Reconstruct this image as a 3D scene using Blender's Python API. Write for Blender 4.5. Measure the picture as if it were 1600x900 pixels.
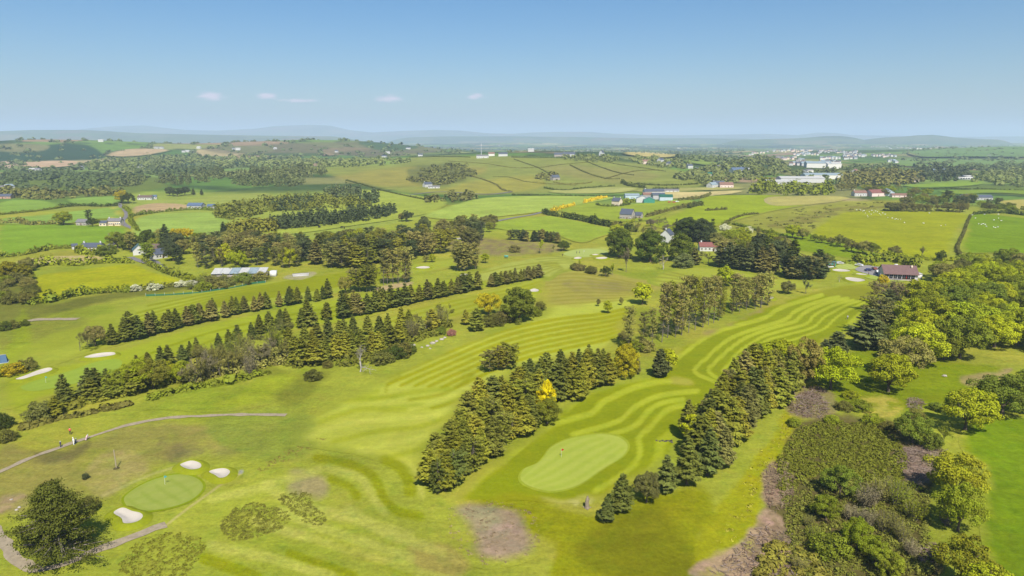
import bpy, math, random
import numpy as np
from mathutils import Vector, Matrix
from mathutils.geometry import delaunay_2d_cdt

for o in list(bpy.data.objects):
    bpy.data.objects.remove(o)
rng = np.random.default_rng(11)
random.seed(11)
col = bpy.context.scene.collection
scene = bpy.context.scene

# ------------------------------------------------------------------ camera
CAMZ, PITCH, FPX = 70.0, math.radians(12.4), 1065.0
cam_d = bpy.data.cameras.new('camera')
cam_d.sensor_width = 36.0
cam_d.lens = 36.0 * FPX / 1600.0
cam_d.clip_start, cam_d.clip_end = 1.0, 80000.0
cam = bpy.data.objects.new('camera', cam_d)
col.objects.link(cam)
cam.location = (0, 0, CAMZ)
cam.rotation_euler = (math.pi / 2 - PITCH, 0, 0)
scene.camera = cam

# ------------------------------------------------------------------ sky, sun, exposure
SUN_EL = math.radians(51)
SUN_AZ = math.radians(166)          # compass bearing of the sun: behind the camera, a little to the right
world = bpy.data.worlds.new('World')
scene.world = world
world.use_nodes = True
wn, wl = world.node_tree.nodes, world.node_tree.links
wn.clear()
wout = wn.new('ShaderNodeOutputWorld')
wbg = wn.new('ShaderNodeBackground')
sky = wn.new('ShaderNodeTexSky')
sky.sky_type = 'NISHITA'
sky.sun_disc = False
sky.sun_elevation = SUN_EL
sky.sun_rotation = SUN_AZ
sky.altitude = 100
sky.air_density = 1.0
sky.dust_density = 1.6
sky.ozone_density = 3.0
wbg.inputs['Strength'].default_value = 0.076
sky_hs = wn.new('ShaderNodeHueSaturation')
sky_hs.inputs['Saturation'].default_value = 1.3
sky_tint = wn.new('ShaderNodeMix')
sky_tint.data_type = 'RGBA'
sky_tint.blend_type = 'MULTIPLY'
sky_tint.inputs[0].default_value = 1.0
sky_tint.inputs[7].default_value = (0.92, 0.98, 1.05, 1)
wl.new(sky.outputs[0], sky_tint.inputs[6])
wl.new(sky_tint.outputs[2], sky_hs.inputs['Color'])


def wmath(op, x, y=None, clamp=False):
    n = wn.new('ShaderNodeMath')
    n.operation = op
    n.use_clamp = clamp
    for i, q in enumerate((x, y)):
        if q is None:
            continue
        if isinstance(q, (int, float)):
            n.inputs[i].default_value = q
        else:
            wl.new(q, n.inputs[i])
    return n.outputs[0]


# a few thin pinkish fair-weather clouds low over the horizon, fixed in the sky by compass direction
wtc = wn.new('ShaderNodeTexCoord')
wsep = wn.new('ShaderNodeSeparateXYZ')
wl.new(wtc.outputs['Generated'], wsep.inputs[0])
ahead = wmath('GREATER_THAN', wsep.outputs[1], 0.2)
ysafe = wmath('MAXIMUM', wsep.outputs[1], 0.2)
az_t, el_t = wmath('DIVIDE', wsep.outputs[0], ysafe), wmath('DIVIDE', wsep.outputs[2], ysafe)
wno = wn.new('ShaderNodeTexNoise')
wno.inputs['Scale'].default_value = 55.0
wno.inputs['Detail'].default_value = 6.0
wmap = wn.new('ShaderNodeMapping')
wmap.inputs['Scale'].default_value = (1, 1, 3.0)
wl.new(wtc.outputs['Generated'], wmap.inputs[0])
wl.new(wmap.outputs[0], wno.inputs['Vector'])
cl_sum = None
for (ca, ce, wa, we) in ((-0.425, 0.0575, 0.036, 0.0085), (-0.345, 0.058, 0.022, 0.006), (-0.173, 0.0545, 0.025, 0.0085), (-0.052, 0.058, 0.022, 0.006), (-0.30, 0.052, 0.04, 0.004)):
    da = wmath('DIVIDE', wmath('SUBTRACT', az_t, ca), wa)
    de = wmath('DIVIDE', wmath('SUBTRACT', el_t, ce), we)
    r2 = wmath('ADD', wmath('MULTIPLY', da, da), wmath('MULTIPLY', de, de))
    mk = wmath('SUBTRACT', 1.0, r2, True)
    cl_sum = mk if cl_sum is None else wmath('MAXIMUM', cl_sum, mk)
cl = wmath('MULTIPLY', wmath('ADD', wmath('MULTIPLY', wmath('SUBTRACT', wno.outputs['Fac'], 0.52), 3.2), wmath('SUBTRACT', wmath('MULTIPLY', cl_sum, 1.3), 0.35), True), wmath('POWER', cl_sum, 0.6))
cl = wmath('MULTIPLY', cl, ahead)
wmix = wn.new('ShaderNodeMix')
wmix.data_type = 'RGBA'
wl.new(wmath('MULTIPLY', cl, 0.4), wmix.inputs[0])
wl.new(sky_hs.outputs[0], wmix.inputs[6])
wmix.inputs[7].default_value = (13.0, 8.6, 10.4, 1)
wl.new(wmix.outputs[2], wbg.inputs['Color'])
wl.new(wbg.outputs[0], wout.inputs['Surface'])

sun_d = bpy.data.lights.new('sun', 'SUN')
sun_d.energy = 5.0
sun_d.angle = math.radians(0.5)
sun_d.color = (1.0, 0.95, 0.86)
sun = bpy.data.objects.new('sun', sun_d)
col.objects.link(sun)
sdir = Vector((math.sin(SUN_AZ) * math.cos(SUN_EL), math.cos(SUN_AZ) * math.cos(SUN_EL), math.sin(SUN_EL)))
sun.rotation_euler = sdir.to_track_quat('Z', 'Y').to_euler()
sun.location = sdir * 300

scene.view_settings.view_transform = 'Standard'
scene.view_settings.look = 'None'
scene.view_settings.exposure = 0.57
scene.view_settings.gamma = 1.0
scene.view_settings.use_curve_mapping = False
scene.render.engine = 'CYCLES'
cy = scene.cycles
cy.use_denoising = True
cy.max_bounces = 6
cy.diffuse_bounces = 3
cy.glossy_bounces = 1
cy.transmission_bounces = 3
cy.volume_bounces = 1
cy.transparent_max_bounces = 8
GAIN = 2.0                          # display value of a white sunlit level sheet


# ------------------------------------------------------------------ small helpers
def lin(c):
    c = np.asarray(c, float) / 255.0
    return np.where(c <= 0.04045, c / 12.92, ((c + 0.055) / 1.055) ** 2.4)


def C(r, g, b, k=1.0):
    """albedo of a surface that photographs as this colour in full sun"""
    return tuple(np.clip(lin((r, g, b)) / GAIN * k, 0.002, 0.85))


def FC(r, g, b):
    """albedo of leaves that photograph as this colour on average"""
    return tuple(np.clip(lin((r, g, b)) / GAIN * 2.0, 0.002, 0.75)) + (1.0,)


def sstep(a, b, x):
    t = np.clip((x - a) / (b - a), 0, 1)
    return t * t * (3 - 2 * t)


def vn(x, y, seed=0):
    """value noise 0..1"""
    xi = np.floor(x).astype(np.int64)
    yi = np.floor(y).astype(np.int64)
    fx, fy = x - xi, y - yi
    fx = fx * fx * (3 - 2 * fx)
    fy = fy * fy * (3 - 2 * fy)

    def h(a, b):
        n = (a * 374761393 + b * 668265263 + seed * 974634541) & 0xffffffff
        n = ((n ^ (n >> 13)) * 1274126177) & 0xffffffff
        n = (n ^ (n >> 16)) & 0xffffff
        return n / float(0xffffff)
    return (h(xi, yi) * (1 - fx) + h(xi + 1, yi) * fx) * (1 - fy) + (h(xi, yi + 1) * (1 - fx) + h(xi + 1, yi + 1) * fx) * fy


def fbm(x, y, seed=0, octv=4):
    s, a, t = 0, 0.5, 0
    for i in range(octv):
        s = s + a * vn(x * 2 ** i + 17.3 * i, y * 2 ** i - 9.1 * i, seed + i)
        t += a
        a *= 0.5
    return s / t


def Z(x, y):
    """ground height"""
    x = np.asarray(x, float)
    y = np.asarray(y, float)
    z = 2.2 * (fbm(x / 95, y / 95, 3, 2) - 0.5) * sstep(30, 200, y)
    z = z + 9 * (fbm(x / 330, y / 330, 5, 2) - 0.5) * sstep(450, 900, y)
    z = z + 34 * np.exp(-((x - 80) / 520) ** 2) * sstep(820, 1720, y) * (1 - sstep(1850, 2600, y))
    z = z + 64 * np.exp(-((x + 1650) / 520) ** 2 - ((y - 2450) / 430) ** 2)
    z = z + 64 * np.exp(-((x + 760) / 560) ** 2 - ((y - 2800) / 430) ** 2)
    z = z + 40 * np.exp(-((x - 2300) / 900) ** 2 - ((y - 3300) / 600) ** 2)
    z = z - 16 * sstep(2300, 3800, y)
    z = z + 60 * (fbm(x / 1300, y / 1300, 8, 3) - 0.42) * sstep(2300, 5000, y)
    return z


cp, sp = math.cos(PITCH), math.sin(PITCH)


def ray(u, v):
    dx = (np.asarray(u, float) - 800) / FPX
    dy = (450 - np.asarray(v, float)) / FPX
    return dx, cp + dy * sp, -sp + dy * cp


_T = np.geomspace(60, 26000, 190)


def G(u, v, lift=0.0):
    """pixels of the photograph -> points on the ground"""
    u = np.atleast_1d(np.asarray(u, float))
    v = np.atleast_1d(np.asarray(v, float))
    rx, ry, rz = ray(u, v)
    out = np.zeros((len(u), 3))
    for s in range(0, len(u), 2000):
        e = slice(s, s + 2000)
        t = _T[None, :]
        d = CAMZ + rz[e, None] * t - Z(rx[e, None] * t, ry[e, None] * t)
        hit = d < 0
        k = np.where(hit.any(1), hit.argmax(1), len(_T) - 1)
        k = np.maximum(k, 1)
        lo, hi = _T[k - 1], _T[k]
        for _ in range(17):
            m = (lo + hi) / 2
            dm = CAMZ + rz[e] * m - Z(rx[e] * m, ry[e] * m)
            below = dm < 0
            hi = np.where(below, m, hi)
            lo = np.where(below, lo, m)
        out[e, 0], out[e, 1] = rx[e] * hi, ry[e] * hi
        out[e, 2] = Z(out[e, 0], out[e, 1]) + lift
    return out


def G1(u, v):
    return G([u], [v])[0]


def proj(x, y, z):
    """points -> pixels of the photograph"""
    dz = z - CAMZ
    depth = y * cp - dz * sp
    up = y * sp + dz * cp
    depth = np.maximum(depth, 1e-3)
    return 800 + FPX * x / depth, 450 - FPX * up / depth


def depth_at(p):
    return p[1] * cp - (p[2] - CAMZ) * sp


def px_to_m(p, px):
    """metres of an upright thing standing at p that is px pixels tall in the photograph"""
    d = depth_at(p)
    up = p[1] * sp + (p[2] - CAMZ) * cp
    return px * d / FPX / max(0.5, cp + sp * up / d)


def smooth_line(pts, closed=False, n=6):
    p = np.asarray(pts, float)
    m = len(p)
    out = []
    rngi = range(m if closed else m - 1)
    for i in rngi:
        if closed:
            a, b, c, d = p[(i - 1) % m], p[i], p[(i + 1) % m], p[(i + 2) % m]
        else:
            a, b, c, d = p[max(i - 1, 0)], p[i], p[i + 1], p[min(i + 2, m - 1)]
        for k in range(n):
            t = k / n
            out.append(0.5 * (2 * b + (c - a) * t + (2 * a - 5 * b + 4 * c - d) * t * t + (3 * b - a - 3 * c + d) * t ** 3))
    if not closed:
        out.append(p[-1])
    return np.array(out)


def resample(p, step, closed=False):
    p = np.asarray(p, float)
    if closed:
        p = np.vstack([p, p[:1]])
    seg = np.linalg.norm(np.diff(p[:, :2], axis=0), axis=1)
    s = np.concatenate([[0], np.cumsum(seg)])
    n = max(3 if closed else 2, int(round(s[-1] / step)) + 1)
    t = np.linspace(0, s[-1], n)
    q = np.stack([np.interp(t, s, p[:, k]) for k in range(p.shape[1])], 1)
    return q[:-1] if closed else q


def inside(px, py, poly):
    r = np.zeros(len(px), bool)
    m = len(poly)
    j = m - 1
    for i in range(m):
        xi, yi = poly[i][:2]
        xj, yj = poly[j][:2]
        if yi != yj:
            c = ((yi > py) != (yj > py)) & (px < (xj - xi) * (py - yi) / (yj - yi) + xi)
            r ^= c
        j = i
    return r


def dist_line(px, py, line):
    d = np.full(len(px), 1e9)
    for a, b in zip(line[:-1], line[1:]):
        vx, vy = b[0] - a[0], b[1] - a[1]
        L = vx * vx + vy * vy + 1e-9
        t = np.clip(((px - a[0]) * vx + (py - a[1]) * vy) / L, 0, 1)
        d = np.minimum(d, (px - a[0] - t * vx) ** 2 + (py - a[1] - t * vy) ** 2)
    return np.sqrt(d)


def between(p0, p1, n):
    a = resample(smooth_line(p0), 1e9 if False else 4)
    b = resample(smooth_line(p1), 4)
    m = 40

    def rs(q):
        s = np.concatenate([[0], np.cumsum(np.linalg.norm(np.diff(q, axis=0), axis=1))])
        t = np.linspace(0, s[-1], m)
        return np.stack([np.interp(t, s, q[:, k]) for k in (0, 1)], 1)
    a, b = rs(a), rs(b)
    return [a * (1 - f) + b * f for f in np.linspace(0, 1, n)]


# ------------------------------------------------------------------ materials
def new_mat(name):
    m = bpy.data.materials.new(name)
    m.use_nodes = True
    nt = m.node_tree
    nt.nodes.clear()
    out = nt.nodes.new('ShaderNodeOutputMaterial')
    return m, nt, out


def principled(nt, out, rough=0.9, spec=0.1):
    b = nt.nodes.new('ShaderNodeBsdfPrincipled')
    b.inputs['Roughness'].default_value = rough
    b.inputs['Specular IOR Level'].default_value = spec
    nt.links.new(b.outputs[0], out.inputs['Surface'])
    return b


def noise(nt, scale, detail=4, vec=None, rough=0.6):
    n = nt.nodes.new('ShaderNodeTexNoise')
    n.inputs['Scale'].default_value = scale
    n.inputs['Detail'].default_value = detail
    n.inputs['Roughness'].default_value = rough
    if vec is not None:
        nt.links.new(vec, n.inputs['Vector'])
    return n.outputs['Fac']


def maprange(nt, val, a, b, c, d):
    n = nt.nodes.new('ShaderNodeMapRange')
    n.inputs[1].default_value, n.inputs[2].default_value = a, b
    n.inputs[3].default_value, n.inputs[4].default_value = c, d
    nt.links.new(val, n.inputs[0])
    return n.outputs[0]


def mathn(nt, op, a, b=None):
    n = nt.nodes.new('ShaderNodeMath')
    n.operation = op
    for i, x in enumerate((a, b)):
        if x is None:
            continue
        if isinstance(x, (int, float)):
            n.inputs[i].default_value = x
        else:
            nt.links.new(x, n.inputs[i])
    return n.outputs[0]


def scale_col(nt, colr, fac):
    n = nt.nodes.new('ShaderNodeVectorMath')
    n.operation = 'SCALE'
    nt.links.new(colr, n.inputs[0])
    nt.links.new(fac, n.inputs['Scale'])
    return n.outputs[0]


def mixc(nt, fac, a, b, blend='MIX'):
    n = nt.nodes.new('ShaderNodeMix')
    n.data_type = 'RGBA'
    n.blend_type = blend
    for i, x in ((0, fac), (6, a), (7, b)):
        if isinstance(x, (int, float)):
            n.inputs[i].default_value = x
        elif isinstance(x, tuple):
            n.inputs[i].default_value = x if len(x) == 4 else x + (1,)
        else:
            nt.links.new(x, n.inputs[i])
    return n.outputs[2]


def bump(nt, b, h, strength, dist):
    n = nt.nodes.new('ShaderNodeBump')
    n.inputs['Strength'].default_value = strength
    n.inputs['Distance'].default_value = dist
    nt.links.new(h, n.inputs['Height'])
    nt.links.new(n.outputs[0], b.inputs['Normal'])


def turf_mat(name, amp1, amp2, fine, bumpd, tuft=0.0):
    """grass whose colour comes from the sheet's own Col attribute, broken up by blade, tuft and streak noise"""
    m, nt, out = new_mat(name)
    b = principled(nt, out, 0.95, 0.05)
    at = nt.nodes.new('ShaderNodeAttribute')
    at.attribute_name = 'Col'
    geo = nt.nodes.new('ShaderNodeNewGeometry')
    obj = geo.outputs['Position']
    n1 = noise(nt, 0.03, 6, obj, 0.62)
    n2 = noise(nt, 0.28, 6, obj, 0.72)
    n3 = noise(nt, fine, 5, obj, 0.8)
    f = mathn(nt, 'MULTIPLY', maprange(nt, n1, 0.32, 0.68, 1 - amp1, 1 + amp1), maprange(nt, n2, 0.3, 0.7, 1 - amp2, 1 + amp2))
    f = mathn(nt, 'MULTIPLY', f, maprange(nt, n3, 0.3, 0.7, 1 - amp2 * 1.6, 1 + amp2 * 1.6))
    c = scale_col(nt, at.outputs['Color'], f)
    nd = noise(nt, 0.11, 7, obj, 0.7)
    c = mixc(nt, maprange(nt, nd, 0.52, 0.70, 0, min(1, amp1 * 3.0)), c, mixc(nt, 1.0, c, (1.22, 1.0, 1.5), 'MULTIPLY'))
    nf = noise(nt, 0.19, 7, obj, 0.7)
    c = mixc(nt, maprange(nt, nf, 0.5, 0.68, 0, min(1, amp1 * 3.0)), c, mixc(nt, 1.0, c, (0.66, 0.88, 0.8), 'MULTIPLY'))
    # streaks left by wind and mowers
    mp = nt.nodes.new('ShaderNodeMapping')
    mp.inputs['Rotation'].default_value = (0, 0, 0.55)
    mp.inputs['Scale'].default_value = (0.05, 0.5, 0.05)
    nt.links.new(obj, mp.inputs[0])
    ns = noise(nt, 1.0, 5, mp.outputs[0], 0.65)
    c = scale_col(nt, c, maprange(nt, ns, 0.3, 0.7, 1 - amp1 * 0.55, 1 + amp1 * 0.55))
    if tuft:
        vt = nt.nodes.new('ShaderNodeTexVoronoi')
        vt.inputs['Scale'].default_value = 0.9
        nt.links.new(obj, vt.inputs['Vector'])
        c = scale_col(nt, c, maprange(nt, vt.outputs['Distance'], 0.0, 0.6, 1 - tuft, 1 + tuft * 0.6))
    nt.links.new(c, b.inputs['Base Color'])
    bump(nt, b, n2, 0.7, bumpd)
    return m


M = {}
M['rough'] = turf_mat('rough_grass', 0.17, 0.13, 1.3, 0.7, 0.08)
M['fairway'] = turf_mat('fairway_turf', 0.10, 0.075, 1.2, 0.2)
M['green'] = turf_mat('green_turf', 0.05, 0.03, 1.0, 0.03)
M['field'] = turf_mat('field_turf', 0.15, 0.12, 0.6, 0.6, 0.07)


def plain_mat(name, rgb, rough=0.85, var=0.15, scale=0.6, spec=0.2, bumpd=0.0, metallic=0.0):
    m, nt, out = new_mat(name)
    b = principled(nt, out, rough, spec)
    tc = nt.nodes.new('ShaderNodeTexCoord')
    n = noise(nt, scale, 6, tc.outputs['Object'], 0.7)
    rgbn = nt.nodes.new('ShaderNodeRGB')
    rgbn.outputs[0].default_value = tuple(rgb[:3]) + (1,)
    c = scale_col(nt, rgbn.outputs[0], maprange(nt, n, 0.25, 0.75, 1 - var, 1 + var))
    nt.links.new(c, b.inputs['Base Color'])
    b.inputs['Metallic'].default_value = metallic
    if bumpd:
        bump(nt, b, n, 0.7, bumpd)
    return m


_pm = {}


def pm(name, rgb, **k):
    if name not in _pm:
        _pm[name] = plain_mat(name, rgb, **k)
    return _pm[name]


def leaf_mat(name, transl=0.3, var=0.28, rough=0.7, spec=0.15, gain=1.0):
    """leaves: the object's own colour, a random step from leaf to leaf and from tree to tree"""
    m, nt, out = new_mat(name)
    oi = nt.nodes.new('ShaderNodeObjectInfo')
    at = nt.nodes.new('ShaderNodeAttribute')
    at.attribute_name = 'Tint'
    f = mathn(nt, 'MULTIPLY', maprange(nt, at.outputs['Fac'], 0, 1, (1 - var) * gain, (1 + var) * gain), maprange(nt, oi.outputs['Random'], 0, 1, 0.78, 1.2))
    c = scale_col(nt, oi.outputs['Color'], f)
    hs = nt.nodes.new('ShaderNodeHueSaturation')
    r2 = mathn(nt, 'FRACT', mathn(nt, 'MULTIPLY', oi.outputs['Random'], 7.31))
    hv = mathn(nt, 'ADD', maprange(nt, at.outputs['Fac'], 0, 1, -0.006, 0.006), maprange(nt, r2, 0, 1, 0.492, 0.505))
    nt.links.new(hv, hs.inputs['Hue'])
    nt.links.new(c, hs.inputs['Color'])
    d = nt.nodes.new('ShaderNodeBsdfPrincipled')
    d.inputs['Roughness'].default_value = rough
    d.inputs['Specular IOR Level'].default_value = spec
    nt.links.new(hs.outputs[0], d.inputs['Base Color'])
    t = nt.nodes.new('ShaderNodeBsdfTranslucent')
    nt.links.new(hs.outputs[0], t.inputs['Color'])
    mx = nt.nodes.new('ShaderNodeMixShader')
    mx.inputs[0].default_value = transl
    nt.links.new(d.outputs[0], mx.inputs[1])
    nt.links.new(t.outputs[0], mx.inputs[2])
    nt.links.new(mx.outputs[0], out.inputs['Surface'])
    return m


M['leaf'] = leaf_mat('broad_leaves', 0.15)
M['farleaf'] = leaf_mat('distant_leaves', 0.3, 0.12)
M['needle'] = leaf_mat('conifer_needles', 0.22, 0.26, 0.7, 0.1, 1.42)
M['bark'] = plain_mat('bark', (0.11, 0.085, 0.06), 0.95, 0.35, 3.0)
M['palebark'] = plain_mat('pale_bark', (0.17, 0.145, 0.12), 0.95, 0.3, 3.0)
M['greybark'] = plain_mat('grey_bark', (0.36, 0.33, 0.30), 0.95, 0.25, 3.0)
M['sand'] = plain_mat('bunker_sand', C(232, 222, 206), 0.95, 0.07, 0.5, 0.05, 0.05)
M['gravel'] = plain_mat('path_gravel', C(190, 174, 146), 0.95, 0.3, 0.9, 0.05, 0.04)
M['road'] = plain_mat('road_asphalt', C(150, 145, 146), 0.9, 0.12, 0.3, 0.1)
M['glass'] = plain_mat('window_glass', (0.03, 0.035, 0.04), 0.15, 0.1, 1.0, 0.5)
M['white'] = plain_mat('white_paint', (0.62, 0.61, 0.58), 0.7, 0.06, 0.5)


# ------------------------------------------------------------------ object helpers
def tag(o, label=None, cat=None, group=None, kind=None):
    if label:
        o['label'] = label
    if cat:
        o['category'] = cat
    if group:
        o['group'] = group
    if kind:
        o['kind'] = kind
    return o


def mesh_np(name, V, F, mat=None, smooth=False):
    """V (n,3), F (m,3) or (m,4)"""
    me = bpy.data.meshes.new(name)
    V = np.ascontiguousarray(V, np.float32)
    F = np.ascontiguousarray(F, np.int32)
    k = F.shape[1]
    me.vertices.add(len(V))
    me.vertices.foreach_set('co', V.ravel())
    me.loops.add(F.size)
    me.loops.foreach_set('vertex_index', F.ravel())
    me.polygons.add(len(F))
    me.polygons.foreach_set('loop_start', np.arange(0, F.size, k, dtype=np.int32))
    me.polygons.foreach_set('loop_total', np.full(len(F), k, np.int32))
    if smooth:
        me.polygons.foreach_set('use_smooth', np.ones(len(F), bool))
    me.update(calc_edges=True)
    if mat:
        me.materials.append(mat)
    return me


def set_col(me, colr):
    a = me.color_attributes.new('Col', 'FLOAT_COLOR', 'POINT')
    d = np.ones((len(colr), 4), np.float32)
    l_ = colr.mean(1, keepdims=True)
    d[:, :3] = np.clip(l_ + (colr - l_) * 1.09, 0.003, 0.9)
    a.data.foreach_set('color', d.ravel())


def add_obj(name, me, parent=None, loc=None):
    o = bpy.data.objects.new(name, me)
    col.objects.link(o)
    if loc is not None:
        o.location = loc
    if parent:
        o.parent = parent
    return o


def empty(name, loc, rz=0.0, sc=None):
    o = bpy.data.objects.new(name, None)
    o.empty_display_size = 0.5
    col.objects.link(o)
    o.location = loc
    o.rotation_euler = (0, 0, rz)
    if sc is not None:
        o.scale = sc
    return o

# ================================================================== THE GROUND
def lerp_paint(colr, a, rgb):
    a = a[:, None]
    return colr * (1 - a) + np.asarray(rgb)[None, :] * a


def paint_poly(colr, u, v, x, y, poly, rgb, soft=4, alpha=1.0, nz=6, nscale=9.0, seed=1, mottled=0.0, mscale=3.0):
    """lay one colour over the part of the sheet inside a traced outline, with a ragged edge"""
    p = smooth_line(poly, True, 4)
    m = soft + nz + 2
    idx = np.nonzero((u > p[:, 0].min() - m) & (u < p[:, 0].max() + m) & (v > p[:, 1].min() - m) & (v < p[:, 1].max() + m) & (y < 6000))[0]
    if len(idx) == 0:
        return colr
    uu, vv = u[idx], v[idx]
    d = dist_line(uu, vv, np.vstack([p, p[:1]]))
    d = np.where(inside(uu, vv, p), d, -d)
    d = d + nz * 2 * (fbm(x[idx] / nscale, y[idx] / nscale, seed, 3) - 0.5)
    a = sstep(-soft, soft, d) * alpha
    if mottled:
        a = a * (1 - mottled + mottled * sstep(0.35, 0.6, fbm(x[idx] / mscale, y[idx] / mscale, seed + 5, 3)))
    colr[idx] = lerp_paint(colr[idx], a, rgb)
    return colr


def paint_line(colr, u, v, line, rgb, hw, alpha=1.0, soft=0.8, gx=None, gy=None):
    p = smooth_line(line, False, 5) if len(line) < 25 else np.asarray(line)
    m = hw + soft + 2
    idx = np.nonzero((u > p[:, 0].min() - m) & (u < p[:, 0].max() + m) & (v > p[:, 1].min() - m) & (v < p[:, 1].max() + m))[0]
    if len(idx) == 0:
        return colr
    d = dist_line(u[idx], v[idx], p)
    a = (1 - sstep(hw - soft, hw + soft, d)) * alpha
    if gx is not None:
        a = a * (.45 + .75 * fbm(gx[idx] / 2.2, gy[idx] / 2.2, 95, 3))
    colr[idx] = lerp_paint(colr[idx], a, rgb)
    return colr


def far_cells(x, y, size=210.0, seed=2):
    """hedged field mosaic: index and distance to the hedge"""
    wx = x + 40 * (fbm(x / 300, y / 300, 21, 2) - 0.5)
    wy = y + 40 * (fbm(x / 300, y / 300, 25, 2) - 0.5)
    gx, gy = np.floor(wx / size).astype(np.int64), np.floor(wy / (size * 0.8)).astype(np.int64)
    d1 = np.full(len(x), 1e9)
    d2 = np.full(len(x), 1e9)
    cid = np.zeros(len(x))
    for i in (-1, 0, 1):
        for j in (-1, 0, 1):
            cx, cy = gx + i, gy + j
            hx = vn(cx.astype(float), cy.astype(float), seed)
            hy = vn(cx.astype(float), cy.astype(float), seed + 1)
            px = (cx + 0.12 + 0.76 * hx) * size
            py = (cy + 0.12 + 0.76 * hy) * size * 0.8
            d = np.hypot(px - wx, py - wy)
            idv = vn(cx.astype(float), cy.astype(float), seed + 2)
            nearer = d < d1
            d2 = np.where(nearer, d1, np.minimum(d2, d))
            cid = np.where(nearer, idv, cid)
            d1 = np.where(nearer, d, d1)
    return cid, d2 - d1


FARPAL = np.array([C(120, 150, 70), C(108, 140, 66), C(140, 162, 84), C(118, 134, 66), C(96, 128, 60), C(150, 150, 92),
                   C(196, 178, 132), C(92, 116, 58), C(128, 156, 78), C(84, 104, 56), C(160, 164, 96), C(176, 150, 118)])

rows_v = np.linspace(1010, 262, 440)
dyv = (450 - rows_v) / FPX
yr = CAMZ * (cp + dyv * sp) / (sp - dyv * cp)
yr = np.concatenate([yr, np.geomspace(yr[-1] * 1.006, 34000, 210)])
yr = np.concatenate([np.linspace(6, yr[0] * .97, 16), yr])
sc_ = np.concatenate([np.linspace(-2.8, -1.0, 26)[:-1], np.linspace(-1.0, 1.0, 730), np.linspace(1.0, 2.8, 26)[1:]])
gy_, gs_ = np.meshgrid(yr, sc_, indexing='ij')
gx = (gy_ * gs_).ravel()
gy = gy_.ravel()
gz = Z(gx, gy)
nr, nc = len(yr), len(sc_)
gu, gv = proj(gx, gy, gz)
_ZG = gz.reshape(nr, nc)
Z_exact = Z


def Z(x, y):
    """ground height read from the ground sheet itself"""
    x = np.asarray(x, float)
    y = np.asarray(y, float)
    if x.size < 4:
        return Z_exact(x, y)
    x, y = np.broadcast_arrays(x, y)
    i = np.clip(np.searchsorted(yr, y) - 1, 0, nr - 2)
    s_ = x / np.maximum(y, 1.0)
    j = np.clip(np.searchsorted(sc_, s_) - 1, 0, nc - 2)
    fy = np.clip((y - yr[i]) / (yr[i + 1] - yr[i]), 0, 1)
    fx = np.clip((s_ - sc_[j]) / (sc_[j + 1] - sc_[j]), 0, 1)
    return (_ZG[i, j] * (1 - fx) + _ZG[i, j + 1] * fx) * (1 - fy) + (_ZG[i + 1, j] * (1 - fx) + _ZG[i + 1, j + 1] * fx) * fy


GP = []


def gp(poly, rgb, **kk):
    GP.append((poly, rgb, kk))


# hillside of olive pasture in the middle distance
gp([(640, 246), (700, 243), (800, 245), (900, 247), (1000, 256), (1080, 272), (1110, 285), (1040, 298), (900, 302), (780, 304), (660, 302), (600, 296), (560, 280), (480, 268), (520, 256), (580, 252)], C(152, 158, 78), soft=2, nz=2, nscale=60)
gp([(640, 300), (700, 292), (760, 280), (830, 275), (850, 290), (780, 302)], C(176, 166, 78), soft=3, nz=3, nscale=40, alpha=.7)
gp([(850, 258), (960, 262), (1030, 275), (960, 285), (880, 275)], C(160, 150, 88), soft=4, nz=3, nscale=40, alpha=.6)
gp([(560, 250), (640, 247), (620, 256), (560, 258), (500, 262)], C(150, 172, 84), soft=2, nz=1, nscale=40)
gp([(520, 275), (640, 262), (760, 262), (700, 285), (600, 290)], C(170, 158, 80), soft=4, nz=5, nscale=50, alpha=.75)
gp([(640, 262), (700, 255), (740, 270), (700, 290), (650, 285)], C(112, 118, 62), soft=3, nz=5, nscale=30, alpha=.8)
# dark plantation and bracken hills on the far left
gp([(75, 226), (110, 224), (142, 228), (162, 246), (120, 251), (0, 253), (0, 236), (60, 236)], C(54, 82, 52), soft=1.5, nz=1.5, nscale=120)
gp([(0, 225), (75, 226), (60, 236), (0, 236)], C(140, 138, 92), soft=1.5, nz=1, nscale=120)
gp([(330, 228), (480, 224), (640, 222), (700, 232), (600, 245), (480, 240), (340, 240)], C(132, 122, 92), soft=2, nz=3, nscale=200, alpha=.75)
gp([(560, 222), (640, 221), (650, 232), (600, 236)], C(76, 104, 62), soft=1.5, nz=2, nscale=100, alpha=.9)
gp([(200, 300), (420, 300), (620, 300), (680, 330), (500, 372), (350, 380), (300, 350), (220, 330)], C(168, 180, 84), soft=5, nz=5, nscale=50, alpha=.9)
gp([(0, 272), (120, 274), (260, 280), (240, 296), (120, 312), (0, 305)], C(118, 132, 62), soft=4, nz=6, nscale=40)
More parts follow.
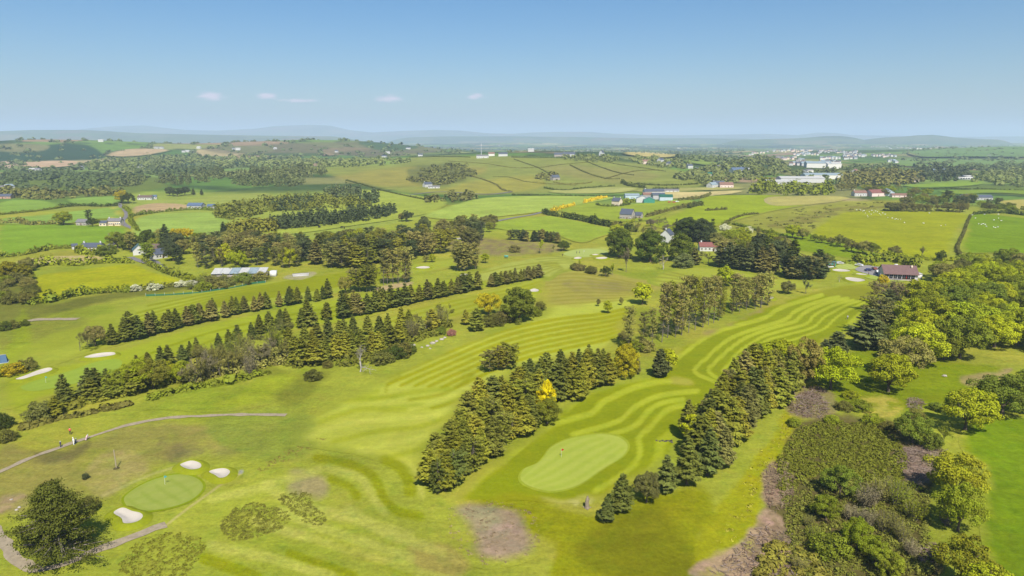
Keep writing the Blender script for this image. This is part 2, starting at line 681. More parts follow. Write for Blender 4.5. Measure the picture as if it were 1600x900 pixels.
# scrubby brown ground
gp([(690, 372), (760, 372), (860, 380), (880, 392), (830, 398), (740, 396), (690, 388)], C(150, 136, 92), soft=3, nz=4, nscale=12, mottled=.5)
gp([(1130, 345), (1250, 322), (1400, 312), (1420, 322), (1310, 335), (1262, 365), (1180, 368)], C(166, 166, 72), soft=3, nz=4, nscale=25)
gp([(1200, 352), (1240, 340), (1300, 325), (1390, 318), (1380, 326), (1290, 340), (1240, 358)], C(134, 122, 66), soft=3, nz=6, nscale=14, mottled=.9, mscale=9, alpha=.7)
gp([(0, 430), (50, 420), (55, 470), (160, 460), (330, 430), (410, 428), (420, 440), (300, 452), (170, 470), (90, 488), (0, 500)], C(128, 130, 58), soft=3, nz=4, nscale=10)
gp([(0, 505), (60, 495), (150, 500), (120, 515), (40, 540), (0, 545)], C(140, 144, 62), soft=6, nz=6, nscale=12, alpha=.7)
# heath and dry ground round the near left green
gp([(0, 690), (90, 715), (200, 668), (330, 665), (420, 690), (360, 715), (280, 722), (200, 750), (140, 800), (60, 800), (0, 790)], C(158, 148, 84), soft=8, nz=12, nscale=8, alpha=.75, mottled=.5, mscale=6)
gp([(255, 690), (290, 690), (310, 706), (285, 722), (262, 712)], C(128, 116, 80), soft=8, nz=16, nscale=4, alpha=.7, mottled=.5)
gp([(50, 705), (100, 700), (140, 690), (120, 715), (70, 722)], C(124, 116, 72), soft=5, nz=8, nscale=6, alpha=.8)
gp([(150, 715), (200, 700), (235, 725), (200, 760), (160, 775), (135, 755)], C(186, 170, 108), soft=6, nz=10, nscale=5, alpha=.7, mottled=.5)
gp([(0, 775), (30, 772), (48, 785), (35, 800), (0, 802)], C(182, 158, 122), soft=4, nz=8, nscale=4, alpha=.85, mottled=.6)
gp([(460, 740), (500, 745), (512, 770), (490, 780), (450, 765)], C(176, 158, 118), soft=8, nz=8, nscale=5, alpha=.8)
gp([(640, 850), (700, 850), (735, 880), (720, 900), (660, 890)], C(176, 156, 92), soft=9, nz=8, nscale=6, alpha=.7)
gp([(330, 650), (470, 645), (500, 690), (430, 720), (350, 700)], C(148, 160, 68), soft=9, nz=12, nscale=9, alpha=.8)
gp([(390, 560), (460, 585), (520, 580), (500, 600), (470, 628), (440, 630), (410, 600)], C(136, 140, 56), soft=5, nz=7, nscale=6, alpha=.8)
# strips of unmown rough between the hole corridors
gp([(740, 800), (760, 770), (810, 760), (880, 790), (930, 800), (1000, 780), (1080, 762), (1120, 790), (1090, 850), (1080, 905), (880, 905), (870, 850)], C(150, 152, 26), soft=9, nz=12, nscale=8, alpha=.85)
gp([(930, 830), (1000, 800), (1060, 830), (1090, 905), (960, 905), (900, 870)], C(128, 128, 12), soft=14, nz=14, nscale=10, alpha=.75)
gp([(1085, 905), (1095, 830), (1150, 760), (1200, 690), (1250, 610), (1275, 600), (1240, 680), (1195, 750), (1180, 830), (1150, 905)], C(166, 166, 46), soft=6, nz=8, nscale=6, alpha=.9)
gp([(1300, 560), (1370, 540), (1480, 560), (1560, 575), (1530, 610), (1440, 640), (1350, 640), (1290, 620)], C(138, 152, 36), soft=6, nz=8, nscale=8, alpha=.9)
gp([(1350, 620), (1385, 618), (1420, 635), (1400, 650), (1355, 648)], C(206, 190, 96), soft=4, nz=8, nscale=4, alpha=.8, mottled=.8)
gp([(1500, 590), (1555, 582), (1580, 576), (1570, 588), (1520, 604)], C(176, 156, 110), soft=3, nz=4, nscale=5, alpha=.8)
gp([(1195, 905), (1185, 820), (1210, 740), (1250, 660), (1360, 650), (1430, 680), (1460, 740), (1440, 820), (1460, 905)], C(112, 104, 60), soft=6, nz=8, nscale=5)
gp([(1085, 905), (1100, 868), (1150, 850), (1200, 800), (1240, 850), (1230, 905)], C(190, 162, 134), soft=5, nz=10, nscale=4, alpha=.9, mottled=.5)
gp([(1192, 760), (1200, 725), (1228, 722), (1240, 755), (1225, 790), (1195, 790)], C(170, 145, 118), soft=4, nz=7, nscale=4, alpha=.9)
gp([(1398, 705), (1440, 695), (1475, 708), (1465, 740), (1440, 755), (1412, 748)], C(176, 154, 132), soft=4, nz=6, nscale=4, alpha=.95, mottled=.4)
gp([(1230, 615), (1290, 605), (1310, 640), (1280, 655), (1235, 645)], C(150, 132, 100), soft=4, nz=6, nscale=4, alpha=.7)
# worn bare pads under tree groups and the tan pads
gp([(585, 450), (640, 440), (640, 446), (600, 455)], C(196, 170, 132), soft=2, nz=2, nscale=6, alpha=.9)
gp([(1100, 520), (1140, 508), (1200, 478), (1190, 490), (1130, 520)], C(172, 152, 102), soft=4, nz=4, nscale=6, alpha=.7)
gp([(1050, 588), (1080, 594), (1085, 602), (1065, 603), (1048, 596)], C(190, 184, 92), soft=4, nz=3, nscale=5, alpha=.8)
gp([(880, 772), (900, 766), (935, 745), (940, 752), (915, 775), (925, 782), (900, 788)], C(212, 206, 130), soft=3, nz=6, nscale=3, alpha=.7, mottled=.8, mscale=2)
gp([(40, 480), (60, 640), (45, 660), (20, 640), (10, 560)], C(160, 176, 46), soft=8, nz=8, nscale=8, alpha=.5)


NEARDARK = [([(497, 717), (540, 724), (575, 738), (592, 760), (605, 785), (625, 800), (655, 806)], 7), ([(605, 719), (625, 730), (638, 750), (640, 768)], 9),
            ([(520, 750), (545, 760), (556, 775)], 6), ([(495, 842), (540, 853), (570, 866), (640, 892)], 8), ([(455, 868), (500, 883), (550, 900)], 8),
            ([(318, 872), (370, 890), (400, 902)], 9)]


def base_colour(gx, gy, gu, gv):
    """what grows where: colour of the bare ground sheet at any point"""
    base = np.tile(np.array(C(168, 174, 70)), (len(gx), 1))
    # broad drifts of drier and fresher grass
    a1 = sstep(0.45, 0.7, fbm(gx / 38, gy / 38, 31, 4))
    base = lerp_paint(base, a1 * 0.55, C(184, 174, 78))
    a2 = sstep(0.5, 0.72, fbm(gx / 30, gy / 30, 41, 4))
    base = lerp_paint(base, a2 * 0.5, C(138, 158, 48))
    # open countryside further out: a mosaic of hedged fields
    cid, dh = far_cells(gx, gy)
    mos = FARPAL[np.minimum((cid * len(FARPAL)).astype(int), len(FARPAL) - 1)]
    mos = lerp_paint(mos, (1 - sstep(6, 22, dh)) * 0.85, C(66, 86, 50))
    wd = sstep(0.55, 0.62, fbm(gx / 420, gy / 420, 51, 4)) * sstep(1300, 1900, gy)
    mos = lerp_paint(mos, wd, C(60, 84, 52))
    k = sstep(640, 820, gy + 60 * (fbm(gx / 60, gy / 60, 61, 3) - 0.5))
    base = base * (1 - k[:, None]) + mos * k[:, None]

    for poly, rgb, kk in GP:
        base = paint_poly(base, gu, gv, gx, gy, poly, rgb, seed=len(poly) + int(poly[0][0]), **kk)
    # mower lines in the rough (bands of darker standing grass on the near slopes)
    wob_ = 9 * (fbm(gx / 5, gy / 5, 91, 3) - .5)
    for ln, hw in NEARDARK:
        base = paint_line(base, gu + wob_, gv + wob_ * .7, ln, C(146, 152, 14), hw, 0.9, 4.2, gx=gx, gy=gy)
    for ln, hw in [([(560, 700), (620, 712), (650, 735), (660, 775)], 5), ([(515, 733), (560, 745), (580, 775), (600, 800)], 6), ([(440, 800), (530, 835), (640, 870)], 8), ([(400, 815), (520, 850), (620, 882), (700, 908)], 8), ([(330, 852), (430, 874), (520, 902)], 8), ([(545, 795), (600, 832), (690, 862)], 8), ([(420, 760), (470, 790), (560, 812), (640, 838)], 9), ([(330, 780), (380, 770), (440, 752), (500, 735)], 7)]:
        base = paint_line(base, gu + wob_, gv + wob_ * .7, ln, C(196, 196, 98), hw, 0.8, 4.5, gx=gx, gy=gy)
    base = paint_line(base, gu, gv, [(258, 822), (290, 797), (325, 772), (350, 754), (376, 740)], C(196, 184, 120), 1.6, .8, 1.2)
    base = paint_line(base, gu, gv, [(160, 775), (200, 757), (240, 740), (275, 730)], C(204, 196, 126), 2, .5, 1.5)
    base = paint_line(base, gu, gv, [(830, 768), (860, 780), (890, 784), (930, 768)], C(200, 194, 110), 3, .5, 2.5)
    return base


base = base_colour(gx, gy, gu, gv)
I0 = (np.arange(nr - 1)[:, None] * nc + np.arange(nc - 1)[None, :]).ravel()
gme = mesh_np('ground', np.stack([gx, gy, gz], 1), np.stack([I0, I0 + 1, I0 + nc + 1, I0 + nc], 1), M['rough'], True)
set_col(gme, base)
tag(add_obj('ground', gme), 'open rolling countryside of rough grass and far hedged fields', 'ground', kind='structure')


# ------------------------------------------------------------------ draped sheets
def drape(poly, res, lift, zfun=None, rnd=True):
    """triangulated sheet over a traced outline, following the ground"""
    p = smooth_line(poly, True, 5) if rnd else np.asarray(poly, float)
    w = G(p[:, 0], p[:, 1])[:, :2]
    b = resample(w, res, True)
    lo, hi = b.min(0), b.max(0)
    xs = np.arange(lo[0], hi[0], res)
    ys = np.arange(lo[1], hi[1], res * 0.9)
    X, Y = np.meshgrid(xs, ys)
    X = X + (np.arange(len(ys))[:, None] % 2) * res * 0.5
    X, Y = X.ravel(), Y.ravel()
    keep = inside(X, Y, b)
    X, Y = X[keep], Y[keep]
    if len(X):
        d = dist_line(X, Y, np.vstack([b, b[:1]]))
        X, Y = X[d > res * 0.45], Y[d > res * 0.45]
    pts = np.vstack([b, np.stack([X, Y], 1)])
    n = len(b)
    vs, es, fs, *_ = delaunay_2d_cdt([Vector(q) for q in pts], [(i, (i + 1) % n) for i in range(n)], [list(range(n))], 1, 1e-5)
    V = np.array([(q.x, q.y) for q in vs])
    F = np.array([f for f in fs if len(f) == 3], np.int32)
    # triangles face up
    a, bb, c = V[F[:, 0]], V[F[:, 1]], V[F[:, 2]]
    cr = (bb[:, 0] - a[:, 0]) * (c[:, 1] - a[:, 1]) - (bb[:, 1] - a[:, 1]) * (c[:, 0] - a[:, 0])
    F[cr < 0] = F[cr < 0][:, ::-1]
    z = Z(V[:, 0], V[:, 1]) + lift
    if zfun is not None:
        z = z + zfun(V, b)
    return np.column_stack([V, z]), F


def sheet(name, poly, res, lift, rgb, mat, label, cat, stripes=(), patches=(), rnd=True, group=None, blend=None):
    V, F = drape(poly, res, lift, rnd=rnd)
    o0 = V.mean(0)
    u, v = proj(V[:, 0], V[:, 1], V[:, 2])
    c = np.tile(np.array(rgb), (len(V), 1))
    wob = (1.3 + 2.2 * sstep(600, 720, v)) * (fbm(V[:, 0] / 6, V[:, 1] / 6, 77, 3) - 0.5) * (1.0 if mat != M['green'] else .3)
    for pl, prgb, kk in patches:
        c = paint_poly(c, u, v, V[:, 0], V[:, 1], pl, prgb, seed=int(pl[0][0]), **kk)
    for ln, srgb, hw, al, so in stripes:
        c = paint_line(c, u + wob, v + wob * 0.6, ln, srgb, hw, al, so)
    if blend:
        # mown turf grades into the rough along a ragged edge
        bd = smooth_line(poly, True, 4)
        bw = G(bd[:, 0], bd[:, 1])[:, :2]
        d = dist_line(V[:, 0], V[:, 1], np.vstack([bw, bw[:1]]))
        a_ = sstep(blend * .15, blend, d + blend * 1.1 * (fbm(V[:, 0] / (blend * 2), V[:, 1] / (blend * 2), 88, 3) - .5))
        a_ = np.where(d < blend * .12, 0, a_)
        c = base_colour(V[:, 0], V[:, 1], u, v) * (1 - a_[:, None]) + c * a_[:, None]
    me = mesh_np(name, V - o0, F, mat, True)
    set_col(me, c)
    return tag(add_obj(name, me, loc=o0), label, cat, group, 'structure')


DK, LT = C(150, 160, 12), C(188, 196, 72)
# --- right-hand fairway that leads down to the large green
A_ = [(1030, 582), (1057, 561), (1075, 547), (1098, 530), (1124, 517), (1154, 508), (1185, 500), (1202, 493), (1211, 486), (1230, 477), (1267, 466), (1284, 461)]
B_ = [(1120, 598), (1105, 591), (1092, 586), (1085, 577), (1098, 565), (1115, 549), (1134, 533), (1159, 521), (1189, 511), (1222, 501), (1233, 495), (1241, 487), (1265, 476), (1287, 469), (1310, 464)]
C_ = [(1134, 598), (1113, 586), (1107, 577), (1119, 565), (1138, 547), (1162, 530), (1192, 517), (1225, 507), (1244, 501), (1254, 491), (1272, 481), (1300, 471), (1324, 466)]
D_ = [(1131, 582), (1129, 577), (1138, 570), (1152, 552), (1173, 537), (1197, 524), (1229, 515), (1259, 506), (1271, 494), (1287, 484), (1312, 474), (1334, 469)]
E_ = [(1170, 560), (1185, 540), (1206, 529), (1238, 521), (1271, 511), (1287, 496), (1305, 486), (1325, 476), (1344, 470)]
F_ = [(1225, 535), (1241, 530), (1271, 520), (1289, 513), (1302, 500), (1317, 489), (1337, 479), (1352, 472)]
G_ = [(1318, 518), (1330, 504), (1345, 491), (1364, 480)]
L1b = [(887, 642), (907, 622), (940, 607), (975, 596), (1014, 590)]
L1 = [(735, 764), (765, 735), (800, 710), (825, 690), (850, 670), (892, 655), (925, 645), (940, 630), (960, 619), (990, 606), (1025, 597), (1045, 596)]
L2 = [(895, 679), (940, 667), (970, 656), (985, 642), (1000, 631), (1025, 620), (1057, 614), (1090, 611)]
L3 = [(955, 679), (990, 667), (1005, 652), (1017, 639), (1037, 629), (1067, 624)]
L4 = [(930, 767), (975, 740), (995, 720), (1000, 700), (999, 684), (1018, 666), (1030, 652), (1045, 640), (1072, 632)]
L5 = [(1018, 742), (1029, 712), (1032, 694), (1050, 678)]
st = [(A_, LT, 3.3, .9, 1), (B_, LT, 3.0, .95, 1), (C_, LT, 2.9, .95, 1), (D_, LT, 2.3, .95, 1), (E_, LT, 1.9, .95, .9), (F_, LT, 1.9, .95, .9), (G_, LT, 4.5, .85, 1.5),
      (L1b, LT, 3.2, .7, 2), (L1, LT, 5.0, .85, 2), (L2, LT, 4.2, .9, 1.6), (L3, LT, 4.0, .9, 1.6), (L4, LT, 4.6, .85, 2), (L5, LT, 8, .7, 3)]
FA = [(712, 778), (745, 738), (800, 698), (850, 660), (900, 622), (960, 598), (1008, 588), (1036, 572), (1058, 546), (1100, 520), (1150, 500), (1200, 478), (1260, 458), (1330, 444), (1384, 444), (1390, 456),
      (1370, 480), (1335, 515), (1290, 535), (1240, 550), (1190, 580), (1140, 605), (1115, 630), (1090, 665), (1072, 690), (1052, 715), (1022, 740), (990, 752), (955, 775), (915, 786), (860, 786), (800, 782), (750, 795)]
sheet('fairway', FA, 0.75, 0.07, DK, M['fairway'], 'wavy striped fairway running from the largest putting green up to the clubhouse', 'fairway', st,
      [([(1048, 588), (1080, 594), (1084, 602), (1065, 603), (1046, 597)], C(196, 188, 96), dict(soft=4, nz=3, nscale=5, alpha=.7)),
       ([(712, 778), (760, 780), (830, 775), (870, 790), (750, 800)], C(160, 162, 48), dict(soft=8, nz=6, nscale=6, alpha=.6)),
       ([(1260, 455), (1390, 440), (1390, 458), (1340, 470), (1280, 462)], C(158, 158, 60), dict(soft=4, nz=4, nscale=12, alpha=.8))], blend=4)
# --- central fairway
FBst = [(l, C(168, 168, 26), 2.7, .85, 1.7) for l in between([(585, 600), (607, 590), (650, 572), (700, 551), (750, 530), (800, 513), (875, 498), (937, 491), (1000, 478)],
                                                            [(712, 606), (750, 588), (800, 566), (850, 552), (900, 541), (950, 530), (975, 520)], 7)]
FBst += [(ln_, C(148, 152, 12), hw_, .7, 3.6) for ln_, hw_ in NEARDARK[:3]] + [([(560, 700), (620, 712), (650, 735), (660, 775)], C(204, 206, 86), 5, .6, 3)]
SWEEP = [([(500, 660), (560, 640), (620, 640), (690, 632), (728, 612)], 1), ([(480, 684), (540, 662), (610, 655), (680, 648), (716, 630)], 0), ([(520, 690), (590, 674), (650, 668), (700, 652)], 1), ([(560, 704), (620, 692), (668, 680), (692, 664)], 0),
         ([(470, 655), (520, 628), (575, 610)], 0), ([(500, 645), (545, 622), (590, 612)], 1), ([(605, 716), (650, 704), (676, 692)], 1), ([(640, 640), (700, 622), (742, 598)], 0), ([(540, 626), (590, 622), (640, 614), (700, 606)], 1)]
FBst += [(l_, C(160, 168, 36) if k_ else C(208, 210, 100), 4.0, .5, 3.0) for l_, k_ in SWEEP]
FBst += [([(604, 612), (606, 600), (625, 588)], C(158, 158, 34), 2.2, .6, 1.5), ([(640, 625), (690, 616), (720, 600), (738, 586)], C(156, 158, 30), 3.0, .6, 2),
         ([(675, 638), (715, 626), (745, 606)], C(156, 158, 30), 3, .55, 2), ([(560, 622), (620, 620)], C(150, 164, 44), 3, .4, 2), ([(600, 636), (660, 632)], C(150, 164, 44), 2.5, .4, 2)]
FBst += [(l, C(156, 150, 52), 1.1, .55, .9) for l in between([(845, 432), (900, 428), (960, 436), (1020, 448)], [(840, 478), (900, 474), (960, 470), (1010, 464)], 9)]
FB = [(455, 690), (500, 640), (560, 606), (620, 578), (680, 549), (740, 526), (800, 506), (850, 488), (845, 462), (838, 440), (870, 424), (930, 420), (1000, 434), (1060, 440), (1090, 446), (1020, 458), (1006, 478), (985, 500), (978, 530),
      (960, 548), (890, 560), (830, 575), (790, 598), (752, 612), (728, 640), (700, 680), (672, 704), (655, 745), (610, 728), (560, 712), (500, 702)]
sheet('fairway', FB, 0.85, 0.07, C(194, 200, 86), M['fairway'], 'pale fairway with fine curved stripes between the belt of mixed trees and the double conifer row', 'fairway', FBst,
      [([(845, 430), (930, 420), (1090, 444), (1010, 462), (930, 472), (850, 475)], C(176, 164, 86), dict(soft=6, nz=6, nscale=14, alpha=.8)),
       ([(880, 440), (960, 436), (1000, 450), (920, 462)], C(150, 136, 96), dict(soft=5, nz=8, nscale=9, alpha=.6, mottled=.6, mscale=8)),
       ([(455, 690), (560, 640), (700, 650), (660, 740), (560, 712)], C(190, 194, 84), dict(soft=12, nz=12, nscale=9, alpha=.7))], blend=6)
# --- upper fairway with fan of stripes
FCst = [(l, C(150, 150, 40), 0.9, .7, .8) for l in between([(745, 428), (790, 418), (830, 412), (870, 410)], [(850, 440), (866, 430), (872, 424), (880, 420)], 6)]
FCst += [(l, C(146, 150, 60), 0.8, .7, .7) for l in between([(830, 403), (860, 400), (890, 404)], [(850, 412), (880, 411), (905, 411)], 4)]
FC_ = [(735, 432), (770, 416), (830, 402), (880, 398), (940, 385), (960, 396), (915, 405), (900, 418), (880, 426), (856, 440), (844, 432), (790, 436), (752, 440)]
sheet('fairway', FC_, 1.2, 0.10, C(184, 190, 92), M['fairway'], 'small fan-striped fairway rising past the sand traps to the far green', 'fairway', FCst, blend=5)
# --- left-hand fairways
FDst = [(l, C(148, 154, 32), 1.4, .8, 1.0) for l in between([(230, 478), (330, 458), (420, 445), (520, 428), (600, 418)], [(120, 556), (200, 524), (320, 484), (430, 463), (530, 447), (620, 432)], 8)]
FD = [(0, 570), (40, 540), (100, 512), (180, 484), (250, 468), (330, 454), (420, 440), (500, 428), (560, 420), (640, 412), (700, 404), (740, 402), (745, 412), (680, 424), (620, 436), (540, 456), (480, 468), (400, 484), (300, 508), (200, 536), (130, 556), (60, 580), (0, 600)]
sheet('fairway', FD, 1.0, 0.08, C(174, 182, 72), M['fairway'], 'long fairway between the green netting fence and the upper conifer row', 'fairway', FDst,
      [([(0, 540), (100, 505), (200, 480), (200, 500), (100, 540), (0, 570)], C(158, 166, 60), dict(soft=8, nz=8, nscale=12, alpha=.7))], blend=6)
FEst = [(l, C(146, 154, 28), 1.6, .7, 1.1) for l in between([(215, 560), (320, 522), (430, 497), (530, 478), (620, 458), (720, 440)], [(300, 560), (380, 530), (470, 505), (560, 485), (650, 464), (740, 446)], 3)]
FE = [(0, 612), (60, 582), (130, 560), (200, 540), (300, 512), (400, 488), (500, 470), (600, 452), (700, 436), (770, 426), (840, 420), (846, 432), (780, 446), (740, 456), (640, 478), (560, 500), (470, 514), (380, 534), (300, 556), (220, 576), (190, 590), (120, 610), (60, 625), (10, 640)]
sheet('fairway', FE, 1.0, 0.075, C(172, 182, 62), M['fairway'], 'narrow fairway between the two long conifer rows', 'fairway', FEst, blend=5)
FGst = [(l, C(158, 160, 36), 1.7, .6, 1.2) for l in between([(575, 505), (640, 486), (720, 468), (800, 452), (845, 440)], [(640, 510), (710, 492), (760, 478), (810, 466), (845, 455)], 4)]
FG = [(530, 520), (580, 502), (640, 482), (720, 464), (780, 450), (846, 434), (850, 452), (842, 470), (800, 480), (740, 492), (690, 505), (620, 520), (560, 530)]
sheet('fairway', FG, 1.0, 0.09, C(178, 184, 72), M['fairway'], 'sunlit fairway between the lower conifer row and the mixed tree belt', 'fairway', FGst, blend=5)
FH = [(1010, 440), (1060, 418), (1130, 420), (1200, 432), (1300, 446), (1220, 456), (1205, 470), (1140, 470), (1130, 448), (1060, 452)]
sheet('fairway', FH, 1.2, 0.085, C(178, 184, 76), M['fairway'], 'pale mown apron below the three great dark cypresses', 'fairway',
      [(l, C(152, 150, 62), 1.0, .7, .8) for l in between([(960, 424), (1020, 420), (1080, 432), (1140, 436)], [(980, 436), (1040, 440), (1090, 444), (1140, 446)], 4)], blend=6)
sheet('meadow', [(330, 625), (400, 590), (470, 582), (462, 608), (420, 632), (340, 645), (240, 640), (200, 650), (230, 632)], 1.0, 0.06, C(168, 178, 62), M['rough'],
      'pale open meadow strip between the tree belt and the gravel path', 'meadow', blend=6)

# --- putting greens
GR = C(188, 198, 94)
GRL, GRD = C(194, 204, 108), C(172, 188, 74)
g1 = [(813, 745), (820, 733), (840, 724), (850, 714), (861, 700), (882, 689), (910, 682), (940, 679), (965, 683), (978, 692), (980, 703), (970, 716), (950, 728), (930, 741), (910, 755), (888, 764), (860, 768), (835, 763), (818, 755)]
collar = [(u + (u - 895) * 0.045, v + (v - 722) * 0.06) for u, v in g1]
sheet('green_collar', collar, 0.8, 0.10, C(170, 180, 66), M['fairway'], 'collar of slightly longer turf round the largest putting green', 'turf collar')
sheet('putting_green', g1, 0.6, 0.13, GR, M['green'], 'largest pale striped putting green with a small red flag', 'green',
      [(l, GRD, 3.0, .55, 1.4) for l in between([(815, 742), (860, 705), (905, 684), (930, 680)], [(850, 772), (900, 765), (950, 734), (985, 705)], 6)])
g2 = [(194, 783), (199, 773), (222, 758), (250, 747), (278, 742), (300, 745), (314, 753), (317, 764), (306, 777), (285, 788), (255, 796), (225, 799), (203, 795)]
sheet('green_collar', [(u + (u - 256) * 0.07, v + (v - 770) * 0.09) for u, v in g2], 0.7, 0.10, C(150, 166, 44), M['fairway'], 'collar of darker turf round the oval green beside the three bunkers', 'turf collar')
sheet('putting_green', g2, 0.5, 0.13, C(174, 184, 94), M['green'], 'oval green with mown chequers among three pale bunkers', 'green',
      [(l, C(156, 172, 74), 3.2, .5, 1.2) for l in between([(200, 780), (220, 795), (240, 800)], [(290, 740), (312, 752), (320, 764)], 5)] +
      [(l, C(158, 174, 76), 2.4, .35, 1.2) for l in between([(195, 775), (250, 747), (290, 742)], [(220, 800), (280, 790), (318, 765)], 4)])
g3 = [(32, 605), (60, 594), (110, 580), (150, 566), (185, 562), (190, 571), (175, 582), (140, 594), (90, 606), (50, 612)]
sheet('putting_green', g3, 0.8, 0.13, C(168, 188, 80), M['green'], 'long narrow green between two slim bunkers beside the tree belt', 'green',
      [(l, C(154, 176, 66), 1.6, .35, 1.2) for l in between([(35, 603), (100, 582), (180, 562)], [(50, 612), (130, 598), (188, 572)], 4)])
g4 = [(880, 397), (900, 390), (930, 389), (950, 394), (935, 400), (900, 402)]
sheet('putting_green', g4, 1.2, 0.16, C(190, 202, 116), M['green'], 'far pale green with golfers standing on it below the cypresses', 'green')
g5 = [(1345, 428), (1370, 424), (1420, 436), (1400, 441), (1360, 436)]
sheet('putting_green', g5, 1.2, 0.16, C(184, 198, 96), M['green'], 'green in front of the clubhouse terrace', 'green')
sheet('putting_green', [(1305, 417), (1322, 411), (1338, 417), (1342, 420), (1318, 421)], 1.0, 0.16, C(196, 206, 116), M['green'], 'small striped practice green beside the car park', 'green',
      [(l, C(176, 190, 92), 0.8, .6, .6) for l in between([(1308, 416), (1320, 420)], [(1325, 411), (1340, 419)], 4)])


# --- bunkers: a sand hollow inside a raised turf lip
def bunker(poly, label, res=0.45):
    p = smooth_line(poly, True, 5)
    cen = p.mean(0)
    out_ = cen + (p - cen) * (1.0 + 3.2 / np.maximum(6, np.linalg.norm(p - cen, axis=1)))[:, None] if False else None
    zf = lambda V, b: 0.50 * (1 - sstep(0.0, 1.5, dist_line(V[:, 0], V[:, 1], np.vstack([b, b[:1]]))))
    V, F = drape(poly, res, 0.12, zf)
    o0 = V.mean(0)
    o = tag(add_obj('bunker', mesh_np('bunker', V - o0, F, M['sand'], True), loc=o0), label, 'bunker', kind='structure')
    w = G(p[:, 0], p[:, 1])
    b = resample(w[:, :2], res, True)
    n = len(b)
    t = np.roll(b, -1, 0) - np.roll(b, 1, 0)
    nrm = np.stack([t[:, 1], -t[:, 0]], 1)
    nrm /= np.linalg.norm(nrm, axis=1)[:, None] + 1e-9
    if (nrm * (b - b.mean(0))).sum() < 0:
        nrm = -nrm
    rings = []
    for d, h in ((-0.12, 0.60), (0.10, 0.76), (0.5, 0.62), (1.6, 0.03)):
        q = b + nrm * d
        rings.append(np.column_stack([q, Z(q[:, 0], q[:, 1]) + h]))
    LV = np.vstack(rings)
    i = np.arange(n)
    j = (i + 1) % n
    LF = np.vstack([np.stack([i + r * n, j + r * n, j + (r + 1) * n, i + (r + 1) * n], 1) for r in range(3)])
    me = mesh_np('lip', LV - o0, LF, M['fairway'], True)
    set_col(me, np.tile(C(160, 168, 54), (len(LV), 1)))
    add_obj('lip', me, o)
    return o


bunker([(281, 730), (288, 726), (300, 723), (312, 726), (316, 731), (312, 736), (300, 738), (288, 735)], 'rounded bunker on the upper edge of the oval chequered green')
bunker([(326, 741), (335, 737), (350, 735), (359, 738), (360, 743), (352, 750), (343, 751), (335, 746)], 'bunker beside the grey worn patch at the end of the oval green')
bunker([(177, 806), (185, 799), (195, 797), (207, 802), (220, 805), (225, 810), (220, 817), (208, 822), (193, 822), (189, 814)], 'kidney-shaped bunker next to the big dark pine')
bunker([(24, 595), (40, 589), (60, 581), (76, 577), (83, 579), (76, 584), (55, 590), (35, 596)], 'slim bunker beside the gorse clump on the long narrow green')
bunker([(131, 561), (145, 556), (165, 553), (179, 553), (180, 557), (165, 560), (145, 562)], 'slim bunker below the pair of spreading trees')
bunker([(896, 404.5), (903, 402.6), (909, 404), (907, 406), (899, 406.3)], 'small sand trap in front of the far green', 0.7)
bunker([(930, 404.5), (940, 402.8), (949, 403.6), (946, 406), (936, 406.4)], 'wider sand trap at the foot of the great cypress', 0.7)
bunker([(924, 399.6), (930, 398), (936, 399.4), (931, 400.6)], 'small sand trap above the wider trap by the cypress', 0.7)
bunker([(826, 456), (834, 452.6), (842, 454.6), (840, 457.6), (831, 458)], 'lone pale sand trap beside the rounded dark cypress', 0.7)
bunker([(649, 420), (658, 417.6), (670, 418), (671, 420.6), (660, 421.6)], 'bright sand trap near the small lime tree and tall pines', 0.7)
bunker([(718, 432), (726, 429.4), (732, 430.4), (729, 432.8)], 'sand trap at the end of the lower conifer row', 0.7)
bunker([(711, 374.6), (718, 372.8), (724, 374), (719, 376)], 'distant sand trap by the reddish heath', 0.9)
bunker([(1300, 423), (1310, 421.6), (1326, 423.4), (1328, 425.6), (1314, 426.4), (1304, 425)], 'long sand trap beside the small practice green', 0.6)
bunker([(1320, 436), (1328, 434.8), (1345, 437), (1352, 440), (1340, 442.2), (1326, 440)], 'large oval sand trap in front of the clubhouse', 0.6)
bunker([(1336, 429.4), (1345, 428.8), (1355, 431), (1354, 432), (1343, 431)], 'thin sand trap beside the clubhouse car park', 0.6)
bunker([(1200, 466), (1205, 464.6), (1209, 467), (1204, 469.4)], 'small sand trap at the end of the tall pine group', 0.6)


# --- paths and roads
def ribbon(name, line, width, lift, mat, label, cat, jit=0.12, res=1.0, n=6):
    p = smooth_line(line, False, n)
    w = G(p[:, 0], p[:, 1])[:, :2]
    w = resample(w, res)
    t = np.gradient(w, axis=0)
    t /= np.linalg.norm(t, axis=1)[:, None] + 1e-9
    nrm = np.stack([-t[:, 1], t[:, 0]], 1)
    s = np.arange(len(w)) * res
    ks = (-1, -0.5, 0, 0.5, 1)
    V = []
    for k_ in ks:
        wd_ = width / 2 * k_ * (1 + jit * 2 * (vn(s / 2.5, np.full(len(s), k_ * 3.3), 5) - 0.5) * (abs(k_) == 1))
        q = w + nrm * (wd_ if np.ndim(wd_) == 0 else wd_[:, None])
        V.append(np.column_stack([q, Z(q[:, 0], q[:, 1]) + lift + 0.02 * (1 - abs(k_))]))
    V = np.array(V).transpose(1, 0, 2).reshape(-1, 3)
    m = len(ks)
    i = (np.arange(len(w) - 1)[:, None] * m + np.arange(m - 1)[None, :]).ravel()
    o0 = V.mean(0)
    me = mesh_np(name, V - o0, np.stack([i, i + m, i + m + 1, i + 1], 1), mat, True)
    return tag(add_obj(name, me, loc=o0), label, cat, kind='structure')


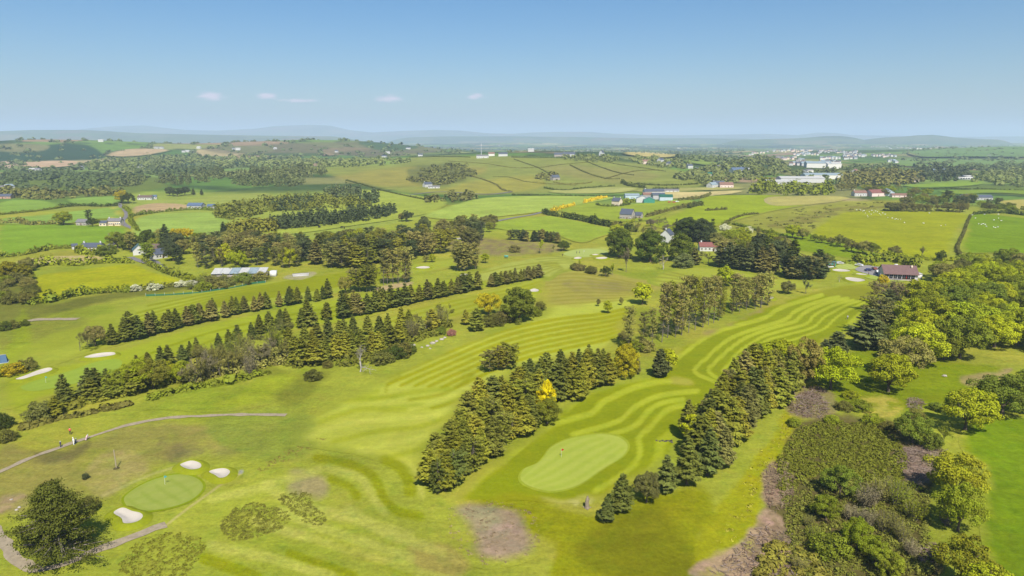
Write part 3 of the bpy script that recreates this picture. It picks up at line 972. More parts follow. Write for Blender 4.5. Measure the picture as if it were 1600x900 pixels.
ribbon('path', [(-40, 752), (0, 737), (50, 715), (100, 697), (165, 675), (220, 660), (270, 653), (340, 649), (400, 648), (447, 649)], 1.45, 0.10, M['gravel'], 'pale gravel path crossing behind the tall marker post', 'path', .5)
ribbon('path', [(-20, 820), (0, 838), (15, 862), (38, 883), (60, 890), (95, 883), (130, 870), (165, 855), (205, 840), (232, 830), (260, 821)], 2.0, 0.10, M['gravel'], 'curved gravel path passing under the big dark pine', 'path', .5)
sheet('worn_patch', [(371, 742), (372, 736), (377, 732), (382, 734), (381, 741), (376, 745)], 0.5, 0.1, C(176, 172, 156), M['rough'], 'grey worn patch at the path end by the bunker', 'bare patch', blend=0.8)
ribbon('road', [(186, 318), (190, 324), (197, 331), (198, 338), (191, 345), (196, 352), (207, 357), (209, 362), (197, 369), (182, 377), (170, 386), (162, 397)], 4.2, 0.22, M['road'], 'grey lane winding past the cream farmhouse', 'road', .05, 3)
ribbon('road', [(203, 402), (222, 409), (232, 412)], 4, 0.2, M['road'], 'short grey drive below the white gabled house', 'road', .1, 2)
ribbon('road', [(234, 406), (245, 411), (254, 418), (268, 426)], 4, 0.2, M['road'], 'grey drive curving away from the slate-roofed white house', 'road', .1, 2)
ribbon('road', [(735, 352), (770, 347), (800, 341), (830, 336), (846, 332)], 4, 0.3, M['road'], 'grey country lane crossing behind the pale centre field', 'road', .1, 4)
ribbon('road', [(640, 305), (690, 300), (760, 304), (800, 300)], 4.5, 0.5, M['road'], 'thin far lane at the foot of the hedged hill', 'road', .1, 5)
ribbon('path', [(45, 502), (60, 499.5), (90, 499), (122, 498.6)], 3.4, 0.14, M['gravel'], 'bare sandy track beside the two round shrubs', 'path', .4)
sheet('car_park', [(1336, 421), (1352, 415), (1376, 417), (1384, 424), (1410, 436), (1400, 438), (1370, 432), (1350, 427)], 1.2, 0.18, C(176, 170, 166), plain_mat('car_park_asphalt', C(172, 166, 164), .9, .1), 'grey car park beside the clubhouse', 'car park')
sheet('bare_patch', [(697, 798), (716, 786), (750, 781), (790, 784), (825, 795), (842, 820), (850, 850), (838, 872), (800, 886), (760, 890), (728, 882), (712, 862), (708, 832)], 0.4, 0.09, C(170, 150, 120), M['rough'],
      'bare pinkish brown burnt heath patch below the double conifer row', 'bare patch', (),
      [([(705, 800), (760, 790), (780, 820), (740, 850), (715, 850)], C(172, 168, 122), dict(soft=8, nz=14, nscale=3, alpha=.6, mottled=.5)),
       ([(740, 840), (800, 820), (840, 850), (800, 880), (760, 880)], C(186, 160, 136), dict(soft=6, nz=10, nscale=3, alpha=.7, mottled=.5)),
       ([(712, 860), (780, 880), (840, 865), (820, 885), (750, 890)], C(150, 140, 118), dict(soft=6, nz=8, nscale=3, alpha=.7))], blend=4.0)

# --- fields
FIELDS = [
 ([(0, 354), (60, 350), (150, 352), (199, 357), (196, 368), (175, 378), (140, 383), (75, 389), (0, 401)], C(142, 172, 58), 'vivid green field below the cream farmhouse'),
 ([(0, 342), (60, 337), (110, 331), (180, 324), (192, 331), (188, 342), (150, 343), (100, 350), (0, 351)], C(152, 180, 82), 'grass field beside the lane bend above the cream farmhouse'),
 ([(0, 316), (60, 313), (96, 322), (70, 328), (0, 334)], C(150, 178, 78), 'small grass field above the hedge with the dark clump'),
 ([(104, 312), (184, 307), (186, 318), (130, 321)], C(148, 178, 84), 'narrow grass field beside the golden tree at the lane'),
 ([(206, 325), (240, 318), (292, 320), (294, 327), (250, 332), (212, 336)], C(206, 178, 132), 'bare tan ploughed field beside the blue-roofed sheds'),
 ([(212, 342), (250, 335), (320, 332), (348, 337), (366, 354), (350, 365), (300, 372), (240, 372), (206, 366)], C(168, 190, 92), 'broad pale green field right of the winding lane'),
 ([(52, 434), (100, 425), (160, 417), (210, 413), (240, 425), (292, 440), (250, 446), (150, 457), (80, 470), (47, 474)], C(176, 178, 26), 'mustard-tinted mown field ringed by hawthorn hedge'),
 ([(22, 410), (60, 402), (140, 399), (164, 405), (112, 413), (40, 413)], C(206, 188, 130), 'narrow straw-coloured strip field above the mown field'),
 ([(290, 312), (340, 306), (420, 302), (430, 316), (360, 326), (300, 322)], C(170, 178, 88), 'sloping pasture under the dark pine blocks'),
 ([(30, 255), (70, 252), (121, 252.5), (114, 260), (60, 264), (36, 263)], C(216, 184, 148), 'pinkish tan ploughed field below the far plantation'),
 ([(0, 252.5), (18, 253), (34, 262), (0, 265)], C(206, 180, 150), 'small bare tan field at the foot of the far plantation'),
 ([(163, 244), (185, 236), (215, 233), (268, 235), (240, 242), (200, 246)], C(204, 178, 138), 'tan stubble field on the slope right of the plantation'),
 ([(236, 257), (262, 251), (290, 252), (270, 258)], C(200, 180, 132), 'tan stubble field in front of the far wooded slope'),
 ([(662, 338), (710, 320), (760, 309), (860, 306), (962, 308), (908, 320), (850, 331), (800, 337), (720, 344)], C(178, 194, 92), 'wide pale green field in front of the hedged hill'),
 ([(762, 350), (850, 338), (880, 341), (930, 352), (968, 360), (935, 372), (905, 380), (850, 362), (790, 360)], C(166, 184, 70), 'green field between the country lane and the dark hedge line'),
 ([(872, 328), (930, 316), (960, 322), (1062, 312), (1084, 318), (1040, 334), (1010, 345), (960, 346), (905, 336)], C(164, 178, 66), 'green field round the stone house with slate roof'),
 ([(1012, 350), (1045, 338), (1085, 320), (1112, 306), (1240, 306), (1310, 312), (1210, 330), (1140, 348), (1110, 356), (1040, 358)], C(164, 178, 52), 'large bright pasture right of the farmyard'),
 ([(1006, 306), (1040, 300), (1090, 300), (1160, 298), (1140, 304), (1060, 311), (1020, 310)], C(222, 204, 142), 'straw-coloured field behind the farm sheds'),
 ([(990, 297), (1060, 294), (1150, 292), (1160, 296), (1080, 299), (1010, 301)], C(184, 180, 110), 'pale pasture strip above the straw-coloured field'),
 ([(860, 298), (960, 293), (1000, 296), (960, 302), (880, 303)], C(188, 188, 112), 'pale strip field below the long dark hedge'),
 ([(972, 240), (1010, 238), (1062, 243), (1040, 248), (990, 245)], C(214, 196, 128), 'straw field on top of the hedged hill'),
 ([(1062, 250), (1100, 243), (1130, 249), (1115, 259), (1085, 257)], C(150, 170, 84), 'green field beside the straw field on the hilltop'),
 ([(1266, 366), (1306, 337), (1330, 331), (1400, 329), (1512, 335), (1500, 356), (1490, 378), (1478, 402), (1420, 404), (1380, 398), (1320, 380)], C(170, 174, 40), 'yellow-green field with a flock of sheep'),
 ([(1516, 335), (1600, 341), (1640, 345), (1640, 400), (1560, 396), (1502, 394), (1510, 360)], C(134, 160, 28), 'deep green field with a few sheep beside the scrubby bank'),
 ([(1200, 309), (1290, 306), (1330, 310), (1290, 318), (1210, 322)], C(196, 186, 110), 'straw strip in front of the row of willows'),
 ([(1412, 290), (1500, 284), (1536, 283), (1528, 290), (1450, 294)], C(150, 176, 72), 'grass field behind the farm trees'),
 ([(1470, 298), (1600, 296), (1640, 298), (1640, 306), (1560, 302), (1500, 304)], C(146, 168, 66), 'grass field beside the distant grey bungalow'),
 ([(1560, 314), (1640, 312), (1640, 326), (1590, 328), (1570, 322)], C(196, 184, 104), 'dry straw field at the end of the farm shelter belt'),
 ([(1420, 239), (1500, 233), (1640, 231), (1640, 246), (1500, 247), (1440, 247)], C(124, 152, 84), 'cool green field far beyond the white modern house'),
 ([(1390, 250), (1480, 249), (1620, 252), (1620, 262), (1500, 262), (1400, 260)], C(134, 160, 88), 'broad cool green field below the far ridge'),
 ([(1205, 370), (1260, 362), (1330, 384), (1390, 402), (1330, 404), (1250, 392), (1200, 386)], C(140, 160, 40), 'green paddock behind the dark pine group'),
 ([(1505, 668), (1530, 655), (1600, 650), (1680, 648), (1700, 930), (1560, 930), (1540, 880), (1528, 800), (1538, 740), (1500, 700)], C(126, 150, 6), 'deep green meadow beyond the hedge of golden trees'),
 ([(500, 303), (560, 296), (640, 304), (700, 316), (660, 336), (560, 352), (440, 368), (410, 360), (500, 336)], C(176, 186, 82), 'long sunlit clearing winding between the pine blocks'),
]
for poly, rgb, lab in FIELDS:
    q = G([p[0] for p in poly], [p[1] for p in poly])
    d = q[:, 1].mean()
    res = max(1.6, d / 130.0)
    lf = 0.06 + (d / 1000.0) ** 2 * 0.5 + (0.15 if d > 500 else 0)
    stp = ()
    if 'mown field' in lab and 'mustard' in lab:
        stp = [(l, C(206, 196, 84), .5, .5, .5) for l in between([(60, 470), (75, 445), (90, 428)], [(120, 460), (130, 440), (110, 425)], 6)] + \
              [(l, C(196, 192, 60), .5, .4, .5) for l in between([(100, 430), (180, 422), (240, 428)], [(150, 455), (220, 446), (285, 440)], 8)]
    if 'lane bend' in lab:
        stp = [([(176, 325), (184, 331), (180, 337), (172, 342)], C(206, 190, 90), 1.6, .8, .8)]
    if 'flock' in lab:
        stp = [(l, C(150, 152, 22), .5, .5, .4) for l in between([(1300, 345), (1400, 360), (1470, 395)], [(1400, 332), (1450, 350), (1495, 365)], 9)]
    pa = np.asarray(poly, float)
    cc_ = pa.mean(0)
    ev, evec = np.linalg.eigh(np.cov((pa - cc_).T))
    ax_, pr_ = evec[:, 1], evec[:, 0]
    ext, wid = np.abs((pa - cc_) @ ax_).max(), np.abs((pa - cc_) @ pr_).max()
    tone = random.Random(int(pa[0, 0] * 3 + pa[0, 1]))
    stp = list(stp) + [([tuple(cc_ - ax_ * ext + pr_ * o_), tuple(cc_ + pr_ * (o_ + tone.uniform(-.8, .8))), tuple(cc_ + ax_ * ext + pr_ * (o_ + tone.uniform(-1, 1)))],
                        tuple(np.array(rgb) * tone.choice([.82, .86, 1.14])), .45, .5, .5) for o_ in np.arange(-wid, wid, max(1.6, wid / 6)) + tone.uniform(-.5, .5)]
    sheet('field', poly, res, lf, rgb, M['field'], lab, 'field', stp, blend=max(2.0, d / 180.0))


# ------------------------------------------------------------------ far ridges
def ridge(prof, D, foot, label, rgb, seed, depth=0.22):
    u = np.linspace(prof[0][0], prof[-1][0], 260)
    v = np.interp(u, [p[0] for p in prof], [p[1] for p in prof])
    rx, ry, rz = ray(u, v)
    x0, ztop = rx / ry * D, CAMZ + rz / ry * D
    e_ = np.linspace(0, 1, len(u))
    ztop = foot + (ztop - foot) * sstep(0, .12, e_) * sstep(0, .12, 1 - e_)
    V = []
    ts = np.linspace(0, 1, 34)
    for t in ts:
        y = D * (1 - depth + 2 * depth * t)
        h = math.sin(math.pi * t) ** 1.3
        x = x0 * y / D
        nz = (fbm(x / (D * 0.05) , np.full(len(x), y / (D * 0.05)), seed, 4) - 0.5)
        zz = foot + (ztop - foot) * np.clip(h + nz * 0.55 * (1 - h ** 3) * (h > 0.02), -0.1, 1)
        V.append(np.column_stack([x, np.full(len(x), y), zz]))
    V = np.array(V).reshape(-1, 3)
    m = len(u)
    i = (np.arange(len(ts) - 1)[:, None] * m + np.arange(m - 1)[None, :]).ravel()
    o0 = V.mean(0)
    me = mesh_np('hills', V - o0, np.stack([i, i + 1, i + m + 1, i + m], 1), M['field'], True)
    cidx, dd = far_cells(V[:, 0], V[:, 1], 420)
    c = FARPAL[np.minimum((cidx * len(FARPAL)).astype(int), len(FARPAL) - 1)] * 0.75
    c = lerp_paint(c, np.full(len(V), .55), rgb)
    set_col(me, c)
    tag(add_obj('hills', me, loc=o0), label, 'hills', kind='structure')


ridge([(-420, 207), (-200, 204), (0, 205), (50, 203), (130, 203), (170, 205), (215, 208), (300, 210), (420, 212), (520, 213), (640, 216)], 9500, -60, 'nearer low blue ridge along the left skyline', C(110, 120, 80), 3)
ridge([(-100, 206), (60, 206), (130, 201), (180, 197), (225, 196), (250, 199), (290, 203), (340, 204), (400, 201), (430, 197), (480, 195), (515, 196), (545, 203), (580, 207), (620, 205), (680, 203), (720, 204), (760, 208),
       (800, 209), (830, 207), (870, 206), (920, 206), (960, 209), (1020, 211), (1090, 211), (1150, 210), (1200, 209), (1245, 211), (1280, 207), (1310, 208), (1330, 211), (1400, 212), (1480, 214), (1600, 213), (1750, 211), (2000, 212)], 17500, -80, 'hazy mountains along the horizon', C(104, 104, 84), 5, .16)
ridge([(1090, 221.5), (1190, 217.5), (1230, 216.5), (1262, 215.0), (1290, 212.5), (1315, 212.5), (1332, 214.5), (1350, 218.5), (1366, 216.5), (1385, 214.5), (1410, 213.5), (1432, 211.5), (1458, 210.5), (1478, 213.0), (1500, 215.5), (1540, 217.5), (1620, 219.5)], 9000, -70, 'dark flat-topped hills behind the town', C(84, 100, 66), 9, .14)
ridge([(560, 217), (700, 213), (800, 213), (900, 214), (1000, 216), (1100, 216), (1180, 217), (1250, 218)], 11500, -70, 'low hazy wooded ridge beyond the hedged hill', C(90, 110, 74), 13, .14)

# ================================================================== VEGETATION: building blocks
def unit(a):
    return a / (np.linalg.norm(a, axis=-1, keepdims=True) + 1e-9)


def leaf_quads(cen, nrm, size, asp=0.6, r=rng):
    """one small diamond per leaf spray, lying across its normal"""
    n = len(cen)
    t = unit(np.cross(nrm, r.normal(size=(n, 3))))
    b = np.cross(nrm, t)
    s = np.asarray(size)[:, None] if np.ndim(size) else size
    A, B = t * s, b * s * asp
    fold = nrm * s * 0.25
    V = np.stack([cen - A - fold, cen - B, cen + A - fold, cen + B], 1).reshape(-1, 3)
    return V


def leaf_mesh(name, V, tint, mat):
    n = len(V) // 4
    me = mesh_np(name, V, np.arange(4 * n).reshape(n, 4), mat)
    a = me.attributes.new('Tint', 'FLOAT', 'POINT')
    a.data.foreach_set('value', np.repeat(tint, 4).astype(np.float32))
    return me


def tube(paths, sides=5):
    """paths: list of (points, radii) -> V, F"""
    Vs, Fs, off = [], [], 0
    ang = np.linspace(0, 2 * math.pi, sides, endpoint=False)
    for p, rr in paths:
        p = np.asarray(p, float)
        rr = np.asarray(rr, float)
        t = unit(np.gradient(p, axis=0))
        ref = np.where(np.abs(t[:, 2:3]) > 0.9, np.array([[1.0, 0, 0]]), np.array([[0, 0, 1.0]]))
        a = unit(np.cross(t, ref))
        b = np.cross(t, a)
        ring = p[:, None, :] + rr[:, None, None] * (a[:, None, :] * np.cos(ang)[None, :, None] + b[:, None, :] * np.sin(ang)[None, :, None])
        Vs.append(ring.reshape(-1, 3))
        m = len(p)
        i = np.arange(m - 1)[:, None] * sides + np.arange(sides)[None, :]
        j = np.arange(m - 1)[:, None] * sides + (np.arange(sides)[None, :] + 1) % sides
        Fs.append(np.stack([i, j, j + sides, i + sides], -1).reshape(-1, 4) + off)
        off += m * sides
    return np.vstack(Vs), np.vstack(Fs)


def tube_mesh(name, paths, mat, sides=5):
    V, F = tube(paths, sides)
    return mesh_np(name, V, F, mat, True)


def fib(n, r):
    i = np.arange(n) + 0.5
    ph = np.arccos(1 - 2 * i / n)
    th = math.pi * (1 + 5 ** 0.5) * i
    d = np.stack([np.cos(th) * np.sin(ph), np.sin(th) * np.sin(ph), np.cos(ph)], 1)
    return unit(d + r.normal(size=d.shape) * 0.16)


def clumped(seed, dirs_n, leaves, cen, rad, crad, lsize, lo=-0.55, up=0.45, inner=0.25, shape=None, flat=0.8):
    """leaf sprays gathered in rounded clumps over an uneven crown"""
    r = np.random.default_rng(seed)
    d = fib(dirs_n, r)
    d = d[d[:, 2] > lo]
    k = 0.78 + 0.3 * r.random(len(d))
    pos = np.array(cen) + d * np.array(rad) * k[:, None]
    if shape is not None:
        pos = shape(pos, r)
    ninn = int(len(pos) * inner)
    ip = np.array(cen) + unit(r.normal(size=(ninn, 3))) * np.array(rad) * (0.55 * r.random((ninn, 1)) ** 0.4)
    pos = np.vstack([pos, ip])
    d = np.vstack([d, unit(ip - np.array(cen))])
    Vs, Ts = [], []
    for p, dd in zip(pos, d):
        cr = crad * (0.65 + 0.7 * r.random())
        m = int(leaves * (cr / crad) ** 2)
        l = unit(r.normal(size=(m, 3)) + dd * 0.55 + np.array([0, 0, up]))
        c = p + l * cr * (0.55 + 0.5 * r.random((m, 1))) * np.array([1, 1, flat])
        n = unit(l * 0.8 + np.array([0, 0, 0.45]) + r.normal(size=(m, 3)) * 0.45)
        Vs.append(leaf_quads(c, n, lsize * (0.7 + 0.6 * r.random(m)), 0.65, r))
        Ts.append(np.clip(0.5 + 0.22 * r.normal() + 0.2 * r.normal(size=m), 0, 1))
    return np.vstack(Vs), np.concatenate(Ts), pos


def limbs(r, pos, base_r, fork, top, n=7, mid=0.6):
    """trunk plus limbs reaching towards some of the crown clumps"""
    zs = np.linspace(0, top, 6)
    wob = np.cumsum(r.normal(size=(6, 2)) * 0.006, axis=0)
    tr = np.column_stack([wob, zs])
    P = [(tr, base_r * (1 - 0.75 * zs / top) * np.array([1.35, 1, 1, 1, 1, 1]))]
    for q in pos[r.permutation(len(pos))[:n]]:
        s = np.array([0, 0, fork * (0.8 + 0.5 * r.random())])
        mpt = s * (1 - mid) + q * mid + np.array([0, 0, -0.03])
        P.append((np.array([s, (s + mpt) / 2 + r.normal(size=3) * 0.01, mpt, q]), base_r * np.array([0.5, 0.4, 0.28, 0.08])))
    return P


PROTO = {}


def proto(kind, trunk, crown):
    # bring each tree to unit height
    n = len(crown.vertices)
    c = np.zeros(n * 3, np.float32)
    crown.vertices.foreach_get('co', c)
    k = 1.0 / c[2::3].max()
    for me in (trunk, crown):
        me.transform(Matrix.Scale(float(k), 4))
    PROTO.setdefault(kind, []).append((trunk, crown))


# --- rounded broadleaf trees
for s in range(5):
    r = np.random.default_rng(100 + s)
    rx = 0.44 + 0.06 * r.random()
    V, T, pos = clumped(100 + s, 66, 135, (0, 0, 0.57), (rx, rx * (0.9 + .2 * r.random()), 0.38), 0.125, 0.0205, -0.62, inner=.2,
                        shape=lambda p, r: p + r.normal(size=p.shape) * 0.03)
    proto('broad', tube_mesh('trunk', limbs(r, pos, 0.035, 0.22, 0.6, 9), M['bark']), leaf_mesh('crown', V, T, M['leaf']))
# --- upright small lawn trees
for s in range(3):
    r = np.random.default_rng(140 + s)
    V, T, pos = clumped(140 + s, 40, 80, (0, 0, 0.6), (0.30, 0.30, 0.37), 0.12, 0.028, -0.8,
                        shape=lambda p, r: p * np.array([1, 1, 1]) * (1 - 0.0 * p[:, 2:3]))
    proto('small', tube_mesh('trunk', limbs(r, pos, 0.028, 0.25, 0.55, 6), M['bark']), leaf_mesh('crown', V, T, M['leaf']))
# --- wide dense evergreen cypress
for s in range(3):
    r = np.random.default_rng(160 + s)
    V, T, pos = clumped(160 + s, 90, 95, (0, 0, 0.5), (0.44, 0.44, 0.46), 0.115, 0.021, -0.85, inner=.35,
                        shape=lambda p, r: p * np.column_stack([1.12 - 0.42 * p[:, 2], 1.12 - 0.42 * p[:, 2], np.ones(len(p))]) + r.normal(size=p.shape) * .02, flat=.65)
    proto('cypress', tube_mesh('trunk', limbs(r, pos, 0.04, 0.16, 0.7, 8), M['bark']), leaf_mesh('crown', V, T, M['needle']))


# --- conical spruces: whorls of drooping boughs feathered with needle sprays
def spruce(seed, R, nw, nb, low=0.09, droop=0.35, power=0.78, spray=0.05):
    r = np.random.default_rng(seed)
    Vs, Ts = [], []
    P = [(np.array([(0, 0, -.03), (0.004, 0, 0.3), (0, 0.004, 0.7), (0, 0, 0.99)]), np.array([0.028, 0.02, 0.01, 0.002]))]
    for w in range(nw):
        f = (w + r.random() * 0.7) / nw
        z = low + (0.985 - low) * f
        L0 = R * ((1 - f) ** power) * (0.5 + 0.5 * min(1, f / 0.16)) + 0.015
        k = max(4, int(nb * (0.4 + 0.6 * (1 - f))))
        a0 = r.random() * 6.28
        for b in range(k):
            a = a0 + 6.283 * b / k + r.normal() * 0.25
            L = L0 * (0.62 + 0.58 * r.random())
            rise = 0.35 * f - droop * (1 - f) * 0.7 + r.normal() * 0.07
            dv = np.array([math.cos(a), math.sin(a), rise])
            side = np.array([-math.sin(a), math.cos(a), 0])
            ns = max(3, int(4 + 7 * L / R))
            t = (np.arange(ns) + 0.5 + 0.4 * r.random(ns)) / ns
            t = t[t > (0.2 if L > .1 else 0)]
            ax = np.array([0, 0, z]) + dv * L * t[:, None] + np.array([0, 0, 1.0]) * (-droop * L * t ** 2 * .35 + .1 * L * t ** 3)[:, None]
            bt = np.clip(0.5 + .24 * r.normal(), 0, 1)
            for sd in (-1, -.5, 0, .5, 1):
                m = len(t)
                wd_ = (1.05 - 0.75 * t)[:, None] * L * 0.30 * abs(sd)
                c = ax + side * np.sign(sd) * wd_ + dv * wd_ * .5 + r.normal(size=(m, 3)) * 0.007
                c[:, 2] -= 0.35 * wd_[:, 0] * droop * 2
                ln_ = unit(dv * (1.15 - .5 * abs(sd)) + side * sd * 0.9 + np.array([0, 0, -.25 * abs(sd)]) + r.normal(size=(m, 3)) * 0.18)
                up_ = unit(np.array([0, 0, 1.0]) + dv * .35 + r.normal(size=(m, 3)) * 0.3)
                cr = unit(np.cross(ln_, up_))
                sl = spray * (0.75 + .5 * r.random((m, 1))) * (0.62 + .5 * (1 - f))
                A, B = ln_ * sl, cr * sl * 0.42
                Vs.append(np.stack([c - A, c - B, c + A - np.array([0, 0, .006]), c + B], 1).reshape(-1, 3))
                Ts.append(np.clip(bt + .18 * r.normal(size=m), 0, 1))
    return tube_mesh('trunk', P, M['bark']), leaf_mesh('crown', np.vstack(Vs), np.concatenate(Ts), M['needle'])


for s in range(9):
    proto('spruce', *spruce(200 + s, 0.245 + 0.02 * (s % 3), 19 + s % 3, 9, low=.17, droop=.22 + .05 * (s % 3), power=.7 + .06 * (s % 3)))
for s in range(4):                                      # broad bushy young conifers
    proto('fir', *spruce(220 + s, 0.31 + .03 * (s % 2), 15 + s, 10, power=0.62, droop=.16, low=.14, spray=.058))


# --- tall thin pines with bare lower trunks
def tallpine(seed, lo=0.3, R=0.15, nb=70, leaf=42, size=.017, dead=26):
    r = np.random.default_rng(seed)
    Vs, Ts = [], []
    lean = r.normal(size=2) * 0.02
    P = [(np.array([(0, 0, 0), (lean[0] * .4, lean[1] * .4, 0.35), (lean[0], lean[1], 0.7), (lean[0], lean[1], 0.98)]), np.array([0.010, 0.008, 0.006, 0.002]))]
    for b in range(nb):
        f = r.random() ** 0.8
        z = lo + (0.99 - lo) * f
        L = R * (0.35 + 0.75 * math.sin(math.pi * min(1, 0.18 + 0.8 * (1 - f)))) * (0.6 + 0.6 * r.random())
        a = r.random() * 6.28
        d = np.array([math.cos(a), math.sin(a), 0.15 + 0.3 * r.random() - 0.25 * (1 - f)])
        o = np.array([lean[0] * z, lean[1] * z, z])
        e = o + d * L
        P.append((np.array([o, (o + e) / 2 + np.array([0, 0, -.006]), e]), np.array([0.003, 0.002, 0.001])))
        m = int(leaf * (0.6 + 0.8 * r.random()))
        l = r.normal(size=(m, 3)) * np.array([1, 1, 0.5])
        c = o + d * L * (0.35 + 0.7 * r.random((m, 1))) + l * 0.022
        Vs.append(leaf_quads(c, unit(l + np.array([0, 0, 0.7])), size * (0.6 + 0.7 * r.random(m)), .6, r))
        Ts.append(np.clip(.5 + .25 * r.normal() + .2 * r.normal(size=m), 0, 1))
    for b in range(dead):
        z = 0.12 + (lo + 0.1) * r.random()
        a = r.random() * 6.28
        L = R * (0.4 + 0.6 * r.random())
        o = np.array([0, 0, z])
        P.append((np.array([o, o + np.array([math.cos(a) * L, math.sin(a) * L, -0.02])]), np.array([0.0022, 0.0008])))
    return tube_mesh('trunk', P, M['palebark'], 4), leaf_mesh('crown', np.vstack(Vs), np.concatenate(Ts), M['needle'])


for s in range(4):
    proto('tallpine', *tallpine(240 + s, 0.10 + 0.06 * s, 0.145, 78, 34, .016, 60))


# --- loose-crowned pines of the shelter belts
def loosepine(seed, lo=.18, R=.27):
    return tallpine(seed, lo, R, 90, 60, .021, 10)


for s in range(4):
    proto('beltpine', *loosepine(260 + s, 0.12 + .05 * s, 0.30))


# --- big old pine
def bigpine(seed):
    r = np.random.default_rng(seed)
    Vs, Ts = [], []
    P = [(np.array([(0, 0, 0), (0.01, 0, 0.25), (-0.01, 0.01, 0.6), (0.03, 0, 0.97)]), np.array([0.04, 0.03, 0.018, 0.003]))]
    for b in range(175):
        f = r.random()
        z = 0.10 + 0.88 * f
        env = 0.47 * (1 - f) ** 0.95 + 0.035
        a = r.random() * 6.28
        L = env * (0.55 + 0.65 * r.random()) * (1 + .18 * math.sin(a * 2 + 9 * f))
        o = np.array([0.02 * z, 0, z - 0.05])
        d = np.array([math.cos(a), math.sin(a), 0.10 + 0.25 * f + 0.08 * r.normal()])
        e = o + d * L
        P.append((np.array([o, o + (e - o) * .5 + np.array([0, 0, .012]), e]), np.array([0.010, 0.007, 0.002])))
        for q in range(4):
            t = 0.45 + 0.18 * q + r.random() * .08
            c0 = o + (e - o) * t + r.normal(size=3) * np.array([.03, .03, .012])
            m = 46
            l = r.normal(size=(m, 3)) * np.array([1, 1, 0.38])
            c = c0 + l * 0.036
            Vs.append(leaf_quads(c, unit(l * .6 + np.array([0, 0, 0.8]) + r.normal(size=(m, 3)) * .3), 0.0125 * (0.7 + 0.6 * r.random(m)), .5, r))
            Ts.append(np.clip(.5 + .22 * r.normal() + .18 * r.normal(size=m), 0, 1))
    return tube_mesh('trunk', P, M['palebark'], 5), leaf_mesh('crown', np.vstack(Vs), np.concatenate(Ts), M['needle'])


proto('bigpine', *bigpine(300))


# --- trees barely in leaf: branch work with a mist of small leaves
def twiggy(seed, leaves=1500, spread=0.42, lsz=.012, thick=1.0, bark='palebark'):
    r = np.random.default_rng(seed)
    P, tips = [], []

    def grow(o, d, L, rad, lev):
        e = o + d * L
        m_ = (o + e) / 2 + r.normal(size=3) * L * 0.06
        P.append((np.array([o, m_, e]), np.array([rad, rad * .8, rad * .6])))
        tips.append(e)
        tips.append(m_)
        if lev == 0:
            return
        for _ in range(3 if lev > 1 else 4):
            nd = unit(d + r.normal(size=3) * spread + np.array([0, 0, 0.12]))
            grow(e if r.random() < .6 else m_, nd, L * (0.62 + .2 * r.random()), rad * 0.55, lev - 1)
    grow(np.zeros(3), np.array([0, 0, 1.0]), 0.26, 0.018 * thick, 4)
    tips_ = np.array([t for t in tips if t[2] > 0.25])
    hmax = tips_[:, 2].max()
    P[:] = [(p / hmax, q) for p, q in P]
    c = tips_[r.integers(0, len(tips_), leaves)] / hmax + r.normal(size=(leaves, 3)) * 0.022
    V = leaf_quads(c, unit(r.normal(size=(leaves, 3)) + np.array([0, 0, .6])), lsz * (0.7 + .6 * r.random(leaves)), .6, r)
    return tube_mesh('trunk', P, M[bark], 3), leaf_mesh('crown', V, np.clip(.5 + .25 * r.normal(size=leaves), 0, 1), M['leaf'])


for s in range(3):
    proto('twiggy', *twiggy(320 + s, 2600, .45, .016))
for s in range(2):
    proto('bare', *twiggy(340 + s, 900, .42, .011, 2.0, 'greybark'))


# --- shrubs: low rounded mounds
for s in range(5):
    r = np.random.default_rng(360 + s)
    V, T, pos = clumped(360 + s, 46, 70, (0, 0, 0.42), (0.62, 0.62 * (.8 + .4 * r.random()), 0.5), 0.22, 0.042, -0.5, inner=.3,
                        shape=lambda p, r: np.column_stack([p[:, :2], np.maximum(p[:, 2], 0.08)]) + r.normal(size=p.shape) * .05)
    proto('shrub', tube_mesh('stem', [(np.array([(0, 0, -.05), q * .5, q]), np.array([.03, .02, .006])) for q in pos[:12]], M['bark'], 4), leaf_mesh('foliage', V, T, M['leaf']))
for s in range(3):                                      # feathery upright willow scrub
    r = np.random.default_rng(380 + s)
    Vs, Ts, P = [], [], []
    for b in range(46):
        a, rr = r.random() * 6.28, 0.42 * r.random() ** .5
        o = np.array([math.cos(a) * rr * .35, math.sin(a) * rr * .35, 0])
        e = np.array([math.cos(a) * rr * 1.1, math.sin(a) * rr * 1.1, 0.62 + .4 * r.random() - .35 * rr])
        P.append((np.array([o, (o * .6 + e * .4) + np.array([0, 0, .05]), e]), np.array([.009, .006, .002])))
        m = 46
        t = 0.3 + 0.75 * r.random((m, 1))
        c = o + (e - o) * t + r.normal(size=(m, 3)) * 0.05
        Vs.append(leaf_quads(c, unit(r.normal(size=(m, 3)) * .6 + np.array([0, 0, .5]) + (e - o)), 0.024 * (.6 + .7 * r.random(m)), .45, r))
        Ts.append(np.clip(.5 + .2 * r.normal() + .2 * r.normal(size=m), 0, 1))
    proto('willow', tube_mesh('stem', P, M['palebark'], 4), leaf_mesh('foliage', np.vstack(Vs), np.concatenate(Ts), M['leaf']))

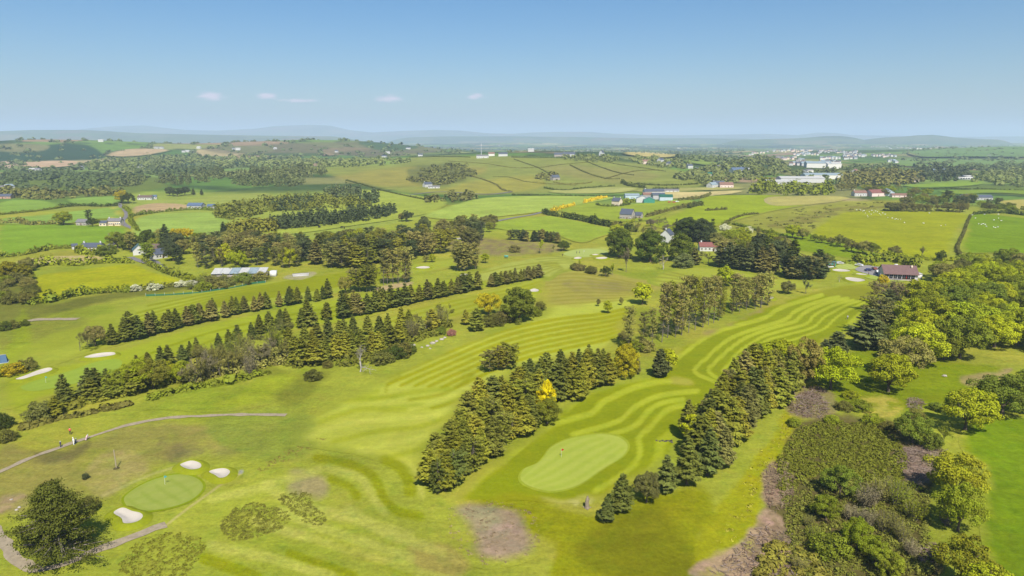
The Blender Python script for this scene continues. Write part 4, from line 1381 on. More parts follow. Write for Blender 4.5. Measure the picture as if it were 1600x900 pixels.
NAMES = {'broad': 'broadleaf_tree', 'small': 'lawn_tree', 'cypress': 'cypress_tree', 'spruce': 'spruce_tree', 'fir': 'fir_tree', 'tallpine': 'pine_tree',
         'beltpine': 'pine_tree', 'bigpine': 'pine_tree', 'twiggy': 'ash_tree', 'bare': 'bare_tree', 'shrub': 'shrub', 'willow': 'willow_bush'}
GREENS = dict(
    spruce=[FC(96, 100, 38), FC(90, 95, 38), FC(106, 106, 40), FC(84, 91, 40)],
    olive=[FC(116, 115, 34), FC(108, 110, 35), FC(124, 121, 37), FC(102, 105, 36)],
    pine=[FC(110, 105, 54), FC(101, 99, 49), FC(121, 114, 58)],
    darkpine=[FC(73, 80, 46), FC(66, 75, 41), FC(84, 89, 48)],
    lime=[FC(154, 160, 16), FC(148, 156, 14), FC(160, 164, 22)],
    fresh=[FC(140, 148, 22), FC(146, 152, 20), FC(132, 142, 26)],
    mid=[FC(116, 124, 28), FC(122, 130, 26), FC(106, 118, 32)],
    dull=[FC(122, 118, 54), FC(128, 124, 58), FC(112, 112, 52)],
    grey=[FC(134, 124, 90), FC(126, 118, 86)],
    gold=[FC(178, 160, 18), FC(172, 158, 20)],
    dark=[FC(76, 86, 24), FC(68, 80, 22), FC(84, 92, 26)],
    gorse=[FC(112, 108, 44), FC(102, 102, 40)],
    white=[FC(206, 204, 176), FC(196, 196, 160)],
    farwood=[FC(108, 120, 66), FC(98, 112, 62), FC(120, 128, 68)])
SHADE = dict(spruce='dark green', olive='yellow-olive', pine='brownish', darkpine='blackish green', lime='lime-coloured', fresh='fresh green', mid='mid-green', dull='dull green',
             grey='greyish', gold='golden', dark='deep green', gorse='brown', farwood='blue-green')


def tree_at(p, kind, h, colr, label, group=None, w=1.0, cat='tree', rz=None, var=None, parts=True):
    r = random
    tr, cr = PROTO[kind][r.randrange(len(PROTO[kind])) if var is None else var]
    o = empty(NAMES[kind], (p[0], p[1], p[2] - 0.05), r.random() * 6.28 if rz is None else rz, (h * w, h * w, h))
    o.rotation_euler[0], o.rotation_euler[1] = r.gauss(0, .025), r.gauss(0, .025)
    tag(o, label, cat, group)
    t = add_obj(tr.name.split('.')[0], tr, o)
    c = add_obj(cr.name.split('.')[0], cr, o)
    cc = GREENS[colr][r.randrange(len(GREENS[colr]))] if isinstance(colr, str) else colr
    c.color = cc
    return o


def tree(u, v, kind, hpx, colr, label, group=None, w=1.0, cat='tree', var=None, rz=None):
    p = G1(u, v)
    return tree_at(p, kind, px_to_m(p, hpx), colr, label, group, w, cat, rz, var)


def which(label, f, cc, hj):
    """say of a tree in a row or wood how it differs from its neighbours: height and shade"""
    size = 'taller ' if f > 1 + hj * .6 else ('shorter ' if f < 1 - hj * .6 else '')
    shade = SHADE.get(cc, '') if isinstance(cc, str) else ''
    return (size + shade + ' ' + label).strip()


def row(line, n, kinds, hpx, cols, label, group, jit=1.0, w=1.0, cat='tree', hj=.09):
    """n trees strung along a traced line; hpx may run from one end to the other"""
    q = smooth_line(line, False, 5)
    s = np.concatenate([[0], np.cumsum(np.linalg.norm(np.diff(q, axis=0), axis=1))])
    t = np.linspace(0, s[-1], n)
    us, vs = np.interp(t, s, q[:, 0]), np.interp(t, s, q[:, 1])
    P = G(us, vs)
    h = np.linspace(hpx[0], hpx[1], n) if np.ndim(hpx) else np.full(n, hpx)
    for p, hh in zip(P, h):
        p = p + np.array([random.gauss(0, jit), random.gauss(0, jit), 0])
        p[2] = float(Z(p[0], p[1]))
        f, cc = 1 + random.gauss(0, hj), random.choice(cols)
        tree_at(p, random.choice(kinds), px_to_m(p, hh) * f, cc, which(label, f, cc, hj), group, w * random.uniform(.85, 1.15), cat)


def grove(poly, n, kinds, hm, cols, label, group, w=1.0, gap=1.0, cat='tree', seed=0):
    """n trees spread inside a traced outline, none closer than their crowns allow"""
    b = smooth_line(poly, True, 4)
    W = G(b[:, 0], b[:, 1])[:, :2]
    lo, hi = W.min(0), W.max(0)
    rr = np.random.default_rng(500 + seed + int(poly[0][0]))
    area = 0.5 * abs(np.dot(W[:, 0], np.roll(W[:, 1], 1)) - np.dot(W[:, 1], np.roll(W[:, 0], 1)))
    g = gap * math.sqrt(max(1.0, area) / n) * 0.78
    cand = lo + rr.random((n * 80, 2)) * (hi - lo)
    cand = cand[inside(cand[:, 0], cand[:, 1], W)]
    pts = []
    while len(pts) < n and g > .2:
        for c in cand:
            if len(pts) >= n:
                break
            if not pts or ((np.array(pts) - c) ** 2).sum(1).min() >= g * g:
                pts.append(c)
        g *= .88
    for c in pts:
        k, f, cc = random.choice(kinds), random.uniform(.78, 1.15), random.choice(cols)
        tree_at((c[0], c[1], float(Z(c[0], c[1]))), k, hm * f, cc, which(label, f, cc, .1), group, w * random.uniform(.85, 1.15), cat)


# unit clump for hedges and far woods, tiled into one mesh per hedge or wood
def clump_tile(n, seed):
    r = np.random.default_rng(seed)
    l = unit(r.normal(size=(n, 3)) + np.array([0, 0, .45]))
    c = l * (0.7 + .35 * r.random((n, 1)))
    c[:, 2] = np.maximum(c[:, 2] * .9 + .35, 0.02)
    return c, unit(l + np.array([0, 0, .4]) + r.normal(size=(n, 3)) * .35)


def clump_mass(name, pts, rad, hts, colr, label, cat, nl=44, lsz=.28, kind=None, group=None, conic=0.0, mat='leaf', seed=1):
    """many leafy clumps joined into one hedge, thicket or far wood"""
    pts = np.asarray(pts, float)
    r = np.random.default_rng(seed + len(pts))
    N = len(pts)
    rad, hts = np.asarray(rad), np.asarray(hts)
    tiles = [clump_tile(nl, 900 + i) for i in range(6)]
    tid = np.arange(N) % 6
    c = np.array([t[0] for t in tiles])[tid]
    n = np.array([t[1] for t in tiles])[tid]
    a = r.random(N) * 6.28
    R = np.zeros((N, 3, 3))
    R[:, 0, 0] = R[:, 1, 1] = np.cos(a)
    R[:, 0, 1], R[:, 1, 0], R[:, 2, 2] = -np.sin(a), np.sin(a), 1
    c = np.einsum('nij,nkj->nki', R, c)
    n = np.einsum('nij,nkj->nki', R, n).reshape(-1, 3)
    if conic:
        c[..., :2] *= 1 - conic * np.clip(c[..., 2:3] / 1.3, 0, 1)
    q = (pts[:, None, :] + c * np.stack([rad, rad, hts / 1.3], 1)[:, None, :]).reshape(-1, 3)
    V = leaf_quads(q, n, np.repeat(lsz * rad, nl) * (0.7 + .6 * r.random(N * nl)), .75, r)
    tint = np.clip(.5 + np.repeat(.25 * r.normal(size=N), nl) + .18 * r.normal(size=N * nl), 0, 1)
    o0 = pts[0].copy()
    o = add_obj(name, leaf_mesh(name, V - o0, tint, M[mat]), loc=o0)
    o.color = colr
    return tag(o, label, cat, group, kind)


def hedge(line, h, label, colr='mid', wdt=None, dens=1.0, cat='hedge', name='hedge', var=.35, nl=40):
    q = smooth_line(line, False, 4)
    w = G(q[:, 0], q[:, 1])[:, :2]
    wdt = wdt or h * .45
    w = resample(w, wdt * .75 / dens)
    rr = np.random.default_rng(int(line[0][0] * 7 + line[0][1]))
    w = w + rr.normal(size=w.shape) * wdt * .25
    keep = rr.random(len(w)) < .95
    w = w[keep]
    pts = np.column_stack([w, Z(w[:, 0], w[:, 1]) - .1])
    f = 1 + var * rr.normal(size=len(w)) * .8
    f = np.clip(f, .45, 2.2)
    cc = GREENS[colr][rr.integers(0, len(GREENS[colr]))] if isinstance(colr, str) else colr
    return clump_mass(name, pts, wdt * f, h * f, cc, label, cat, nl, .34)


def scatter(poly, n, seed=0):
    b = smooth_line(poly, True, 4)
    W = G(b[:, 0], b[:, 1])[:, :2]
    rr = np.random.default_rng(700 + seed)
    out = np.zeros((0, 2))
    lo, hi = W.min(0), W.max(0)
    while len(out) < n:
        c = lo + rr.random((n * 3, 2)) * (hi - lo)
        out = np.vstack([out, c[inside(c[:, 0], c[:, 1], W)]])
    out = out[:n]
    return np.column_stack([out, Z(out[:, 0], out[:, 1]) - .15])


def thicket(poly, n, rad, h, colr, label, name='thicket', cat='scrub', kind=None, nl=44, seed=0, conic=0.0, mat='leaf', lsz=.28):
    pts = scatter(poly, n, seed + int(poly[0][0]))
    rr = np.random.default_rng(800 + seed)
    f = .6 + .8 * rr.random(n)
    cc = GREENS[colr][rr.integers(0, len(GREENS[colr]))] if isinstance(colr, str) else colr
    return clump_mass(name, pts, rad * f, h * f * (.8 + .4 * rr.random(n)), cc, label, cat, nl, lsz, kind, conic=conic, mat=mat)

# ================================================================== PLANTING
# --- lower left
tree(98, 870, 'bigpine', 118, FC(72, 76, 24), 'big old dark pine with layered boughs beside the curved gravel path', w=.98)
tree(140, 798, 'shrub', 22, 'gorse', 'olive bush leaning against the big old pine', cat='shrub')
tree(134, 748, 'shrub', 9, 'darkpine', 'small dark bush alone on the dry slope by the marker post', cat='shrub')
# --- upper conifer row on the left
row([(184, 538), (230, 526), (300, 507), (350, 495), (420, 482), (480, 472)], 26, ['spruce', 'spruce', 'fir'], (36, 25), ['spruce', 'spruce', 'pine'],
    'conical conifer in the upper long row across the left fairways', 'conifers of the upper row', .7)
tree(495, 471, 'fir', 20, 'olive', 'small olive conifer beside the taller pair at the upper row end')
tree(505, 468, 'spruce', 22, 'spruce', 'shorter spruce of the pair at the upper row end')
tree(513, 466, 'spruce', 31, 'spruce', 'taller spruce of the pair at the upper row end')
tree(125, 549, 'twiggy', 30, 'pine', 'brownish thin-leaved tree of the spreading pair', w=.95)
tree(149, 541, 'broad', 33, 'pine', 'leafier round tree of the spreading pair', w=.9)
# --- lower conifer row
row([(405, 522), (430, 517), (452, 514), (470, 511)], 5, ['spruce'], (31, 34), ['spruce'], 'spruce at the start of the lower conifer row', 'spruces starting the lower row', .6, 1.1)
tree(484, 509, 'spruce', 42, 'spruce', 'broad tall spruce standing over the lower conifer row', w=1.25)
tree(511, 500, 'fir', 28, 'olive', 'yellowish small conifer in a gap of the lower row')
row([(533, 497), (552, 494), (568, 492), (585, 489), (603, 484), (622, 479), (640, 475), (660, 470), (680, 466), (700, 462), (722, 457), (744, 453)], 22, ['spruce', 'spruce', 'fir'], (39, 26), ['spruce', 'spruce', 'pine'],
    'dense conifer in the lower long row ending at the bright sand trap', 'conifers of the lower row', .5, 1.05)
row([(768, 448), (780, 446), (800, 442), (820, 439), (842, 434)], 11, ['spruce', 'fir'], (23, 21), ['spruce', 'pine'], 'small conifer in the short row above the rounded cypress', 'conifers of the short row', .4, 1.1)
# --- belt of mixed trees
row([(112, 632), (150, 620), (172, 612)], 4, ['spruce'], (46, 42), ['spruce'], 'spruce at the tip of the mixed belt by the golfers', 'spruces at the belt tip', .8, 1.15)
row([(215, 588), (240, 580), (262, 572), (290, 565), (310, 558), (330, 552), (352, 545), (375, 538), (392, 532)], 11, ['spruce'], (36, 28), ['spruce'], 'pointed spruce rising behind the bare saplings of the mixed belt', 'spruces behind the saplings', .8, 1.1)
tree(62, 657, 'shrub', 30, 'dull', 'rounded olive shrub below the mixed belt tip', cat='shrub')
tree(88, 652, 'fir', 34, 'olive', 'bushy olive conifer at the lower edge of the belt tip')
row([(150, 625), (175, 620), (205, 614), (235, 609)], 7, ['fir', 'fir', 'broad'], (36, 44), ['olive', 'olive', 'fresh'], 'bushy tree in the lower front of the mixed belt', 'front trees of the mixed belt', 1.2, 1.0)
tree(258, 597, 'broad', 34, 'lime', 'bright lime tree inside the mixed belt', w=.9)
tree(285, 596, 'broad', 34, 'fresh', 'fresh green rounded tree next to the lime tree in the belt', w=.9)
row([(300, 598), (330, 590), (360, 583), (395, 574), (430, 566), (445, 562)], 16, ['twiggy', 'twiggy', 'willow'], (42, 36), ['dull', 'grey', 'dull'], 'thin sapling in the middle of the mixed belt', 'grey saplings of the belt', 1.6, .85)
row([(310, 578), (345, 568), (385, 556), (420, 545), (450, 535)], 12, ['twiggy', 'willow'], (38, 34), ['dull', 'mid'], 'slender half-leafed sapling along the back of the belt', 'back saplings of the belt', 1.4, .9)
row([(455, 566), (490, 570), (520, 562), (550, 556), (585, 553), (610, 545), (625, 536)], 15, ['fir', 'spruce', 'fir'], (42, 34), ['olive'], 'bushy conifer on the front side of the mixed belt', 'front olive conifers', 1.2, 1.0)
row([(450, 545), (490, 540), (530, 532), (570, 524), (610, 516), (640, 512)], 13, ['fir', 'spruce'], (36, 30), ['olive', 'spruce'], 'conifer on the back side of the mixed belt', 'back olive conifers', 1.2, 1.0)
row([(640, 530), (660, 520), (680, 512), (695, 505)], 8, ['fir', 'twiggy', 'willow'], (30, 34), ['olive', 'dull'], 'scruffy half-leafed tree at the thinning end of the belt', 'scruffy trees at the belt end', 1.2)
tree(563, 581, 'bare', 44, 'grey', 'leafless grey tree standing in front of the mixed belt', w=.95)
tree(690, 522, 'shrub', 12, 'mid', 'small green bush by the stony bank', cat='shrub')
tree(706, 524, 'shrub', 11, FC(150, 104, 90), 'pink flowering bush by the stony bank', cat='shrub')
row([(590, 566), (615, 560), (635, 552)], 6, ['shrub'], (18, 18), ['gorse', 'dark'], 'low bush under the front of the mixed belt', 'low bushes under the belt', .8, 1.3, 'shrub')
tree(489, 593, 'shrub', 17, 'gorse', 'scruffy brown bush alone on the bank beside the meadow strip', cat='shrub', w=1.2)
tree(512, 574, 'shrub', 12, 'gorse', 'low brown bush tucked under the olive conifers', cat='shrub')
hedge([(40, 668), (80, 658), (120, 650), (160, 642), (196, 634)], 1.3, 'low brown heathery bank along the mixed belt tip', 'gorse', 1.5, cat='heather bank', name='heather_bank')
hedge([(240, 622), (300, 608), (360, 598), (420, 584)], 1.6, 'rough bramble fringe along the sapling part of the belt', 'mid', 1.4, cat='bramble', name='bramble_fringe')
tree(4, 668, 'shrub', 24, 'dark', 'dark bush at the corner of the mown track', cat='shrub', w=1.0)
tree(12, 688, 'shrub', 18, 'gorse', 'brown bush next to the dark corner bush', cat='shrub', w=1.2)
tree(20, 586, 'shrub', 20, 'gold', 'golden gorse clump above the slim bunker', cat='shrub', w=1.2)
tree(42, 579, 'shrub', 20, 'gorse', 'dark brown bush beside the golden gorse clump', cat='shrub', w=1.1)
tree(6, 588, 'shrub', 15, 'mid', 'green bush at the end of the golden gorse clump', cat='shrub', w=1.1)
tree(9, 516, 'shrub', 15, 'dark', 'left bush of the dark round pair by the sandy track', cat='shrub')
tree(20, 513, 'shrub', 14, 'gorse', 'right bush of the dark round pair by the sandy track', cat='shrub')
tree(39, 509, 'shrub', 10, 'dark', 'single small round bush at the sandy track end', cat='shrub')
thicket([(70, 652), (130, 634), (200, 618), (260, 604), (300, 592), (300, 578), (240, 588), (180, 604), (110, 628)], 150, 1.5, 2.0, 'olive', 'olive undergrowth below the belt tip trees', kind='stuff', name='undergrowth')
thicket([(300, 600), (380, 580), (450, 568), (450, 545), (380, 556), (300, 576)], 170, 1.5, 2.2, 'dull', 'grey-green undergrowth among the saplings', kind='stuff', name='undergrowth', seed=2)
thicket([(450, 572), (540, 572), (600, 556), (690, 522), (690, 508), (600, 528), (520, 540), (450, 548)], 190, 1.5, 2.2, 'olive', 'olive undergrowth below the bushy belt conifers', kind='stuff', name='undergrowth', seed=3)
# --- middle: cypress island and others
tree(811, 503, 'cypress', 55, 'dark', 'broad rounded dark cypress beside the lone sand trap', w=1.0)
tree(763, 493, 'broad', 36, 'gold', 'golden-green rounded tree left of the broad dark cypress', w=.95)
tree(745, 517, 'fir', 36, 'olive', 'dark ragged conifer in front of the golden-green tree')
tree(728, 507, 'fir', 24, 'olive', 'small ragged conifer left of the golden-green tree')
row([(762, 510), (778, 507), (795, 502)], 5, ['shrub'], (16, 20), ['gorse', 'pine'], 'bush between the golden tree and the broad cypress', 'brown bushes by the cypress', .7, 1.2, 'shrub')
tree(836, 493, 'shrub', 15, 'mid', 'green bush at the foot of the broad dark cypress', cat='shrub', w=1.1)
tree(844, 485, 'shrub', 14, 'gorse', 'brown bush right of the broad dark cypress', cat='shrub', w=1.1)
row([(765, 580), (780, 580), (795, 578)], 4, ['beltpine'], (42, 42), ['pine', 'olive'], 'scraggy pine in the small island on the central fairway', 'island pines', .8, 1.3)
# --- double conifer row
row([(684, 770), (703, 768), (722, 750), (742, 735), (762, 718), (785, 697), (805, 685), (830, 672)], 11, ['spruce', 'spruce', 'fir', 'beltpine'], (54, 58), ['spruce', 'olive'], 'conifer on the green-facing edge of the double row', 'green-facing conifers of the double row', .7, 1.05)
row([(670, 755), (684, 742), (697, 730), (712, 708), (728, 686), (744, 658), (771, 643)], 11, ['spruce', 'fir'], (54, 54), ['spruce', 'olive'], 'conifer on the fairway-facing edge of the double row', 'fairway-facing conifers of the double row', .8, 1.05)
row([(692, 752), (714, 728), (738, 706), (760, 682), (785, 665), (812, 650)], 13, ['spruce', 'fir', 'spruce', 'beltpine'], (58, 58), ['olive', 'spruce', 'olive'], 'conifer in the crowded middle of the double row', 'middle conifers of the double row', 1.2, 1.05)
row([(790, 634), (821, 617), (845, 608), (870, 601), (910, 594), (942, 590)], 12, ['fir', 'spruce', 'spruce'], (52, 46), ['olive', 'olive', 'spruce'], 'conifer at the upper back of the double row', 'upper back conifers', 1.2, 1.0)
row([(830, 640), (860, 628), (885, 624), (905, 618), (930, 608), (955, 600)], 13, ['spruce', 'fir'], (58, 48), ['olive', 'spruce'], 'conifer along the upper front of the double row', 'upper front conifers', 1.2, 1.0)
tree(855, 663, 'broad', 42, FC(120, 122, 30), 'rounded olive tree below the golden treetop in the double row', w=.95)
tree(852, 646, 'cypress', 52, FC(176, 162, 8), 'bright golden-yellow conifer top in the double row', w=.62)
tree(977, 590, 'cypress', 54, FC(130, 122, 20), 'golden brown cypress at the end of the double row', w=.72)
tree(996, 585, 'spruce', 30, 'pine', 'thin grey conifer beside the golden brown cypress', w=.7)
tree(1031, 589, 'fir', 44, 'darkpine', 'dark conifer half hidden by a lime tree on the fairway crossing', w=.95)
tree(1043, 580, 'small', 36, 'lime', 'thin lime tree beside the dark conifer on the fairway crossing', w=1.1)
# --- right conifer row
tree(947, 815, 'spruce', 38, 'spruce', 'smallest spruce at the tip of the right conifer row', w=1.15)
tree(971, 799, 'spruce', 58, 'spruce', 'second spruce from the tip of the right conifer row', w=1.15)
tree(1010, 785, 'broad', 46, 'pine', 'round-headed pine with a bare stem in the right conifer row', w=.8)
tree(1042, 769, 'spruce', 56, 'spruce', 'fourth conifer from the tip of the right row with pale bare soil below', w=1.1)
tree(1073, 757, 'spruce', 72, 'spruce', 'broad tall spruce at the head of the dense right row', w=1.15)
tree(1105, 743, 'spruce', 74, 'spruce', 'dark tall spruce next to the broad one in the right row', w=1.05)
tree(1129, 731, 'spruce', 64, 'pine', 'brownish spruce at the outer edge of the dense right row', w=1.05)
row([(1095, 715), (1112, 700), (1135, 700), (1150, 680), (1165, 665), (1185, 650), (1205, 638), (1222, 622), (1240, 608)], 16, ['spruce', 'fir', 'spruce'], (68, 60), ['spruce', 'pine', 'olive'], 'conifer on the outer edge of the dense right row', 'outer conifers of the right row', .8, 1.1)
row([(1085, 690), (1105, 668), (1125, 645), (1140, 625), (1155, 608), (1172, 600), (1190, 596), (1210, 592)], 15, ['spruce', 'fir', 'spruce'], (58, 54), ['spruce', 'pine', 'olive'], 'conifer on the fairway edge of the dense right row', 'fairway-edge conifers of the right row', .9, 1.1)
row([(1110, 685), (1135, 662), (1160, 640), (1185, 622), (1215, 606)], 11, ['spruce', 'fir'], (66, 60), ['spruce', 'olive'], 'conifer in the middle of the dense right row', 'middle conifers of the right row', 1.0, 1.1)
tree(1078, 688, 'small', 44, 'lime', 'thin lime tree leaning out of the right conifer row', w=1.0)
tree(1084, 668, 'small', 38, 'fresh', 'fresh green sapling beside the leaning lime tree', w=1.0)
tree(1200, 590, 'small', 58, 'lime', 'pale lime tree behind the right conifer row', w=1.2)
tree(1226, 588, 'small', 56, 'lime', 'second pale lime tree behind the right conifer row', w=1.1)
tree(1256, 606, 'broad', 76, FC(128, 118, 52), 'tall brownish broadleaf tree beside the bright lime sycamore', w=.72)
tree(1298, 608, 'broad', 68, 'lime', 'bright lime sycamore with a dark shadow beside the brush pile', w=.98)
tree(1306, 560, 'fir', 42, 'darkpine', 'ragged dark pine behind the bright lime sycamore', w=1.3)
tree(1288, 566, 'fir', 36, 'darkpine', 'second ragged dark pine behind the bright lime sycamore', w=1.1)
# --- tall pine group
for i, (u, v, h, w_, c) in enumerate([(982, 546, 68, .95, 'dull'), (1004, 545, 58, .9, 'pine'), (1019, 541, 60, .8, 'dull'), (1034, 535, 92, .78, 'pine'), (1043, 528, 88, .8, 'olive'), (1055, 527, 84, .8, 'pine'), (1065, 524, 92, .75, 'dull'), (1076, 520, 88, .8, 'pine'),
                           (1086, 516, 84, .72, 'olive'), (1098, 512, 78, .8, 'pine'), (1107, 508, 76, .75, 'dull'), (1115, 505, 74, .8, 'pine'), (1123, 501, 68, .8, 'olive'), (1060, 515, 56, 1.0, 'olive'), (1096, 500, 58, 1.0, 'olive'), (1128, 497, 40, .9, 'olive')]):
    tree(u, v, 'tallpine', h, c, which('thin pine with a bare stem in the tall pine group', h / 78, c, .2), 'tall thin pines', w_)
row([(1148, 486), (1160, 484), (1172, 483), (1184, 481), (1196, 478)], 8, ['tallpine', 'tallpine'], (54, 50), ['pine', 'dull'], 'pine in the smaller group beside the small sand trap', 'smaller tall pine group', .9, 1.1)
tree(1144, 490, 'tallpine', 34, 'pine', 'single thin pine between the two tall pine groups')
row([(975, 532), (990, 548), (1010, 548)], 4, ['shrub'], (15, 15), ['mid', 'dull'], 'rounded bush at the foot of the tall pine group', 'bushes under the tall pines', .6, 1.2, 'shrub')
tree(1003, 476, 'small', 35, 'lime', 'bright conical lime tree alone on the striped turf', w=1.15, var=0)
tree(950, 490, 'small', 21, 'fresh', 'small young tree left of the bright conical lime tree', w=.95)
tree(935, 479, 'small', 13, 'dull', 'slender sapling left of the small young tree', w=.7)
tree(970, 477, 'small', 13, 'dull', 'slender sapling right of the small young tree', w=.7)
tree(1133, 448, 'small', 32, 'lime', 'lime tree behind the tall pine group', w=1.2)
tree(1146, 444, 'fir', 18, 'dark', 'dark small conifer beside the lime tree behind the tall pines')
# --- island of shrubs by the far green
row([(895, 421), (912, 424), (930, 430)], 5, ['shrub', 'shrub', 'twiggy'], (10, 12), ['gorse', 'pine'], 'bush in the island by the far green', 'brown island bushes', .8, 1.3, 'shrub')
tree(946, 432, 'broad', 17, 'dark', 'dark green bush tree in the island by the far green', w=1.0)
tree(957, 430, 'twiggy', 20, 'fresh', 'thin green tree in the island by the far green', w=1.0)
tree(905, 420, 'twiggy', 16, 'fresh', 'thin upright tree above the brown island bushes', w=.8)
tree(978, 425, 'twiggy', 40, 'grey', 'tall greyish tree with few leaves below the great cypresses', w=.7)
tree(1036, 421, 'bare', 24, 'grey', 'spreading leafless tree in front of the great cypresses', w=1.0)
tree(843, 395, 'twiggy', 22, 'fresh', 'thin tree beside the stony heath', w=.8)
tree(865, 394, 'twiggy', 12, 'dull', 'small thin bush tree left of the dark round tree', w=.9)
tree(881, 392, 'broad', 17, 'dark', 'dark round tree below the green hollow', w=1.1)
tree(758, 411, 'small', 16, 'lime', 'small lime tree right of the pine clump', w=1.1)
tree(804, 394, 'shrub', 12, 'pine', 'brown bush on the reddish heath', cat='shrub', w=1.2)
row([(716, 423), (724, 424), (732, 423), (740, 421)], 8, ['tallpine', 'beltpine'], (42, 42), ['pine', 'dull'], 'pine in the clump by the lower row end', 'pine clump by the row end', .9, 1.1)
# --- great cypresses
tree(968, 402, 'cypress', 44, 'dark', 'first of three great dark cypresses, beside the wider sand trap', w=1.02)
tree(1016, 409, 'cypress', 52, 'dark', 'middle one of three great dark cypresses', w=.95)
tree(1064, 408, 'cypress', 46, 'dark', 'great dark cypress next to the red-roofed bungalow', w=.98)
tree(1068, 418, 'cypress', 23, FC(104, 112, 60), 'low dome-shaped grey-green tree in front of the great cypresses', w=1.5)
tree(1085, 414, 'fir', 28, 'pine', 'brownish conifer at the foot of the last great cypress', w=1.1)
tree(1106, 414, 'twiggy', 24, 'dull', 'thin tree in front of the red-roofed bungalow', w=1.0)
# --- dark pines right of the bungalow
row([(1122, 417), (1136, 418), (1150, 420), (1165, 422), (1180, 424), (1196, 427), (1205, 426)], 11, ['beltpine', 'fir', 'spruce'], (36, 46), ['darkpine', 'pine'], 'pine in the row below the red-roofed bungalow', 'pines below the bungalow', .8, 1.15)
row([(1186, 404), (1200, 408), (1216, 410), (1232, 412)], 6, ['spruce', 'cypress'], (34, 40), ['darkpine', 'dark'], 'conifer behind the row of pines below the bungalow', 'conifers behind the pine row', 1.0, 1.0)
row([(1227, 430), (1240, 434), (1255, 436), (1270, 437), (1284, 433)], 9, ['beltpine', 'fir'], (36, 38), ['darkpine', 'pine'], 'bushy pine in the clump left of the long sand trap', 'bushy pine clump', 1.0, 1.3)
tree(1231, 459, 'broad', 21, 'pine', 'round dark tree below the bushy pine clump', w=1.0)
tree(1258, 459, 'twiggy', 24, FC(118, 124, 74), 'grey-green round tree beside the round dark tree', w=.95)
tree(1211, 424, 'shrub', 10, 'pine', 'small dark bush between the pine row and the bushy clump', cat='shrub')
tree(1293, 415, 'broad', 20, 'mid', 'green tree beside the blue-green shed', w=1.0)
tree(1378, 447, 'small', 18, 'gold', 'small golden tree in front of the clubhouse', w=1.25)
tree(1311, 441, 'bare', 11, 'grey', 'leafless sapling beside the large oval sand trap')

# --- the right-hand wood
EDGE = [(1352, 545, 'fir', 62, 'darkpine'), (1366, 525, 'beltpine', 64, 'pine'), (1381, 502, 'fir', 50, 'darkpine'), (1392, 478, 'fir', 32, 'darkpine'), (1372, 545, 'beltpine', 40, 'darkpine')]
for u, v, kd, h, c in EDGE:
    tree(u, v, kd, h, c, which('pine on the fairway edge of the leafy wood', h / 52, c, .2), 'pines edging the wood', 1.25)
tree(1404, 497, 'twiggy', 62, FC(140, 126, 84), 'bare greyish brown tree below the clubhouse at the wood edge', w=1.0)
WOODF = [(1388, 612, 58, 'fresh'), (1412, 590, 64, 'dull'), (1432, 570, 66, 'lime'), (1440, 540, 58, 'lime'), (1462, 520, 56, 'fresh'), (1474, 562, 50, 'mid'), (1500, 560, 66, 'mid'), (1410, 548, 48, 'fresh'), (1425, 515, 50, 'lime')]
for u, v, h, c in WOODF:
    tree(u, v, 'broad', h, c, which('rounded sycamore at the open clearing edge of the leafy wood', h / 58, c, .12), 'sycamores at the clearing edge', 1.05)
grove([(1425, 505), (1450, 470), (1500, 455), (1560, 448), (1640, 448), (1640, 560), (1580, 560), (1520, 545), (1470, 520)], 40, ['broad'], 11.5, ['fresh', 'lime', 'mid', 'fresh', 'mid'], 'rounded leafy tree in the closed canopy of the wood', 'canopy of the leafy wood', 1.1)
grove([(1415, 488), (1452, 464), (1495, 446), (1560, 436), (1640, 432), (1640, 450), (1560, 452), (1480, 466), (1435, 492)], 26, ['broad', 'broad', 'broad', 'twiggy'], 10.5, ['fresh', 'lime', 'lime', 'mid'], 'leafy tree at the upper side of the wood by the clubhouse', 'upper side of the leafy wood', 1.1)
grove([(1462, 438), (1505, 422), (1640, 412), (1640, 426), (1540, 430), (1480, 442)], 20, ['broad', 'twiggy', 'broad'], 9, ['mid', 'fresh', 'fresh', 'dull'], 'tree in the scrubby hedge wood below the sheep field', 'hedge wood below the sheep field', 1.1)
tree(1508, 672, 'broad', 64, 'fresh', 'rounded green tree on the corner of the deep green meadow', w=1.08)
tree(1566, 648, 'broad', 64, 'mid', 'dark green rounded tree beside the worn track', w=1.2)
tree(1600, 640, 'broad', 60, 'mid', 'dark green tree beyond the worn track', w=1.1)
tree(1425, 692, 'broad', 46, 'mid', 'green tree casting a dark shadow over the scrub', w=.95)
tree(1454, 700, 'shrub', 26, 'mid', 'green bush between the corner tree and the fallen branches', cat='shrub', w=1.0)
tree(1472, 695, 'twiggy', 30, 'mid', 'thin green bush by the meadow corner', cat='shrub', w=1.0)
tree(1490, 778, 'broad', 72, FC(138, 138, 22), 'golden-green hedge tree by the fallen branches', w=1.0)
tree(1497, 830, 'broad', 76, 'fresh', 'yellow-green hedge tree with a deep shadow beside it', w=.78)
tree(1500, 912, 'broad', 76, FC(134, 134, 24), 'golden olive hedge tree at the bottom of the deep green meadow', w=.95)
tree(1545, 960, 'broad', 70, 'fresh', 'hedge tree past the golden olive one', w=1.0)
